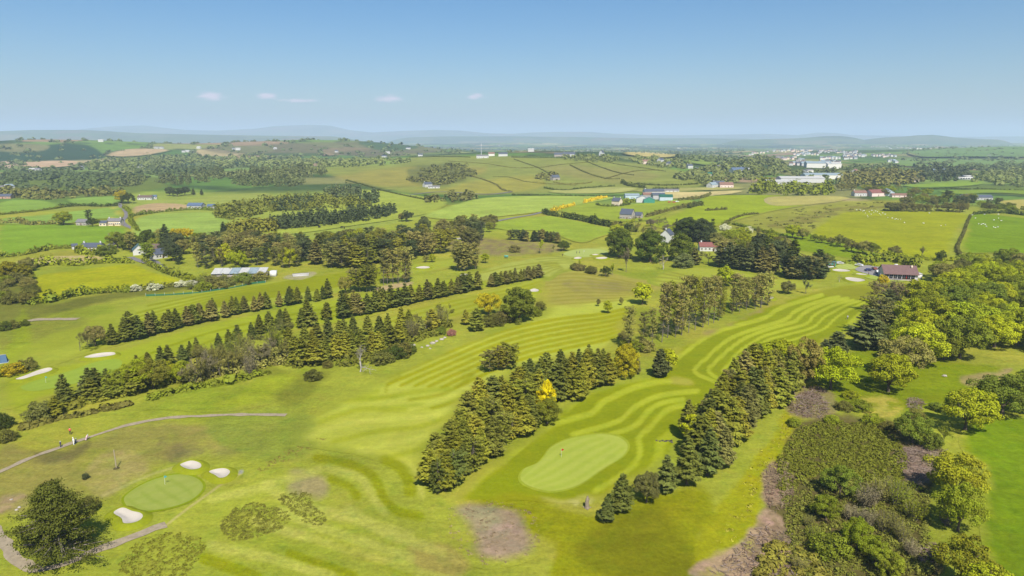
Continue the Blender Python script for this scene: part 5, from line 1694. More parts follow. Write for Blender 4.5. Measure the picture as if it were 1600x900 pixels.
# scrub thicket on the lower right
tree(1312, 776, 'broad', 50, 'mid', 'rounded green tree standing in the middle of the scrub', w=.95)
tree(1290, 812, 'broad', 38, FC(114, 124, 24), 'low dark green tree in the scrub', w=1.0)
tree(1338, 862, 'broad', 50, FC(120, 130, 22), 'fresh green tree low down in the scrub', w=.82)
tree(1366, 880, 'broad', 42, 'mid', 'second green tree low down in the scrub', w=.9)
tree(1390, 905, 'broad', 42, 'mid', 'bottom green tree of the scrub', w=.9)
tree(1298, 868, 'shrub', 34, FC(112, 122, 28), 'dark green bush left of the low scrub tree', cat='shrub', w=1.1)
for (u, v, h) in [(1352, 792, 58), (1378, 780, 60), (1402, 790, 62), (1425, 812, 54), (1380, 830, 54), (1408, 846, 50), (1352, 822, 50), (1330, 812, 40), (1270, 842, 36), (1262, 822, 30), (1425, 870, 42), (1250, 890, 34)]:
    c = random.choice(['dull', 'mid', 'grey'])
    tree(u, v, 'willow', h * .66, c, which('feathery willow bush in the scrub', h / 48, c, .2), 'willow bushes in the scrub', 1.15, 'shrub')
for (u, v, h) in [(1345, 640, 16), (1318, 640, 14), (1362, 662, 16), (1388, 672, 14), (1330, 622, 12), (1460, 640, 12), (1300, 660, 12), (1240, 665, 12), (1430, 655, 16)]:
    c = random.choice(['mid', 'gorse', 'fresh'])
    tree(u, v, 'shrub', h, c, which('small low bush around the brush piles', h / 13.5, c, .15), 'low bushes by the brush piles', 1.4, 'shrub')
thicket([(1225, 700), (1260, 665), (1320, 660), (1380, 672), (1410, 700), (1415, 740), (1380, 760), (1320, 740), (1270, 745), (1220, 770), (1215, 735)], 1500, .62, .8, FC(104, 108, 28), 'dense olive gorse and bramble thicket in front of the brush piles', kind='stuff', nl=36, lsz=.26)
thicket([(1225, 770), (1290, 745), (1350, 750), (1440, 760), (1450, 830), (1440, 905), (1260, 905), (1235, 850)], 1100, .62, .75, FC(112, 112, 40), 'tangled undergrowth among the willow bushes', kind='stuff', nl=36, seed=3, lsz=.26)
thicket([(1180, 905), (1195, 860), (1240, 850), (1290, 890), (1300, 930), (1180, 930)], 90, 1.0, 1.0, FC(128, 120, 44), 'low bracken and bramble at the edge of the bare ground', kind='stuff', nl=52, seed=4)
# heather mounds near the front
thicket([(345, 822), (362, 798), (392, 786), (425, 790), (452, 806), (440, 826), (405, 838), (365, 845)], 800, .36, .3, FC(104, 106, 34), 'mound of brown heather and gorse in the near rough', name='heather_mound', cat='heather', kind='stuff', nl=26)
thicket([(432, 778), (460, 768), (485, 772), (490, 792), (510, 806), (502, 820), (478, 818), (455, 798)], 380, .34, .28, FC(104, 104, 36), 'smaller heather clump split off by a sandy track', name='heather_mound', cat='heather', kind='stuff', nl=26, seed=2)
thicket([(185, 890), (210, 850), (250, 834), (300, 836), (322, 850), (300, 885), (280, 920), (190, 920)], 1000, .36, .26, FC(112, 114, 32), 'heather mound below the curved gravel path', name='heather_mound', cat='heather', kind='stuff', nl=26, seed=5)
thicket([(405, 730), (440, 708), (480, 688), (508, 676), (510, 688), (480, 706), (440, 724), (410, 738)], 280, .3, .22, FC(128, 120, 50), 'thin strip of heather along the meadow bank', name='heather_strip', cat='heather', kind='stuff', nl=36, seed=6)
thicket([(700, 800), (740, 784), (800, 788), (838, 810), (846, 840), (820, 870), (760, 884), (715, 858)], 420, .32, .34, FC(150, 130, 96), 'burnt heather stems on the bare pinkish patch', name='heather_stems', cat='heather', kind='stuff', nl=24, seed=7)
thicket([(1190, 700), (1225, 650), (1240, 620), (1250, 650), (1235, 700), (1210, 740), (1190, 760), (1150, 840), (1120, 850), (1150, 780)], 120, .5, .35, FC(158, 152, 52), 'tufts of long grass between the conifer row and the scrub', name='grass_tufts', cat='grass', kind='stuff', nl=20, seed=8)

# --- the left-hand wooded belt
grove([(180, 405), (230, 388), (300, 385), (330, 392), (290, 412), (240, 415)], 0 + 12, ['broad', 'beltpine'], 11, ['mid', 'dull', 'darkpine'], 'mixed tree round the white houses', 'trees round the white houses', 1.0, seed=1)
grove([(300, 418), (340, 402), (420, 400), (480, 402), (500, 412), (440, 420), (400, 418), (340, 420)], 32, ['beltpine', 'tallpine', 'beltpine', 'spruce'], 13.5, ['pine', 'darkpine', 'dull'], 'pine in the open grove behind the long shed', 'pines behind the long shed', 1.15, seed=2)
grove([(262, 388), (330, 385), (420, 384), (500, 385), (560, 382), (620, 374), (700, 370), (690, 382), (600, 392), (500, 398), (400, 396), (300, 398), (262, 396)], 60, ['beltpine', 'broad', 'beltpine', 'fir'], 11.0, ['darkpine', 'pine', 'dull', 'olive'], 'tree in the long dark shelter belt behind the pine grove', 'long shelter belt', 1.15, seed=3)
grove([(515, 416), (560, 408), (600, 404), (660, 396), (700, 394), (660, 404), (600, 414), (540, 422)], 26, ['beltpine', 'fir', 'beltpine'], 15, ['pine', 'olive', 'darkpine'], 'pine in the grove above the upper fairway', 'pines above the upper fairway', 1.25, seed=4)
grove([(630, 382), (660, 372), (720, 366), (760, 370), (750, 380), (700, 388), (650, 392)], 18, ['beltpine', 'tallpine', 'cypress'], 13, ['pine', 'darkpine'], 'pine at the right end of the shelter belt', 'right end of the shelter belt', 1.1, seed=5)
for (u, v, h, c) in [(353, 413, 34, 'lime'), (414, 408, 24, 'lime'), (452, 418, 32, 'lime'), (372, 420, 36, 'fresh'), (560, 386, 30, 'lime'), (548, 388, 26, 'fresh'), (590, 410, 26, 'fresh'), (675, 410, 14, 'lime'), (666, 410, 12, 'dull')]:
    tree(u, v, 'broad', h, c, 'bright leafy tree standing out among the dark belt pines', 'bright trees among the belt pines', .75)
row([(598, 446), (612, 444), (624, 443), (634, 442), (640, 441)], 6, ['tallpine'], (52, 54), ['pine', 'dull'], 'bare-stemmed pine on the tan worn pad', 'pines on the worn pad', .5, 1.0)
row([(555, 455), (567, 456), (578, 456)], 4, ['beltpine'], (36, 42), ['olive', 'pine'], 'bushy pine left of the tan worn pad', 'bushy pines by the worn pad', .6, 1.15)
tree(540, 459, 'broad', 28, FC(128, 124, 50), 'round thin tree at the left of the worn pad pines', w=.7)
tree(663, 361, 'cypress', 24, 'darkpine', 'dark dome-topped tree rising above the shelter belt', w=1.0)
tree(636, 346, 'broad', 18, 'darkpine', 'dark rounded tree in the clearing above the belt', w=1.05)
tree(628, 346, 'small', 13, 'pine', 'small dark tree beside the rounded one in the clearing', w=1.2)
grove([(705, 362), (730, 352), (770, 350), (770, 360), (740, 370), (712, 370)], 10, ['beltpine', 'broad'], 9.5, ['pine', 'dull', 'olive'], 'tree in the clump left of the country lane', 'clump left of the country lane', 1.2, seed=6)
row([(798, 375), (815, 376), (832, 377), (848, 378), (872, 380)], 14, ['beltpine', 'fir'], (17, 17), ['darkpine', 'pine'], 'pine in the short row below the country lane', 'short pine row below the lane', 1.2, 1.2)
grove([(1110, 388), (1140, 372), (1200, 372), (1240, 384), (1220, 398), (1160, 398)], 22, ['broad', 'twiggy', 'broad'], 8.5, ['fresh', 'dull', 'mid'], 'leafy tree in the copse behind the red-roofed bungalow', 'copse behind the bungalow', 1.2, seed=7)
row([(1062, 370), (1078, 374), (1094, 378), (1108, 378)], 6, ['cypress', 'spruce', 'cypress'], (30, 34), ['darkpine', 'dark'], 'evergreen behind the red-roofed bungalow', 'evergreens behind the bungalow', 1.0, 1.1)
grove([(960, 362), (1000, 352), (1060, 352), (1100, 360), (1080, 372), (1020, 372), (970, 372)], 24, ['broad', 'twiggy', 'twiggy'], 7.5, ['dull', 'fresh', 'mid', 'grey'], 'loose leafy tree in the thicket behind the great cypresses', 'thicket trees behind the cypresses', 1.25, seed=8)
row([(640, 298), (1, 1)], 0, ['broad'], 1, ['mid'], '', '') if False else None
# far left houses' trees
for (u, v, kd, h, c, lab) in [(100, 352, 'broad', 22, 'fresh', 'bushy tree beside the stone barn'), (140, 345, 'beltpine', 18, 'darkpine', 'wind-swept pine above the cream farmhouse'), (145, 354, 'broad', 14, 'dark', 'dark tree in front of the stone barn'),
                           (190, 317, 'broad', 20, 'gold', 'golden tree where the lane turns'), (201, 318, 'broad', 18, 'dark', 'dark tree beside the golden lane tree'), (178, 383, 'twiggy', 22, 'grey', 'leafless grey tree beside the winding lane'),
                           (168, 408, 'broad', 26, 'mid', 'round tree below the lane by the straw strip'), (184, 388, 'broad', 26, 'mid', 'leafy tree beside the lane above the houses'), (203, 390, 'cypress', 28, 'dark', 'dark evergreen above the white gabled house'), (232, 384, 'cypress', 26, 'dark', 'dark evergreen behind the slate-roofed houses'),
                           (260, 388, 'spruce', 38, 'darkpine', 'tall dark spruce right of the white houses'), (277, 376, 'broad', 20, 'gold', 'golden tree at the edge of the pale green field'), (292, 374, 'broad', 18, 'gold', 'second golden tree at the edge of the pale green field'),
                           (350, 370, 'spruce', 24, 'darkpine', 'dark conifer at the corner of the pale green field'), (26, 428, 'broad', 18, 'mid', 'bush tree at the top of the mown field hedge'), (42, 424, 'broad', 22, 'dull', 'dull green tree by the mown field corner'),
                           (15, 440, 'cypress', 32, FC(118, 112, 18), 'mustard-coloured dense cypress at the mown field corner'), (38, 438, 'cypress', 26, FC(112, 108, 20), 'second mustard-coloured cypress at the mown field corner')]:
    tree(u, v, kd, h, c, lab, w=1.1)
grove([(0, 448), (48, 440), (52, 470), (30, 480), (0, 482)], 12, ['shrub', 'broad'], 5, ['mid', 'gorse', 'dull'], 'bush in the scrub left of the mown field', 'scrub left of the mown field', 1.2, cat='shrub', seed=9)
grove([(300, 440), (340, 430), (400, 432), (412, 440), (360, 450), (300, 454)], 16, ['shrub', 'willow'], 4.5, ['mid', 'dull', 'fresh'], 'bush between the long shed and the netting fence', 'bushes by the long shed', 1.3, cat='shrub', seed=10)
for (u, v, w_) in [(211, 455, 1.3), (242, 453, 1.4), (284, 448, 1.3), (300, 448, 1.1), (1133, 360, 1.2), (1170, 364, .9)]:
    tree(u, v, 'shrub', 11, 'white', 'hawthorn bush covered in white blossom', 'white-blossomed hawthorns', w_, 'shrub')
tree(1440, 402, 'twiggy', 18, 'dull', 'thin twin-stemmed tree at the foot of the sheep field', w=1.3)
tree(1470, 408, 'broad', 18, 'dark', 'dark round tree at the corner of the sheep field', w=.8)
for (u, v, h, c) in [(1238, 372, 22, 'fresh'), (1254, 374, 18, 'dull'), (1272, 377, 12, 'mid'), (1284, 380, 13, 'mid'), (1298, 382, 12, 'dull'), (1312, 386, 20, 'dull'), (1330, 394, 20, 'pine'), (1350, 397, 22, 'dull'), (1362, 398, 20, 'mid'), (1398, 400, 17, 'pine')]:
    tree(u, v, 'broad', h, c, 'hedgerow tree along the lower edge of the sheep field', 'hedgerow trees below the sheep field', 1.05)
row([(1392, 330), (1420, 331), (1450, 331), (1480, 331), (1505, 331)], 15, ['twiggy', 'twiggy', 'broad'], (15, 14), ['dull', 'pine'], 'thin willow in the line along the top of the sheep field', 'willows above the sheep field', 1.5, 1.2)
for (u, v, h) in [(1480, 318, 22), (1493, 320, 16), (1506, 324, 18), (1519, 322, 18), (1545, 326, 16), (1557, 326, 18)]:
    tree(u, v, 'beltpine', h, 'darkpine', 'dark wind-shaped pine by the grey bungalows', 'dark pines by the grey bungalows', 1.2)
grove([(1400, 322), (1440, 318), (1560, 330), (1600, 334), (1600, 330), (1540, 322), (1440, 312)], 20, ['broad', 'shrub'], 7, ['mid', 'dull'], 'tree in the shelter belt above the deep green field', 'shelter belt above the deep green field', 1.3, seed=11)
grove([(1300, 300), (1330, 296), (1400, 298), (1450, 305), (1520, 312), (1470, 318), (1420, 312), (1340, 300)], 30, ['broad', 'twiggy', 'broad'], 9, ['dull', 'mid', 'fresh'], 'tree in the belt behind the red-roofed farm', 'belt behind the red-roofed farm', 1.3, seed=12)
row([(265, 306), (272, 307), (283, 306), (295, 305), (315, 305)], 5, ['spruce', 'broad'], (14, 12), ['darkpine'], 'single pine on the pasture below the pine blocks', 'single pines on the pasture', .5, 1.2)

# --- hedges
HD = [
 ([(0, 403), (40, 398), (80, 390), (120, 388)], 3.0, 'mid', 'leafy hedge below the vivid green field'),
 ([(0, 336), (60, 330), (100, 324)], 2.2, 'mid', 'dark hedge under the small grass field'),
 ([(95, 324), (130, 322), (160, 323), (186, 321)], 3.2, 'dark', 'dark hedge above the lane bend field'),
 ([(0, 350), (30, 349), (50, 352), (95, 350)], 4.0, 'dull', 'bushy hedge between the two left fields'),
 ([(205, 338), (250, 332), (300, 328), (345, 330)], 3.0, 'mid', 'hedge between the tan field and the pale green field'),
 ([(192, 325), (203, 332), (204, 345), (212, 356), (217, 362)], 3.0, 'mid', 'hedge along the outer side of the winding lane'),
 ([(45, 476), (80, 472), (110, 464), (150, 459), (205, 456)], 3.4, 'mid', 'scrubby hedge under the mustard mown field'),
 ([(205, 456), (250, 450), (300, 446), (340, 438), (412, 440)], 2.6, 'gorse', 'scrubby bank behind the netting fence'),
 ([(35, 424), (75, 414), (120, 415), (165, 411), (208, 411)], 4.2, 'mid', 'tall hedge above the mustard mown field'),
 ([(228, 412), (250, 422), (270, 430), (300, 438)], 3.0, 'mid', 'hedge running down beside the grey drive'),
 ([(120, 394), (140, 398), (165, 399)], 4.0, 'mid', 'garden shrubs in front of the slate-roofed bungalow'),
 ([(850, 334), (865, 338), (900, 343), (940, 352), (990, 362)], 5.0, 'dark', 'thick dark hedge line running down to the great cypresses'),
 ([(862, 330), (880, 326), (898, 321)], 3.2, FC(200, 176, 26), 'yellow gorse hedge beside the pale field'),
 ([(912, 318), (930, 313), (948, 309)], 3.2, FC(206, 182, 24), 'yellow gorse hedge left of the cream farmhouse gable'),
 ([(932, 321), (945, 323), (965, 323), (985, 320)], 2.6, 'dark', 'clipped dark hedge round the farmhouse garden'),
 ([(972, 318), (990, 316)], 5.5, 'mid', 'tall shrubs between the farmhouse and the sheds'),
 ([(1010, 340), (1025, 336), (1050, 329), (1085, 320)], 3.6, 'gorse', 'ragged hedge right of the stone house'),
 ([(1060, 314), (1080, 312), (1100, 309), (1110, 304)], 3.4, 'dull', 'hedge along the straw-coloured field'),
 ([(1075, 326), (1090, 322), (1098, 322)], 5.0, 'dark', 'dark bush clump in the bright pasture'),
 ([(1103, 330), (1120, 329), (1135, 328)], 2.6, 'gorse', 'gorse clump in the bright pasture'),
 ([(1128, 356), (1140, 346), (1160, 338), (1185, 335)], 2.2, 'gorse', 'gorse bank climbing towards the scrubby pasture'),
 ([(1130, 350), (1150, 352), (1180, 360), (1230, 372)], 2.4, 'mid', 'low hedge under the scrubby pasture'),
 ([(1500, 400), (1495, 388), (1503, 370), (1510, 352), (1516, 338)], 2.0, 'gorse', 'scrubby bank between the two sheep fields'),
 ([(1390, 402), (1440, 406), (1490, 408)], 2.6, 'fresh', 'hedge along the foot of the sheep field'),
 ([(850, 294), (880, 298), (930, 293), (960, 291)], 2.2, 'dark', 'long dark hedge at the foot of the hill'),
 ([(800, 305), (860, 306), (960, 308)], 1.8, 'dark', 'thin dark hedge above the wide pale field'),
 ([(972, 286), (985, 291), (1008, 294)], 4.5, 'dark', 'curved dark hedge in the valley pasture'),
 ([(1020, 296), (1040, 296), (1060, 296)], 3.0, 'dark', 'short hedge above the pale pasture strip'),
 ([(803, 249), (820, 255), (840, 262), (858, 272), (870, 282)], 1.5, 'gorse', 'hedge bank running down the hill past the slate house'),
 ([(845, 262), (880, 257), (918, 254)], 1.2, 'gorse', 'hedge bank across the upper hillside'),
 ([(890, 258), (915, 270), (945, 279), (968, 280)], 1.9, 'gorse', 'gorse hedge down the right of the hillside'),
 ([(915, 252), (940, 262), (965, 270), (990, 274)], 1.6, 'gorse', 'second gorse hedge down the right of the hillside'),
 ([(735, 275), (755, 281), (775, 289), (785, 297), (800, 300)], 1.9, 'dull', 'hedge running down the left of the hillside to the lane'),
 ([(540, 282), (570, 290), (600, 299), (640, 308), (670, 314)], 1.9, 'dark', 'hedge line below the left hillside pasture'),
 ([(640, 246), (700, 245), (735, 246)], 1.6, 'dark', 'hedge along the hill crest left of the mast'),
 ([(800, 246), (860, 247), (905, 247), (960, 248)], 3.4, 'farwood', 'hedge trees along the hill crest'),
 ([(865, 285), (882, 288), (905, 288), (925, 285)], 2.0, 'dull', 'hedge below the hillside slate house'),
 ([(770, 276), (795, 277), (820, 284)], 1.0, 'gorse', 'short gorse line on the open hillside'),
 ([(1380, 330), (1430, 329), (1500, 332)], 2.4, 'dull', 'low hedge under the line of willows'),
 ([(1520, 336), (1560, 333), (1610, 338)], 3.2, 'dark', 'dark hedge above the deep green field'),
 ([(1440, 296), (1500, 296), (1560, 297), (1620, 299)], 2.2, 'dark', 'thin hedge across the right-hand grass fields'),
 ([(1306, 411), (1320, 412), (1334, 413)], 1.8, 'fresh', 'clipped hedge behind the practice green'),
 ([(1348, 413), (1372, 417)], 1.6, 'fresh', 'clipped hedge behind the car park'),
 ([(1338, 410), (1362, 410), (1384, 408), (1410, 412), (1430, 418)], 6.0, 'mid', 'tall leafy hedge behind the clubhouse'),
]
HD += [([(700, 252), (760, 256), (800, 262), (845, 262)], 1.2, 'gorse', 'thin hedge bank across the open hillside'), ([(930, 249), (960, 256), (1000, 262), (1040, 268)], 1.3, 'gorse', 'thin hedge bank below the crest farmhouses'),
       ([(945, 280), (990, 268), (1030, 266)], 1.3, 'gorse', 'cross hedge between the hillside gorse hedges'), ([(820, 284), (850, 287), (900, 290)], 1.4, 'dull', 'low hedge under the hillside house'), ([(990, 288), (1040, 290), (1090, 288)], 2.2, 'dark', 'hedge above the valley pasture')]
for ln, h, c, lab in HD:
    hedge(ln, h, lab, c)

# --- woods further away, each one mass
WD = [
 ([(170, 288), (200, 278), (230, 282), (200, 293)], 90, 4.5, 10, 'darkpine', 'dark pine block at the left of the pasture'),
 ([(240, 284), (300, 272), (345, 268), (345, 280), (280, 290)], 170, 4.5, 10, 'darkpine', 'long dark pine block below the scrub valley'),
 ([(355, 275), (400, 266), (420, 270), (380, 284)], 90, 4.5, 10, 'darkpine', 'short dark pine block beside the sloping pasture'),
 ([(405, 270), (470, 263), (512, 268), (500, 276), (430, 276)], 170, 4.5, 10, 'darkpine', 'upper dark pine block on the ridge'),
 ([(360, 285), (400, 278), (470, 280), (470, 290), (390, 292)], 170, 4.5, 10, 'darkpine', 'dark pine block with a rounded right end'),
 ([(505, 306), (530, 298), (560, 300), (562, 308), (520, 311)], 150, 3.6, 10, 'darkpine', 'dark square pine block in the clearing'),
 ([(560, 318), (580, 306), (592, 308), (588, 318)], 60, 3.6, 10, 'darkpine', 'small dark pine block right of the clearing'),
 ([(340, 330), (400, 318), (480, 312), (570, 318), (560, 326), (440, 332), (350, 344)], 420, 3.2, 8, 'olive', 'olive plantation strip above the dark pine wall'),
 ([(425, 324), (470, 314), (490, 316), (490, 324), (440, 330)], 130, 3.4, 9, 'darkpine', 'pine strip left of the clearing'),
 ([(425, 352), (480, 344), (540, 338), (610, 330), (612, 337), (560, 348), (480, 356), (430, 360)], 420, 3.2, 9, 'darkpine', 'long dark pine wall below the clearing'),
 ([(350, 362), (400, 352), (430, 352), (430, 362), (370, 368)], 150, 3, 7, 'olive', 'young conifer strip beside the long pine wall'),
 ([(0, 272), (100, 270), (200, 272), (300, 262), (330, 268), (240, 278), (160, 296), (60, 300), (0, 296)], 420, 7, 6, 'farwood', 'scrubby willow valley floor on the far left'),
 ([(0, 296), (90, 300), (180, 296), (190, 304), (90, 312), (0, 308)], 140, 5, 6, 'dull', 'bushy scrub in front of the willow valley'),
 ([(130, 262), (170, 255), (240, 248), (290, 244), (330, 250), (260, 262), (170, 268)], 300, 9, 13, 'farwood', 'dense broadleaf wood across the left valley'),
 ([(330, 248), (420, 246), (520, 250), (640, 250), (640, 254), (540, 262), (420, 262), (330, 262)], 300, 9, 10, 'farwood', 'wooded hedges along the middle valley'),
 ([(655, 268), (700, 258), (735, 262), (740, 276), (690, 282), (655, 276)], 130, 5, 5, 'gorse', 'gorse and hazel scrub on the hillside'),
 ([(640, 280), (690, 282), (710, 284), (690, 290), (650, 286)], 50, 5, 6, 'dull', 'scrub above the white hillside cottage'),
 ([(655, 314), (700, 306), (740, 306), (740, 312), (690, 318)], 40, 5, 6, 'dull', 'bushes beside the far lane'),
 ([(840, 276), (868, 272), (866, 284), (848, 284)], 26, 5, 6, 'dull', 'hazel clump left of the hillside slate house'),
 ([(1050, 282), (1080, 268), (1140, 258), (1180, 262), (1200, 275), (1120, 290), (1070, 288)], 240, 7, 9, 'farwood', 'wooded village edge below the hilltop fields'),
 ([(1130, 262), (1180, 250), (1220, 255), (1230, 272), (1180, 280)], 170, 8, 13, 'farwood', 'tall wood left of the town'),
 ([(1170, 296), (1200, 285), (1260, 290), (1300, 296), (1300, 304), (1230, 306), (1180, 304)], 130, 5.5, 9, 'mid', 'leafy belt in front of the white industrial roofs'),
 ([(1230, 272), (1300, 262), (1400, 262), (1400, 280), (1320, 292), (1260, 282)], 150, 7, 7, 'farwood', 'trees between the industrial roofs and the town'),
 ([(1310, 290), (1340, 272), (1420, 272), (1440, 284), (1380, 292)], 200, 7, 11, 'dull', 'brownish wood right of the industrial roofs'),
 ([(1420, 280), (1440, 264), (1500, 266), (1520, 280), (1470, 284)], 150, 7, 11, 'darkpine', 'dark wood left of the white modern house'),
 ([(1520, 284), (1560, 268), (1640, 270), (1640, 290), (1560, 292)], 170, 7, 8, 'farwood', 'hedged woodland right of the white modern house'),
 ([(1500, 262), (1560, 258), (1640, 258), (1640, 266), (1540, 268)], 130, 9, 10, 'farwood', 'wood along the foot of the cool green fields'),
 ([(985, 246), (1040, 249), (1080, 258), (1060, 266), (1000, 256)], 90, 6, 7, 'farwood', 'hedged gardens on the right shoulder of the hill'),
 ([(880, 246), (940, 246), (970, 250), (960, 254), (900, 252)], 70, 6, 8, 'farwood', 'trees round the houses on the hill crest'),
]
for poly, n, rad, h, c, lab in WD:
    con = c in ('darkpine', 'pine')
    thicket(poly, n, rad * (.7 if con else .8), h, c, lab, name='woodland', cat='wood', kind='stuff', nl=26, conic=.55 if con else 0, mat='needle' if con else ('farleaf' if c == 'farwood' else 'leaf'), lsz=.42)
thicket([(1140, 350), (1200, 340), (1260, 325), (1390, 316), (1400, 322), (1300, 338), (1262, 362), (1190, 366)], 90, 1.8, 1.2, 'gorse', 'gorse tufts dotted over the scrubby pasture', name='gorse_tufts', cat='gorse', kind='stuff', nl=30, lsz=.34)
# hedgerow trees of the far mosaic
rr = np.random.default_rng(5)
cand = []
while sum(len(c) for c in cand) < 3600:
    yy = 1500 + (rr.random(60000) ** 1.3) * 5500
    xx = (rr.random(60000) * 2 - 1) * .95 * yy
    uu, vv = proj(xx, yy, Z(xx, yy))
    _, dd = far_cells(xx, yy)
    wm = fbm(xx / 420, yy / 420, 51, 4) > .6
    ok = ((dd < 9) | (wm & (rr.random(60000) < .15))) & ~((uu > 480) & (uu < 1060) & (yy < 2100)) & ~((uu > 1165) & (uu < 1410) & (vv > 229) & (vv < 260)) & (uu > -60) & (uu < 1660)
    cand.append(np.column_stack([xx[ok], yy[ok], Z(xx[ok], yy[ok]) - .3]))
pts = np.vstack(cand)[:3600]
f = .6 + .8 * rr.random(len(pts))
clump_mass('far_hedgerows', pts, 7.5 * f, 8 * f, FC(104, 116, 68), 'hedgerow trees of the hazy far countryside', 'hedgerows', 12, .6, 'stuff', mat='farleaf')

# ================================================================== BUILDINGS
def boxes(lst):
    """list of (cx,cy,cz,sx,sy,sz) -> V,F"""
    Vs, Fs = [], []
    for i, (cx, cy, cz, sx, sy, sz) in enumerate(lst):
        v = np.array([(x, y, z) for x in (-.5, .5) for y in (-.5, .5) for z in (-.5, .5)]) * np.array([sx, sy, sz]) + np.array([cx, cy, cz])
        Vs.append(v)
        Fs.append(np.array([(0, 1, 3, 2), (4, 6, 7, 5), (0, 4, 5, 1), (2, 3, 7, 6), (0, 2, 6, 4), (1, 5, 7, 3)]) + 8 * i)
    return np.vstack(Vs), np.vstack(Fs)


def box_part(name, b, mat, parent):
    V, F = boxes(b if isinstance(b, list) else [b])
    return add_obj(name, mesh_np(name, V, F, mat), parent)


def poly_mesh(name, V, F, mat):
    me = bpy.data.meshes.new(name)
    me.from_pydata([tuple(v) for v in V], [], F)
    me.materials.append(mat)
    me.update()
    return me


ROOFS = dict(slate=C(104, 112, 128), brown=C(132, 112, 102), red=C(164, 108, 100), purple=C(146, 116, 112), teal=C(96, 130, 140), blue=C(112, 132, 160), grey=C(150, 146, 148), green=C(48, 118, 96), white=C(222, 221, 216), rust=C(166, 128, 112), bluegrey=C(170, 188, 196))
WALLS = dict(white=(.50, .495, .47), cream=(.62, .52, .37), stone=(.34, .30, .26), grey=(.40, .39, .38), pink=(.66, .52, .46), brick=(.40, .24, .18), tin=(.42, .50, .54), green=(.05, .22, .16), pale=(.62, .6, .54))
for k_, v_ in ROOFS.items():
    m, nt, out = new_mat('roof_' + k_)
    b = principled(nt, out, .75, .2)
    tc = nt.nodes.new('ShaderNodeTexCoord')
    w_ = nt.nodes.new('ShaderNodeTexWave')
    w_.wave_type = 'BANDS'
    w_.bands_direction = 'Z'
    w_.inputs['Scale'].default_value = 5.0
    w_.inputs['Distortion'].default_value = 1.5
    nt.links.new(tc.outputs['Object'], w_.inputs['Vector'])
    rg = nt.nodes.new('ShaderNodeRGB')
    rg.outputs[0].default_value = tuple(v_) + (1,)
    f_ = mathn(nt, 'MULTIPLY', maprange(nt, w_.outputs['Fac'], 0, 1, .9, 1.06), maprange(nt, noise(nt, 1.2, 5, tc.outputs['Object']), .3, .7, .85, 1.15))
    nt.links.new(scale_col(nt, rg.outputs[0], f_), b.inputs['Base Color'])
    M['roof_' + k_] = m
for k_, v_ in WALLS.items():
    M['wall_' + k_] = plain_mat('wall_' + k_, v_, .85, .09, .7)
M['door'] = plain_mat('door_paint', (.12, .06, .04), .6, .1)
M['metal'] = plain_mat('grey_metal', (.4, .41, .42), .5, .1, 1, .4)


def house(u, v, L, W, H, label, wall='white', roof='slate', yaw=0.0, pitch=.75, chim=0, win=4, gwin=0, name='house', cat='house', over=.3, detail=True, door=True, group=None, at=None):
    """gabled building, long axis along local x, front towards local -y"""
    p = G1(u, v) if at is None else at
    o = empty(name, p, math.radians(yaw))
    tag(o, label, cat, group)
    rise = W / 2 * pitch
    a, b = L / 2, W / 2
    zb = -.6
    V = [(-a, -b, zb), (a, -b, zb), (a, b, zb), (-a, b, zb), (-a, -b, H), (a, -b, H), (a, b, H), (-a, b, H), (-a, 0, H + rise), (a, 0, H + rise)]
    F = [(0, 1, 5, 4), (2, 3, 7, 6), (1, 2, 6, 9, 5), (3, 0, 4, 8, 7), (4, 5, 9, 8), (6, 7, 8, 9)]
    add_obj('wall', poly_mesh('wall', V, F, M['wall_' + wall]), o)
    t = .18
    s = over
    drop = s * pitch
    RV, RF = [], []
    for sg in (-1, 1):
        k0 = len(RV)
        e0, e1 = (sg * (b + s), H - drop + .03), (0, H + rise + .03)
        for x in (-a - s, a + s):
            RV += [(x, e0[0], e0[1]), (x, e1[0], e1[1]), (x, e1[0], e1[1] + t), (x, e0[0], e0[1] + t)]
        RF += [tuple(k0 + i for i in f) for f in ((0, 1, 2, 3), (7, 6, 5, 4), (0, 4, 5, 1), (3, 2, 6, 7), (0, 3, 7, 4), (1, 5, 6, 2))]
    rf = add_obj('roof', poly_mesh('roof', RV, RF, M['roof_' + roof]), o)
    cxs = {0: [], 1: [-a * .85], 2: [-a * .85, a * .85], 3: [-a * .85, 0, a * .85]}[chim]
    for cx in cxs:
        box_part('chimney', [(cx, 0, H + rise + .35, .8, .7, 1.5), (cx, 0, H + rise + 1.15, .95, .85, .14)], M['wall_' + ('white' if wall in ('white', 'cream') else 'stone')], rf)
    if detail:
        slots = win + (1 if door else 0)
        dk = slots // 2
        for i in range(slots):
            x = -a + L * (i + .5) / slots
            if door and i == dk:
                box_part('door', (x, -b - .03, 1.0, .95, .08, 2.0), M['door'], o)
                continue
            f_ = box_part('window', [(x, -b - .02, min(H * .6, 1.6), 1.15, .06, 1.15)], M['white'], o)
            box_part('pane', [(x - .26, -b - .055, min(H * .6, 1.6), .44, .03, .98), (x + .26, -b - .055, min(H * .6, 1.6), .44, .03, .98)], M['glass'], f_)
        for i in range(gwin):
            for sg in (-1, 1):
                z = H * .5 + i * H * .55
                f_ = box_part('window', [(sg * (a + .02), 0, z, .06, 1.1, 1.1)], M['white'], o)
                box_part('pane', [(sg * (a + .055), 0, z, .03, .95, .95)], M['glass'], f_)
    return o


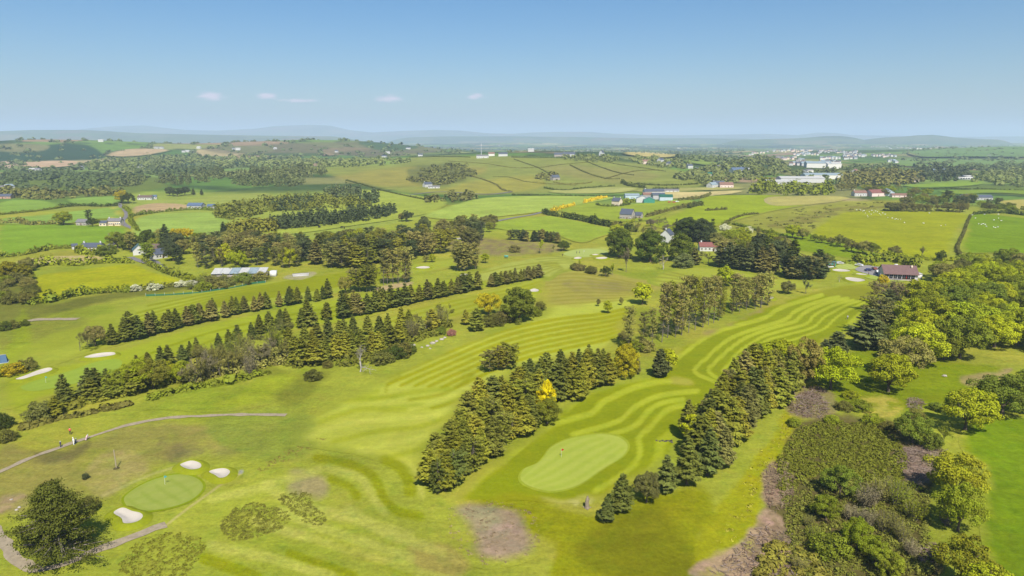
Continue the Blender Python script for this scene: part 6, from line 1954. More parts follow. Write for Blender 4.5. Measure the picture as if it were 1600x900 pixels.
# left-hand farms and houses
house(181, 352, 10.5, 6, 3.6, 'long cream farmhouse with grey roof beside the winding lane', 'cream', 'grey', 3, .7, 2, 6)
house(163, 353, 5.5, 5, 2.8, 'lower cream annexe joined to the long farmhouse', 'cream', 'slate', 3, .6, 0, 2, door=False, name='annexe', cat='outbuilding')
house(131, 352, 9, 6, 3.0, 'stone barn with grey roof left of the cream farmhouse', 'stone', 'grey', -8, .7, 0, 2, name='barn', cat='barn')
house(146, 391, 12, 7, 2.6, 'bungalow with slate-blue roof and two white chimneys by the lane', 'white', 'slate', 2, .6, 2, 4, name='bungalow')
house(117, 389, 3.0, 3, 2.2, 'tiny white shed left of the slate-blue bungalow', 'white', 'slate', 40, .8, 0, 1, door=False, name='shed', cat='shed')
house(218, 397, 8, 7, 3.0, 'white gabled house with teal roof among dark evergreens', 'white', 'teal', -60, .9, 0, 3, 1)
house(240, 395, 9, 6, 3.2, 'brown-roofed house behind the white gables', 'pale', 'brown', -5, .8, 0, 3)
house(248, 403, 7.5, 6, 2.8, 'white house with dark slate roof below the brown-roofed one', 'white', 'slate', 62, .9, 0, 3, 1)
house(228, 312, 16, 7, 3.0, 'long white cottage with brown roof among garden trees', 'white', 'brown', 4, .6, 1, 5, name='cottage')
house(241, 311, 6, 5, 3.0, 'small white blue-roofed house beside the long white cottage', 'white', 'blue', 20, .7, 0, 2)
house(307, 326, 15, 9, 3.4, 'farm shed with steel-blue roof beside the tan field', 'grey', 'blue', -3, .55, 0, 3, name='shed', cat='shed')
house(331, 326, 7, 6, 2.8, 'small steel-blue shed right of the larger farm shed', 'grey', 'blue', -3, .6, 0, 1, name='shed', cat='shed')
house(7, 310, 17, 8, 2.8, 'brown bungalow with slate-blue roof at the end of the scrub valley', 'brick', 'slate', 10, .6, 1, 4, name='bungalow')
house(4, 296, 18, 9, 3, 'pale house behind the brown bungalow', 'pale', 'grey', 0, .5, 0, 3)
house(14, 294, 10, 9, 3, 'pale gabled house next to the pale bungalow in the scrub', 'pale', 'bluegrey', 70, .6, 0, 2)
# centre
house(668, 292, 12, 7, 4.0, 'white cottage under the hillside scrub', 'white', 'slate', 40, .8, 1, 3, name='cottage')
house(678, 294, 16, 5, 2.5, 'long low white outbuilding beside the hillside cottage', 'white', 'grey', 5, .4, 0, 3, name='outbuilding', cat='outbuilding')
house(867, 281, 14, 8, 4.0, 'slate-roofed house alone on the hedged hillside', 'stone', 'slate', 35, .9, 1, 3, 1)
house(657, 244, 12, 8, 4, 'small white house on the left of the hill crest', 'white', 'slate', 0, .7, 0, 2, detail=False)
house(754, 247, 26, 9, 5, 'long white house on the hill crest right of the mast', 'white', 'grey', 0, .5, 0, 5)
house(768, 243.6, 14, 9, 5, 'pink-roofed house beside the mast', 'pale', 'rust', 0, .7, 0, 2, detail=False)
house(786, 244, 20, 9, 5, 'bright white house on the hill crest', 'white', 'slate', 0, .7, 0, 4, detail=False)
house(889, 245, 26, 10, 6, 'tall white farmhouse in the crest trees', 'white', 'slate', 0, .8, 2, 5)
house(873, 245, 20, 10, 5, 'dark-roofed barn beside the tall white crest farmhouse', 'stone', 'slate', 0, .7, 0, 2, name='barn', cat='barn')
house(940, 244, 10, 9, 8, 'tall white gable house at the end of the crest trees', 'white', 'slate', 60, 1.1, 0, 2, 1)
house(964, 322, 9, 7.5, 5.6, 'cream farmhouse with bright gable beside the green sheds', 'cream', 'slate', -38, .85, 2, 3, 1)
house(987, 310, 17, 10, 4.0, 'long pale shed behind the cream farmhouse', 'tin', 'bluegrey', 0, .35, 0, 0, name='farm_shed', cat='shed', door=False)
house(1003, 316, 11, 13, 4.8, 'white-fronted farm shed with pale blue roof', 'white', 'bluegrey', 82, .45, 0, 0, name='farm_shed', cat='shed', door=False)
house(1014, 317, 10, 12, 4.2, 'dark green gabled farm shed with white base wall', 'green', 'bluegrey', 82, .45, 0, 0, name='farm_shed', cat='shed', door=False)
house(1028, 311, 15, 10, 5, 'dark slate-roofed farm shed behind the green one', 'grey', 'slate', 5, .5, 0, 0, name='farm_shed', cat='shed', door=False)
house(1040, 313, 15, 10, 4.4, 'bright green-roofed farm shed at the yard end', 'tin', 'green', -5, .5, 0, 0, name='farm_shed', cat='shed', door=False)
house(1011, 309, 11, 8, 4, 'rust-roofed old shed in the farmyard', 'stone', 'rust', 0, .6, 0, 0, name='farm_shed', cat='shed', door=False)
house(1021, 303, 26, 10, 3.4, 'long white bungalow with blue-grey roof behind the farmyard', 'white', 'slate', 6, .6, 1, 6, name='bungalow')
house(1048, 300, 20, 7, 2.5, 'low white outbuilding right of the long bungalow', 'white', 'grey', 4, .4, 0, 3, name='outbuilding', cat='outbuilding')
house(980, 342, 11, 9, 4.6, 'stone house with steep slate roof in the green field', 'stone', 'slate', -30, .95, 0, 3, 2)
house(998, 341, 6, 5.5, 3.0, 'small slate-roofed outhouse beside the stone house', 'stone', 'slate', -30, .9, 0, 1, 1, name='outhouse', cat='outbuilding')
house(1042, 378, 8, 7, 5.5, 'white house with slate roof peeping between the great cypresses', 'white', 'slate', 60, .95, 1, 3, 1)
house(1113, 391, 17, 8, 2.8, 'bungalow with red tiled roof and white chimney', 'white', 'red', -6, .55, 1, 6, name='bungalow')
house(1124, 387, 7, 6, 2.8, 'slate-roofed rear wing of the red-roofed bungalow', 'white', 'slate', -6, .5, 0, 2, door=False, name='wing', cat='outbuilding')
# houses on the right shoulder of the hill
for (u, v, L, W, H, yw, rf, lab) in [(1009, 256, 16, 9, 5, 0, 'rust', 'pink-washed house on the right shoulder of the hill'), (1032, 254, 14, 9, 6, 50, 'slate', 'white house above the yellow gorse on the hill shoulder'), (1043, 259, 13, 9, 5, -30, 'slate', 'white gabled house below the yellow gorse'),
                                  (1077, 263, 11, 8, 5, 20, 'slate', 'small white house in the hedged gardens'), (1088, 270, 12, 9, 6, 60, 'slate', 'white gabled house at the village edge'), (1103, 277, 18, 9, 5, 0, 'green', 'shed with a green roof at the village edge'),
                                  (1113, 293, 15, 9, 4, 40, 'bluegrey', 'pale blue-grey farmhouse by the tan field'), (1122, 292, 15, 9, 5, 0, 'slate', 'white farmhouse with slate roof by the tan field'), (1134, 293, 18, 9, 4, 0, 'rust', 'pinkish barn right of the white farmhouse'),
                                  (1151, 271, 24, 12, 6, 20, 'blue', 'large blue-roofed house in the village trees'), (1163, 271, 16, 10, 7, -50, 'slate', 'white gabled house beside the large blue roof'), (1120, 264, 12, 8, 4, 0, 'grey', 'grey-roofed house in the village trees')]:
    house(u, v, L, W, H, lab, 'white' if rf != 'rust' else 'pink', rf, yw, .7, 1 if rf == 'slate' else 0, 3, 1 if abs(yw) > 25 else 0)
# right-hand farm and houses
house(1342, 306, 15, 9, 3.8, 'white farmhouse with rust roof at the left of the red-roofed farm', 'white', 'rust', 0, .6, 1, 4)
house(1367, 306, 20, 12, 4, 'wide barn with dusky red roof', 'pink', 'red', 15, .6, 0, 0, name='barn', cat='barn')
house(1386, 305, 14, 13, 4, 'pale blue curved-roof hay shed beside the red barn', 'tin', 'bluegrey', 75, .6, 0, 0, name='hay_shed', cat='shed', door=False)
house(1407, 308, 23, 7, 2.6, 'long low rust-roofed cowshed', 'pink', 'rust', -3, .5, 0, 3, name='cowshed', cat='shed')
house(1506, 312, 13, 9, 3.4, 'grey-roofed bungalow behind the dark pines', 'white', 'slate', 30, .7, 0, 2, name='bungalow')
house(1535, 312, 18, 9, 3, 'long slate-blue bungalow among the dark pines', 'grey', 'slate', -3, .6, 0, 4, name='bungalow')
house(1335, 274, 14, 10, 7, 'pinkish white house with pale roof in front of the town', 'white', 'rust', 45, .8, 0, 2, 1)
house(1430, 284, 12, 9, 4.5, 'pale house at the edge of the dark wood', 'pink', 'slate', 50, .8, 0, 2, 1)
house(1470, 269, 34, 12, 4, 'low blue-white house beyond the dark wood', 'white', 'bluegrey', 0, .4, 0, 4)
house(1296, 416, 5, 4, 2.4, 'blue-green shed at the end of the car park drive', 'green', 'teal', 20, .5, 0, 1, name='shed', cat='shed')
# white modern house: stacked flat boxes
p = G1(1508, 281)
o = empty('modern_house', p, math.radians(-4))
tag(o, 'flat-roofed white modern house beyond the grass fields', 'house')
box_part('wall', [(0, 0, 2.2, 24, 10, 5.6), (4, 1, 6.2, 13, 8, 2.6)], M['white'], o)
box_part('roof', [(0, 0, 5.2, 24.8, 10.8, .3), (4, 1, 7.7, 13.6, 8.6, .3)], M['roof_grey'], o)
for x in (-9, -5, -1, 3, 7):
    f_ = box_part('window', (x, -5.05, 2.6, 3.0, .1, 2.0), M['glass'], o)

# industrial sheds
for (u, v, L, W, H, yw, lab) in [(1228, 289, 58, 26, 7, -5, 'long white industrial roof nearer the leafy belt'), (1250, 284, 64, 26, 8, -5, 'second long white industrial roof behind the first')]:
    house(u, v, L, W, H * .7, lab, 'white', 'white', yw, .2, 0, 0, name='industrial_shed', cat='warehouse', detail=False)
for (u, v, L, W, H, yw, rf, lab) in [(1283, 279, 60, 20, 6, 0, 'bluegrey', 'low grey-blue factory roof right of the white industrial roofs'), (1277, 262, 46, 24, 9, -10, 'bluegrey', 'turquoise-grey factory roof in the town trees'),
                                  (1299, 263, 30, 20, 9, 10, 'white', 'white factory gable in the town trees'), (1262, 273, 16, 10, 8, 30, 'grey', 'tall grey house between factory and trees')]:
    house(u, v, L, W, H, lab, 'pale', rf, yw, .3, 0, 0, name='factory', cat='factory', detail=False)
# the town
rt = random.Random(4)
TB = [([(1208, 236.5), (1245, 235.5)], 24, 1.0), ([(1248, 237), (1270, 236.5)], 9, .9), ([(1243, 241.5), (1278, 242.5)], 16, .9), ([(1276, 237.5), (1310, 237)], 18, 1.2), ([(1312, 240), (1340, 238)], 16, 1.0), ([(1318, 244), (1352, 243)], 22, 1.6),
      ([(1210, 249.5), (1242, 248.5)], 14, .8), ([(1244, 251), (1256, 252)], 4, .8), ([(1280, 249.5), (1312, 248.5)], 13, .6), ([(1318, 249), (1336, 248)], 8, .9), ([(1236, 258), (1268, 258)], 12, 1.0), ([(1362, 244), (1398, 245)], 14, .9), ([(1388, 254), (1402, 255)], 6, .8),
      ([(1360, 230), (1395, 231)], 7, .8), ([(1170, 241), (1200, 238)], 8, .8), ([(1280, 256), (1310, 255)], 10, 1.2), ([(1400, 231), (1440, 233)], 6, .9)]
for (e0, e1), n, jv in TB:
    n = int(n * 1.35)
    for i in range(n):
        t = (i + .5) / n
        wc_, rc_ = rt.choice(['white', 'white', 'pale', 'cream', 'pink', 'grey']), rt.choice(['slate', 'grey', 'brown', 'bluegrey'])
        u, v = e0[0] + (e1[0] - e0[0]) * t + rt.gauss(0, 1), e0[1] + (e1[1] - e0[1]) * t + rt.gauss(0, jv)
        house(u, v, rt.uniform(7, 13), rt.uniform(6, 8), rt.uniform(4.5, 7), '%s house with %s roof in the hazy town beyond the wood' % (wc_, {'bluegrey': 'pale blue'}.get(rc_, rc_)), wc_, rc_,
              rt.choice([0, 10, 75, 90, -15]), .7, 0, 0, group='houses of the town', detail=False)
# scattered far houses
for (u, v) in [(245, 232.4), (253, 232.6), (287, 238), (293, 237.6), (300, 238.4), (311, 232), (158, 221.5), (212, 262), (219, 262), (52, 268), (60, 268), (127, 265), (365, 234), (372, 234.4), (430, 233), (526, 238), (606, 240), (638, 233), (600, 246), (920, 236), (830, 237),
               (1345, 230), (1452, 233), (1060, 232), (1010, 229), (1545, 245), (1130, 226), (1090, 224), (700, 232), (780, 228)]:
    house(u, v, rt.uniform(9, 17), 8, rt.uniform(4, 5.5), 'white farmhouse far off in the hazy countryside', 'white', rt.choice(['slate', 'grey', 'white']), rt.choice([0, 15, -10, 60]), .6, 0, 0, group='far white farmhouses', detail=False)
# mast
p = G1(752, 244)
o = empty('radio_mast', p)
tag(o, 'thin pale radio mast on the hill crest', 'mast')
V, F = tube([(np.array([(0, 0, 0), (0, 0, 30)]), np.array([1.0, .5])), (np.array([(0, 0, 22), (0, 0, 26)]), np.array([1.6, 1.6])), (np.array([(0, 0, 16), (0, 0, 18)]), np.array([1.4, 1.4]))], 6)
add_obj('mast_column', mesh_np('mast_column', V, F, M['metal']), o)

# ---- clubhouse
p = G1(1402, 433)
o = empty('clubhouse', p, math.radians(-14))
tag(o, 'clubhouse with plum-brown roof, white gable and dark glazed verandah', 'clubhouse')
L, W, H = 15.5, 11.0, 2.9
a, b, rise = L / 2, W / 2, 3.2
add_obj('wall', poly_mesh('wall', [(-a, -b, -.6), (a, -b, -.6), (a, b, -.6), (-a, b, -.6), (-a, -b, H), (a, -b, H), (a, b, H), (-a, b, H), (-a, 0, H + rise), (a, 0, H + rise)],
        [(0, 1, 5, 4), (2, 3, 7, 6), (1, 2, 6, 9, 5), (3, 0, 4, 8, 7), (4, 5, 9, 8), (6, 7, 8, 9)], M['wall_white']), o)
RV, RF = [], []
for sg in (-1, 1):
    k0 = len(RV)
    s = .9 if sg < 0 else .4
    for x in (-a - .4, a + .4):
        y0, z0, y1, z1 = sg * (b + s), H - s * rise / b + .04, 0, H + rise + .04
        RV += [(x, y0, z0), (x, y1, z1), (x, y1, z1 + .22), (x, y0, z0 + .22)]
    RF += [tuple(k0 + i for i in f) for f in ((0, 1, 2, 3), (7, 6, 5, 4), (0, 4, 5, 1), (3, 2, 6, 7), (0, 3, 7, 4), (1, 5, 6, 2))]
rf = add_obj('roof', poly_mesh('roof', RV, RF, M['roof_purple']), o)
box_part('chimney', [(a * .72, -1.6, H + rise - .3, .7, .7, 1.6)], M['wall_cream'], rf)
box_part('chimney', [(-a * .1, 1.6, H + rise - .2, 1.6, .7, 1.2)], M['wall_white'], rf)
for i in range(7):
    x = -a + 1.3 + i * 2.0
    f_ = box_part('window', (x, -b - .04, 1.35, 1.75, .1, 2.2), M['white'], o)
    box_part('pane', [(x - .42, -b - .1, 1.35, .74, .04, 2.0), (x + .42, -b - .1, 1.35, .74, .04, 2.0)], M['glass'], f_)
box_part('door', (2.7, -b - .06, 1.1, .9, .1, 2.2), pm('red_door', (.45, .06, .05)), o)
f_ = box_part('window', (a + .03, 0, 4.0, .08, 1.4, 1.1), M['white'], o)
box_part('pane', (a + .085, 0, 4.0, .03, 1.2, .95), M['glass'], f_)
box_part('annexe_wall', (a + 1.6, 1.0, .8, 3.2, 5, 2.8), M['wall_white'], o)
box_part('annexe_roof', (a + 1.6, 1.0, 2.3, 3.5, 5.3, .2), M['roof_white'], o)
box_part('terrace', (-1, -b - 2.0, .06, L + 2, 3.6, .3), pm('terrace_slab', C(196, 184, 170)), o)

# long shed and concrete tank by the fence
p = G1(376, 433)
o = empty('long_shed', p, math.radians(5))
tag(o, 'long shed with sloping corrugated white roof behind the bushes', 'shed')
box_part('wall', (0, 0, 1.0, 27, 6, 3.0), M['wall_stone'], o)
for i in range(6):
    x = -11.25 + i * 4.5
    add_obj('roof_panel', poly_mesh('roof_panel', [(x - 2.2, -3.6, 2.45), (x + 2.2, -3.6, 2.45), (x + 2.2, 3.4, 4.2), (x - 2.2, 3.4, 4.2), (x - 2.2, -3.6, 2.6), (x + 2.2, -3.6, 2.6), (x + 2.2, 3.4, 4.35), (x - 2.2, 3.4, 4.35)],
            [(3, 2, 1, 0), (4, 5, 6, 7), (0, 1, 5, 4), (1, 2, 6, 5), (2, 3, 7, 6), (3, 0, 4, 7)], M['roof_white' if i not in (2, 4) else 'roof_bluegrey']), o)
box_part('annexe', (16.2, 1.5, 1.2, 3.0, 3.2, 3.2), M['white'], o)
p = G1(470, 431)
o = empty('concrete_tank', p, math.radians(18))
tag(o, 'low white concrete tank on bare ground above the upper fairway', 'tank')
box_part('tank_wall', (0, 0, .2, 8, 3.0, 1.6), M['wall_grey'], o)
box_part('lid', (0, 0, 1.06, 8.2, 3.2, .14), pm('pale_concrete', (.44, .42, .38)), o)
box_part('hatch', (-4.05, 0, .35, .1, 2.2, 1.0), M['glass'], o)
sheet('bare_pad', [(440, 432), (455, 428), (490, 424), (495, 430), (470, 438), (445, 437)], 1, .12, C(182, 176, 128), M['rough'], 'bare pale pad round the concrete tank', 'bare patch', blend=2.5)

# netting fence
ln = smooth_line([(228, 463), (270, 461), (310, 458), (340, 454), (370, 449), (395, 444), (415, 442)], False, 6)
w = resample(G(ln[:, 0], ln[:, 1])[:, :2], 4.0)
o0 = np.array([w[0][0], w[0][1], float(Z(w[0][0], w[0][1]))])
o = empty('netting_fence', o0)
tag(o, 'low green netting fence along the top of the left fairway', 'fence')
net = pm('green_netting', C(70, 140, 104), rough=.9)
for i, q in enumerate(w):
    zq = float(Z(q[0], q[1]))
    box_part('post', (q[0] - o0[0], q[1] - o0[1], zq - o0[2] + .6, .09, .09, 1.5), M['metal'], o)
    if i < len(w) - 1:
        q2 = w[i + 1]
        z2 = float(Z(q2[0], q2[1]))
        d = np.array([q2[0] - q[0], q2[1] - q[1]])
        nn = np.array([-d[1], d[0]]) / np.linalg.norm(d) * .02
        A_0, B_0 = np.array([q[0], q[1], zq]) - o0, np.array([q2[0], q2[1], z2]) - o0
        hgt = .55 + .5 * rt.random()
        V = [A_0 + (nn[0], nn[1], .05), B_0 + (nn[0], nn[1], .05), B_0 + (nn[0], nn[1], hgt), A_0 + (nn[0], nn[1], hgt), A_0 - (nn[0], nn[1], -.05), B_0 - (nn[0], nn[1], -.05), B_0 - (nn[0], nn[1], -hgt), A_0 - (nn[0], nn[1], -hgt)]
        add_obj('netting_panel', poly_mesh('netting_panel', V, [(0, 1, 2, 3), (7, 6, 5, 4), (0, 3, 7, 4), (1, 5, 6, 2), (3, 2, 6, 7), (0, 4, 5, 1)], net), o)

# small greenhouse roof on the far left of the green
p = G1(3, 566)
o = empty('tee_shelter', p, math.radians(30))
tag(o, 'small blue-grey ridged shelter beside the golden gorse clump', 'shelter')
add_obj('roof', poly_mesh('roof', [(-1.6, -1.5, .1), (1.6, -1.5, .1), (1.6, 1.5, .1), (-1.6, 1.5, .1), (-1.3, 0, 2.4), (1.3, 0, 2.4)], [(0, 1, 5, 4), (2, 3, 4, 5), (1, 2, 5), (3, 0, 4), (3, 2, 1, 0)], pm('blue_sheet', C(96, 128, 160))), o)
box_part('ridge_cap', (0, 0, 2.42, 2.8, .2, .1), M['metal'], o)
box_part('floor', (0, 0, .05, 3.6, 3.4, .12), M['metal'], o)

# ================================================================== SMALL THINGS
# marker post
p = G1(182, 732)
o = empty('marker_post', p)
tag(o, 'tall weathered wooden marker post on the dry slope', 'post')
V, F = tube([(np.array([(0, 0, -.3), (-.02, 0, 2), (-.06, 0, 4.4)]), np.array([.13, .12, .10]))], 8)
add_obj('shaft', mesh_np('shaft', V, F, pm('weathered_wood', C(206, 190, 160)), True), o)
V, F = tube([(np.array([(0, 0, -.1), (0, 0, .12), (0, 0, .28)]), np.array([.75, .6, .2]))], 9)
add_obj('base_mound', mesh_np('base_mound', V, F, pm('post_earth', C(96, 88, 50)), True), o)


def flag(u, v, rgb, label):
    p = G1(u, v)
    o = empty('flagstick', p)
    tag(o, label, 'flag')
    V, F = tube([(np.array([(0, 0, 0), (0, 0, 2.15)]), np.array([.022, .018]))], 6)
    add_obj('pole', mesh_np('pole', V, F, M['white']), o)
    V = [(0, -.015, 2.12), (.35, .03, 2.08), (.62, -.02, 1.98), (.35, .0, 1.72), (0, -.015, 1.62), (0, .015, 2.12), (.35, .06, 2.08), (.62, .01, 1.98), (.35, .03, 1.72), (0, .015, 1.62)]
    add_obj('cloth', poly_mesh('cloth', V, [(0, 1, 3, 4), (1, 2, 3), (9, 8, 6, 5), (8, 7, 6), (0, 5, 6, 1), (1, 6, 7, 2), (2, 7, 8, 3), (3, 8, 9, 4), (4, 9, 5, 0)], pm('flag_%s' % label[:6], rgb)), o)
    V, F = tube([(np.array([(0, 0, .005), (0, 0, .03)]), np.array([.14, .12]))], 10)
    add_obj('cup_rim', mesh_np('cup_rim', V, F, M['white']), o)


flag(877, 715, C(214, 70, 40), 'red flag on a thin pole in the largest green')
flag(258, 758, C(90, 190, 190), 'turquoise flag on the oval chequered green')
flag(72, 599, C(90, 190, 190), 'turquoise flag on the long narrow green')
flag(912, 397, C(240, 240, 240), 'white flag on the far green')
flag(1375, 434, C(240, 240, 240), 'white flag on the green before the clubhouse')

# pale stump by the big green
p = G1(917, 794)
o = empty('tree_stump', p)
tag(o, 'pale weathered stump standing below the largest green', 'stump')
V, F = tube([(np.array([(0, 0, -.2), (.05, 0, .5), (-.05, .05, 1.2), (.05, 0, 2.0), (.12, 0, 2.6)]), np.array([.55, .42, .36, .3, .1])), (np.array([(0, 0, 1.2), (.35, .1, 1.7), (.45, .1, 2.1)]), np.array([.2, .16, .05])), (np.array([(0, 0, .9), (-.35, -.1, 1.25)]), np.array([.2, .08]))], 8)
add_obj('stem', mesh_np('stem', V, F, pm('weathered_stump', C(176, 160, 138), var=.4, scale=2.5), True), o)
V, F = tube([(np.array([(0, 0, .02), (.9, .2, .12)]), np.array([.2, .05])), (np.array([(0, 0, .02), (-.8, .4, .1)]), np.array([.2, .05])), (np.array([(0, 0, .02), (.1, -.9, .1)]), np.array([.18, .05]))], 6)
add_obj('roots', mesh_np('roots', V, F, pm('weathered_stump', C(176, 160, 138)), True), o)


# brush piles of dead branches
def brush(poly, n, L, label, h=1.0, rgb=C(188, 166, 150)):
    pts = scatter(poly, n, int(poly[0][0]) + 3)
    c0 = pts.mean(0)
    rr = np.random.default_rng(n)
    rad = np.linalg.norm(pts[:, :2] - c0[:2], axis=1).max()
    P = []
    for q in pts:
        k = 1 - np.linalg.norm(q[:2] - c0[:2]) / rad
        q = q - c0
        q[2] += .25 + h * k * rr.random()
        d = unit(rr.normal(size=3) * np.array([1, 1, .35])) * L * (.4 + .8 * rr.random())
        m_ = q + d * .5 + rr.normal(size=3) * .12
        r0 = .035 + .05 * rr.random()
        P.append((np.array([q - d * .5, q + rr.normal(size=3) * .08, m_]), np.array([r0, r0 * .8, r0 * .3])))
        if rr.random() < .5:
            P.append((np.array([q, q + unit(d + rr.normal(size=3) * .5) * L * .4]), np.array([r0 * .6, r0 * .2])))
    V, F = tube(P, 3)
    o = empty('brush_pile', c0)
    tag(o, label, 'brush pile')
    h_ = len(P) // 2 * 1
    V1, F1 = tube(P[:h_], 3)
    V2, F2 = tube(P[h_:], 3)
    tag(add_obj('pale_branches', mesh_np('pale_branches', V1, F1, pm('dead_wood_%d' % n, rgb, var=.3, scale=1.5)), o), kind='stuff')
    tag(add_obj('brown_branches', mesh_np('brown_branches', V2, F2, pm('brown_dead_wood', C(160, 132, 112), var=.3, scale=1.5)), o), kind='stuff')


brush([(1232, 640), (1245, 622), (1262, 612), (1285, 625), (1296, 642), (1280, 652), (1255, 652)], 520, 2.2, 'large heap of grey dead branches between lime sycamore and thicket', 1.6)
brush([(1262, 608), (1275, 604), (1290, 612), (1280, 620), (1264, 618)], 130, 1.8, 'small heap of grey branches behind the large heap', .7)
brush([(1416, 628), (1430, 622), (1446, 630), (1440, 640), (1420, 638)], 150, 1.8, 'round heap of grey branches beside the straw-coloured patch', .9)
brush([(1400, 712), (1420, 698), (1450, 694), (1475, 706), (1465, 735), (1440, 752), (1415, 745)], 420, 2.4, 'fallen grey branches beside the golden-green hedge tree', .4)
brush([(1194, 765), (1202, 728), (1228, 722), (1240, 750), (1232, 790), (1205, 800)], 380, 1.8, 'tan tangle of dead stems at the left edge of the scrub', .7, C(196, 174, 138))
brush([(1110, 900), (1150, 860), (1200, 820), (1250, 850), (1260, 890), (1200, 920)], 520, 1.6, 'scattered pinkish brush on the bare ground below the scrub', .2, C(190, 164, 146))
brush([(1436, 862), (1455, 850), (1470, 856), (1465, 875), (1440, 880)], 150, 1.6, 'grey dead branches between scrub and golden olive hedge tree', .4)
brush([(1470, 800), (1480, 805), (1484, 822), (1474, 820)], 60, 1.5, 'few grey dead sticks at the hedge foot', .3)


# boulders on the bank
def boulder(u, v, s, label, rgb=C(210, 200, 186), group=None):
    p = G1(u, v)
    rr = np.random.default_rng(int(u * 3 + v))
    d = fib(26, rr)
    bm_v = d * s * np.array([1, .8, .55]) * (.75 + .4 * rr.random((26, 1)))
    import bmesh
    bm = bmesh.new()
    for q in bm_v:
        bm.verts.new(q)
    bmesh.ops.convex_hull(bm, input=bm.verts)
    me = bpy.data.meshes.new('boulder')
    bm.to_mesh(me)
    bm.free()
    me.materials.append(pm('boulder_stone', rgb, var=.25, scale=1.2))
    tag(add_obj('boulder', me, loc=(p[0], p[1], p[2] + s * .2)), label, 'boulder', group)


for (u, v, s) in [(676, 537, 1.1), (682, 534, .8), (690, 531, .9), (668, 541, .7), (646, 540, .9), (640, 543, .7), (659, 543, .5), (695, 528, .6), (625, 538, .7), (615, 541, .6), (628, 545, .5), (672, 545, .5)]:
    boulder(u, v, s, 'pale boulder on the stony bank at the belt end', group='boulders on the stony bank')
boulder(1476, 588, .8, 'dark flat rock alone in the clearing', C(110, 100, 80))
boulder(127, 600, 1.0, 'pale rock half hidden beside the belt tip spruces')
boulder(901, 422, 1.6, 'grey stone block at the left of the brown island bushes', C(150, 146, 140))
for (u, v) in [(18, 781), (30, 793), (26, 797)]:
    boulder(u, v, .35, 'small pale stone on the worn dirt spot', group='stones on the dirt spot')

# sheep
SV, SF = tube([(np.array([(-.55, 0, .62), (-.45, 0, .66), (0, 0, .68), (.4, 0, .66), (.55, 0, .62)]), np.array([.12, .3, .34, .3, .12])), (np.array([(.5, 0, .72), (.72, 0, .86), (.92, 0, .76)]), np.array([.13, .13, .06]))]
             + [(np.array([(x, y, 0), (x, y, .5)]), np.array([.05, .07])) for x in (-.35, .35) for y in (-.15, .15)], 7)
sheep_me = mesh_np('sheep', SV, SF, M['white'], True)
SH = [(1338, 329), (1344, 329), (1350, 330), (1352, 334), (1355, 338), (1358, 332), (1362, 330), (1365, 333), (1368, 331), (1371, 332), (1374, 335), (1376, 337), (1383, 336), (1387, 341), (1394, 342), (1398, 344), (1400, 343), (1403, 344), (1407, 344), (1413, 349), (1443, 350), (1477, 353), (1470, 354), (1452, 334), (1356, 340),
      (1348, 331), (1361, 336), (1379, 334)]
SH2 = [(1519, 337), (1524, 342), (1538, 336), (1553, 345), (1560, 342), (1564, 346), (1560, 336), (1529, 351), (1533, 352), (1536, 351), (1539, 352), (1541, 355), (1552, 356), (1555, 357), (1559, 356)]
for lst, lab, grp in ((SH, 'white sheep grazing in the yellow-green field', 'sheep in the yellow-green field'), (SH2, 'white sheep grazing in the deep green field', 'sheep in the deep green field')):
    for (u, v) in lst:
        p = G1(u, v)
        s = add_obj('sheep', sheep_me, loc=(p[0], p[1], p[2] + .1))
        s.rotation_euler = (0, 0, rt.random() * 6.28)
        s.scale = (1.0, 1.0, 1.0)
        tag(s, lab, 'sheep', grp)


cow_me = mesh_np('cow', SV * np.array([1.75, 1.6, 1.85]), SF, pm('black_hide', (.025, .022, .02)), True)
for (u, v) in [(499, 357), (534, 357.5), (538, 358)]:
    p = G1(u, v)
    s = add_obj('cow', cow_me, loc=(p[0], p[1], p[2] + .3))
    s.rotation_euler = (0, 0, rt.random() * 6.28)
    tag(s, 'black cow grazing in the sunlit clearing below the dark pine wall', 'cow', 'cattle in the clearing')


# ------------------------------------------------------------------ golfers
def skin_mesh(name, verts, edges, radii, mat):
    me = bpy.data.meshes.new(name)
    me.from_pydata(verts, edges, [])
    ob = bpy.data.objects.new(name, me)
    col.objects.link(ob)
    md = ob.modifiers.new('skin', 'SKIN')
    for i, r_ in enumerate(radii):
        sv = me.skin_vertices[0].data[i]
        sv.radius = (r_, r_)
        sv.use_root = i == 0
    ob.modifiers.new('sub', 'SUBSURF').levels = 1
    dg = bpy.context.evaluated_depsgraph_get()
    out = bpy.data.meshes.new_from_object(ob.evaluated_get(dg))
    bpy.data.objects.remove(ob)
    out.materials.clear()
    for m_ in mat:
        out.materials.append(m_)
    return out


skin = pm('skin', (.55, .34, .24))
hairm = pm('hair', (.06, .04, .03))
BODY_V = [(0, 0, .95), (0, 0, 1.15), (0, 0, 1.38), (0, 0, 1.50), (0, 0, 1.64), (0, .02, 1.72),
          (.10, 0, .88), (.12, -.03, .48), (.13, .02, .08), (.13, -.14, .05), (-.10, 0, .88), (-.13, .04, .48), (-.15, .10, .08), (-.15, -.06, .05),
          (.19, 0, 1.40), (.26, -.04, 1.14), (.20, -.24, 1.00), (.16, -.33, .97), (-.19, 0, 1.40), (-.27, .0, 1.14), (-.24, -.18, .96), (-.20, -.27, .93)]
BODY_E = [(0, 1), (1, 2), (2, 3), (3, 4), (4, 5), (0, 6), (6, 7), (7, 8), (8, 9), (0, 10), (10, 11), (11, 12), (12, 13), (2, 14), (14, 15), (15, 16), (16, 17), (2, 18), (18, 19), (19, 20), (20, 21)]
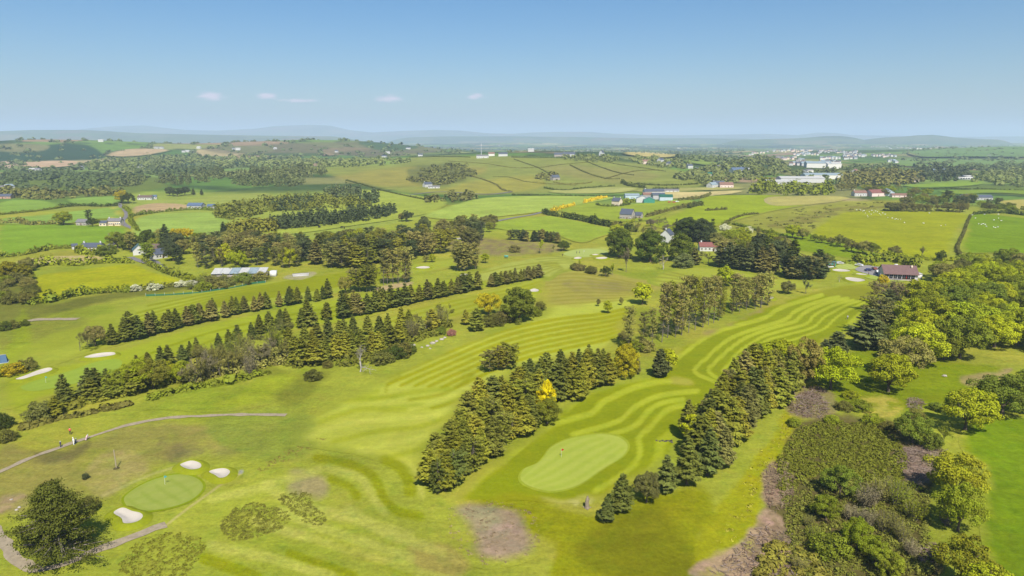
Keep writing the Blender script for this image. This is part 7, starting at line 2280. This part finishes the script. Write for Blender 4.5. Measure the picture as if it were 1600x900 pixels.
BODY_R = [.15, .145, .155, .065, .105, .08, .10, .07, .05, .045, .10, .07, .05, .045, .07, .05, .04, .045, .07, .05, .04, .045]


BODY_ME = skin_mesh('body', BODY_V, BODY_E, BODY_R, [skin])


def golfer(u, v, rz, top, leg, label, hat=None, k=1.0):
    p = G1(u, v)
    o = empty('person', p, math.radians(rz))
    o.scale = (k, k, k)
    tag(o, label, 'person')
    tm = pm('top_' + label[7:20], top)
    lm = pm('legs_' + label[7:20], leg)
    me = BODY_ME.copy()
    me.materials.append(tm)
    me.materials.append(lm)
    for pl in me.polygons:
        c = pl.center
        pl.material_index = 2 if c.z < .96 and abs(c.x) < .18 and c.y > -.16 else (1 if c.z < 1.47 and not (c.y < -.15) else 0)
        pl.use_smooth = True
    add_obj('body', me, o)
    V, F = tube([(np.array([(0, .02, 1.66), (0, .02, 1.74), (0, .02, 1.80)]), np.array([.115, .115, .04]))], 10)
    add_obj('cap' if hat is not None else 'hair', mesh_np('cap', V, F, pm('cap_' + label[7:18], hat) if hat is not None else hairm, True), o)
    return o


def trolley(u, v, rz, rgb, label):
    p = G1(u, v)
    o = empty('golf_trolley', p, math.radians(rz))
    tag(o, label, 'golf trolley')
    V, F = tube([(np.array([(0, -.1, .12), (0, .25, .85), (0, .42, 1.15)]), np.array([.16, .19, .17]))], 10)
    add_obj('bag', mesh_np('bag', V, F, pm('bag_' + label[:10], rgb), True), o)
    for sx in (-1, 1):
        V, F = tube([(np.array([(sx * .33, .1, .15), (sx * .37, .1, .15)]), np.array([.15, .15]))], 12)
        V2, F2 = tube([(np.array([(sx * .325, .1, .15), (sx * .375, .1, .15)]), np.array([.03, .03]))], 8)
        w_ = add_obj('wheel', mesh_np('wheel', np.vstack([V, V2]), np.vstack([F, F2 + len(V)]), pm('black_rubber', (.02, .02, .02))), o)
    V, F = tube([(np.array([(-.35, .1, .15), (.35, .1, .15)]), np.array([.02, .02])), (np.array([(0, .1, .15), (0, .5, .95), (0, .78, 1.1)]), np.array([.025, .025, .025]))], 6)
    add_obj('frame', mesh_np('frame', V, F, M['metal']), o)
    cl = [(np.array([(x, .38, 1.1), (x * 1.4, .52, 1.38)]), np.array([.012, .03])) for x in (-.09, -.03, .04, .1)]
    V, F = tube(cl, 5)
    add_obj('clubs', mesh_np('clubs', V, F, M['metal']), o)


golfer(110, 679, 200, (.55, .10, .08), (.03, .05, .03), 'golfer in a red top and dark trousers above the gravel path', None, 1.05)
golfer(115.5, 695, 150, (.75, .75, .76), (.70, .71, .72), 'golfer dressed in white with a dark bag beside the gravel path', (.75, .75, .75), 1.08)
p = G1(118, 693)
o = empty('golf_bag', p)
tag(o, 'dark blue golf bag leaning by the golfer in white', 'golf bag')
V, F = tube([(np.array([(0, 0, .0), (.05, .05, .5), (.12, .1, 1.0)]), np.array([.15, .18, .17]))], 10)
add_obj('bag', mesh_np('bag', V, F, pm('dark_bag', (.03, .05, .09)), True), o)
V, F = tube([(np.array([(.1 + x, .1, .95), (.16 + x * 1.4, .14, 1.3)]), np.array([.012, .03])) for x in (-.07, 0, .07)], 5)
add_obj('clubs', mesh_np('clubs', V, F, M['metal']), o)
trolley(95, 699, 30, (.05, .045, .06), 'dark golf trolley standing left of the golfers by the path')
trolley(134.5, 688, -40, (.62, .42, .46), 'pink and white golf trolley right of the golfers by the path')
golfer(901, 396.5, 120, (.05, .05, .08), (.05, .05, .06), 'golfer in black standing on the far green')
golfer(905.5, 396, 60, (.10, .10, .12), (.04, .04, .05), 'golfer in dark grey beside the golfer in black on the far green')
golfer(879, 400.5, 20, (.04, .04, .05), (.04, .04, .05), 'lone golfer in dark clothes at the edge of the far green')
golfer(1324, 499, 10, (.35, .38, .5), (.06, .06, .09), 'golfer in a pale blue top walking on the wavy fairway')
golfer(1357, 430, 0, (.05, .05, .06), (.04, .04, .05), 'person in dark clothes below the parked car')


# cars by the clubhouse
def car(u, v, rz, rgb, label):
    p = G1(u, v)
    o = empty('parked_car', (p[0], p[1], p[2] + .2), math.radians(rz))
    tag(o, label, 'car')
    prof = [(-2.1, .45), (-2.1, .85), (-1.5, .95), (-.9, 1.42), (.7, 1.45), (1.4, .98), (2.05, .85), (2.12, .45)]
    V = [(x, y, z) for y in (-.85, .85) for x, z in prof]
    n = len(prof)
    F = [tuple(range(n))[::-1], tuple(range(n, 2 * n))] + [(i, (i + 1) % n, (i + 1) % n + n, i + n) for i in range(n)]
    add_obj('body', poly_mesh('body', V, F, pm('paint_' + label[:12], rgb, rough=.25, var=.03, spec=.5)), o)
    for sg in (-1, 1):
        V = [(-1.25, sg * .865, .98), (1.15, sg * .865, .98), (.62, sg * .865, 1.36), (-.82, sg * .865, 1.34)]
        V += [(x, y - sg * .03, z) for x, y, z in V]
        add_obj('side_window', poly_mesh('side_window', V, [(0, 1, 2, 3), (7, 6, 5, 4), (0, 4, 5, 1), (1, 5, 6, 2), (2, 6, 7, 3), (3, 7, 4, 0)], M['glass']), o)
        for x in (-1.3, 1.3):
            V, F = tube([(np.array([(x, sg * .7, .3), (x, sg * .9, .3)]), np.array([.32, .32]))], 12)
            wv = add_obj('wheel', mesh_np('wheel', V, F, pm('black_rubber', (.02, .02, .02))), o)
            box_part('hub', (x, sg * .9, .3, .3, .02, .3), M['metal'], wv)
    add_obj('windscreen', poly_mesh('windscreen', [(.74, -.7, 1.43), (1.38, -.75, 1.01), (1.38, .75, 1.01), (.74, .7, 1.43), (.70, -.7, 1.40), (1.34, -.75, .98), (1.34, .75, .98), (.70, .7, 1.40)], [(0, 1, 2, 3), (7, 6, 5, 4), (0, 4, 5, 1), (1, 5, 6, 2), (2, 6, 7, 3), (3, 7, 4, 0)], M['glass']), o)


car(1357, 424, 10, (.04, .04, .10), 'dark blue car parked in front of the clubhouse')
car(1342, 416, -50, (.7, .7, .7), 'white car parked at the car park entrance')
car(1371, 427, 80, (.7, .68, .62), 'cream car parked beside the clubhouse end')
car(1366, 422, 85, (.16, .05, .03), 'dark red car parked beside the clubhouse end')
car(1312, 413, 0, (.5, .5, .5), 'silver car parked beside the practice green hedge')
car(1296, 419, 20, (.7, .7, .7), 'white car parked by the blue-green shed')
# farm vehicles
for (u, v, rgb, rz, lab) in [(1053, 317, (.5, .05, .05), 0, 'red farm vehicle at the end of the green-roofed shed'), (1046, 317, (.45, .06, .05), 40, 'second red farm vehicle in the farmyard'), (1058, 316, (.7, .75, .75), 10, 'pale van parked at the farmyard end')]:
    car(u, v, rz, rgb, lab)
# tractor by the left field hedge
p = G1(53, 350)
o = empty('tractor', p, math.radians(20))
tag(o, 'green tractor with yellow trailer by the left field hedge', 'tractor')
box_part('body', [(0, 0, 1.1, 2.6, 1.1, .9), (-.6, 0, 2.0, 1.2, 1.2, 1.1)], pm('tractor_green', (.03, .2, .05)), o)
box_part('trailer', (3.0, 0, 1.0, 2.6, 1.6, 1.0), pm('trailer_yellow', (.6, .45, .04)), o)
for x, r_ in ((-.8, .8), (.9, .5), (3.2, .5)):
    for sg in (-1, 1):
        V, F = tube([(np.array([(x, sg * .6, r_), (x, sg * .9, r_)]), np.array([r_, r_]))], 12)
        add_obj('wheel', mesh_np('wheel', V, F, pm('black_rubber', (.02, .02, .02))), o)
# clothes-line style sign board on the fairway
p = G1(791, 404)
o = empty('tee_sign', p)
tag(o, 'small turquoise tee sign board near the stony heath', 'sign')
box_part('board', (0, 0, 1.3, 2.4, .1, 1.4), pm('turquoise_board', C(120, 190, 170)), o)
box_part('post', (-.9, .08, .6, .1, .1, 1.3), M['metal'], o)
box_part('post', (.9, .08, .6, .1, .1, 1.3), M['metal'], o)
# tee markers beside the big green row
p = G1(1043, 690)
o = empty('ground_drain', p)
tag(o, 'small dark rubble patch beside the right conifer row', 'rubble')
V, F = boxes([(rt.gauss(0, .8), rt.gauss(0, .4), .12, .5 * rt.random() + .2, .3, .25) for _ in range(14)])
add_obj('rubble_stones', mesh_np('rubble_stones', V, F, pm('dark_rubble', (.08, .07, .06))), o)

# ================================================================== HAZE
hv = np.array([(x, y, z) for x in (-36000, 36000) for y in (-1500, 36000) for z in (-140, 520)], float)
hf = np.array([(0, 1, 3, 2), (4, 6, 7, 5), (0, 4, 5, 1), (2, 3, 7, 6), (0, 2, 6, 4), (1, 5, 7, 3)])
hm, hnt, hout = new_mat('haze_air')
pv = hnt.nodes.new('ShaderNodeVolumePrincipled')
pv.inputs['Color'].default_value = (0.64, 0.80, 1.0, 1)
pv.inputs['Density'].default_value = 0.0001
pv.inputs['Anisotropy'].default_value = 0.0
hnt.links.new(pv.outputs[0], hout.inputs['Volume'])
tag(add_obj('haze', mesh_np('haze', hv, hf, hm)), 'pale blue summer haze over the whole valley', 'haze', kind='stuff')
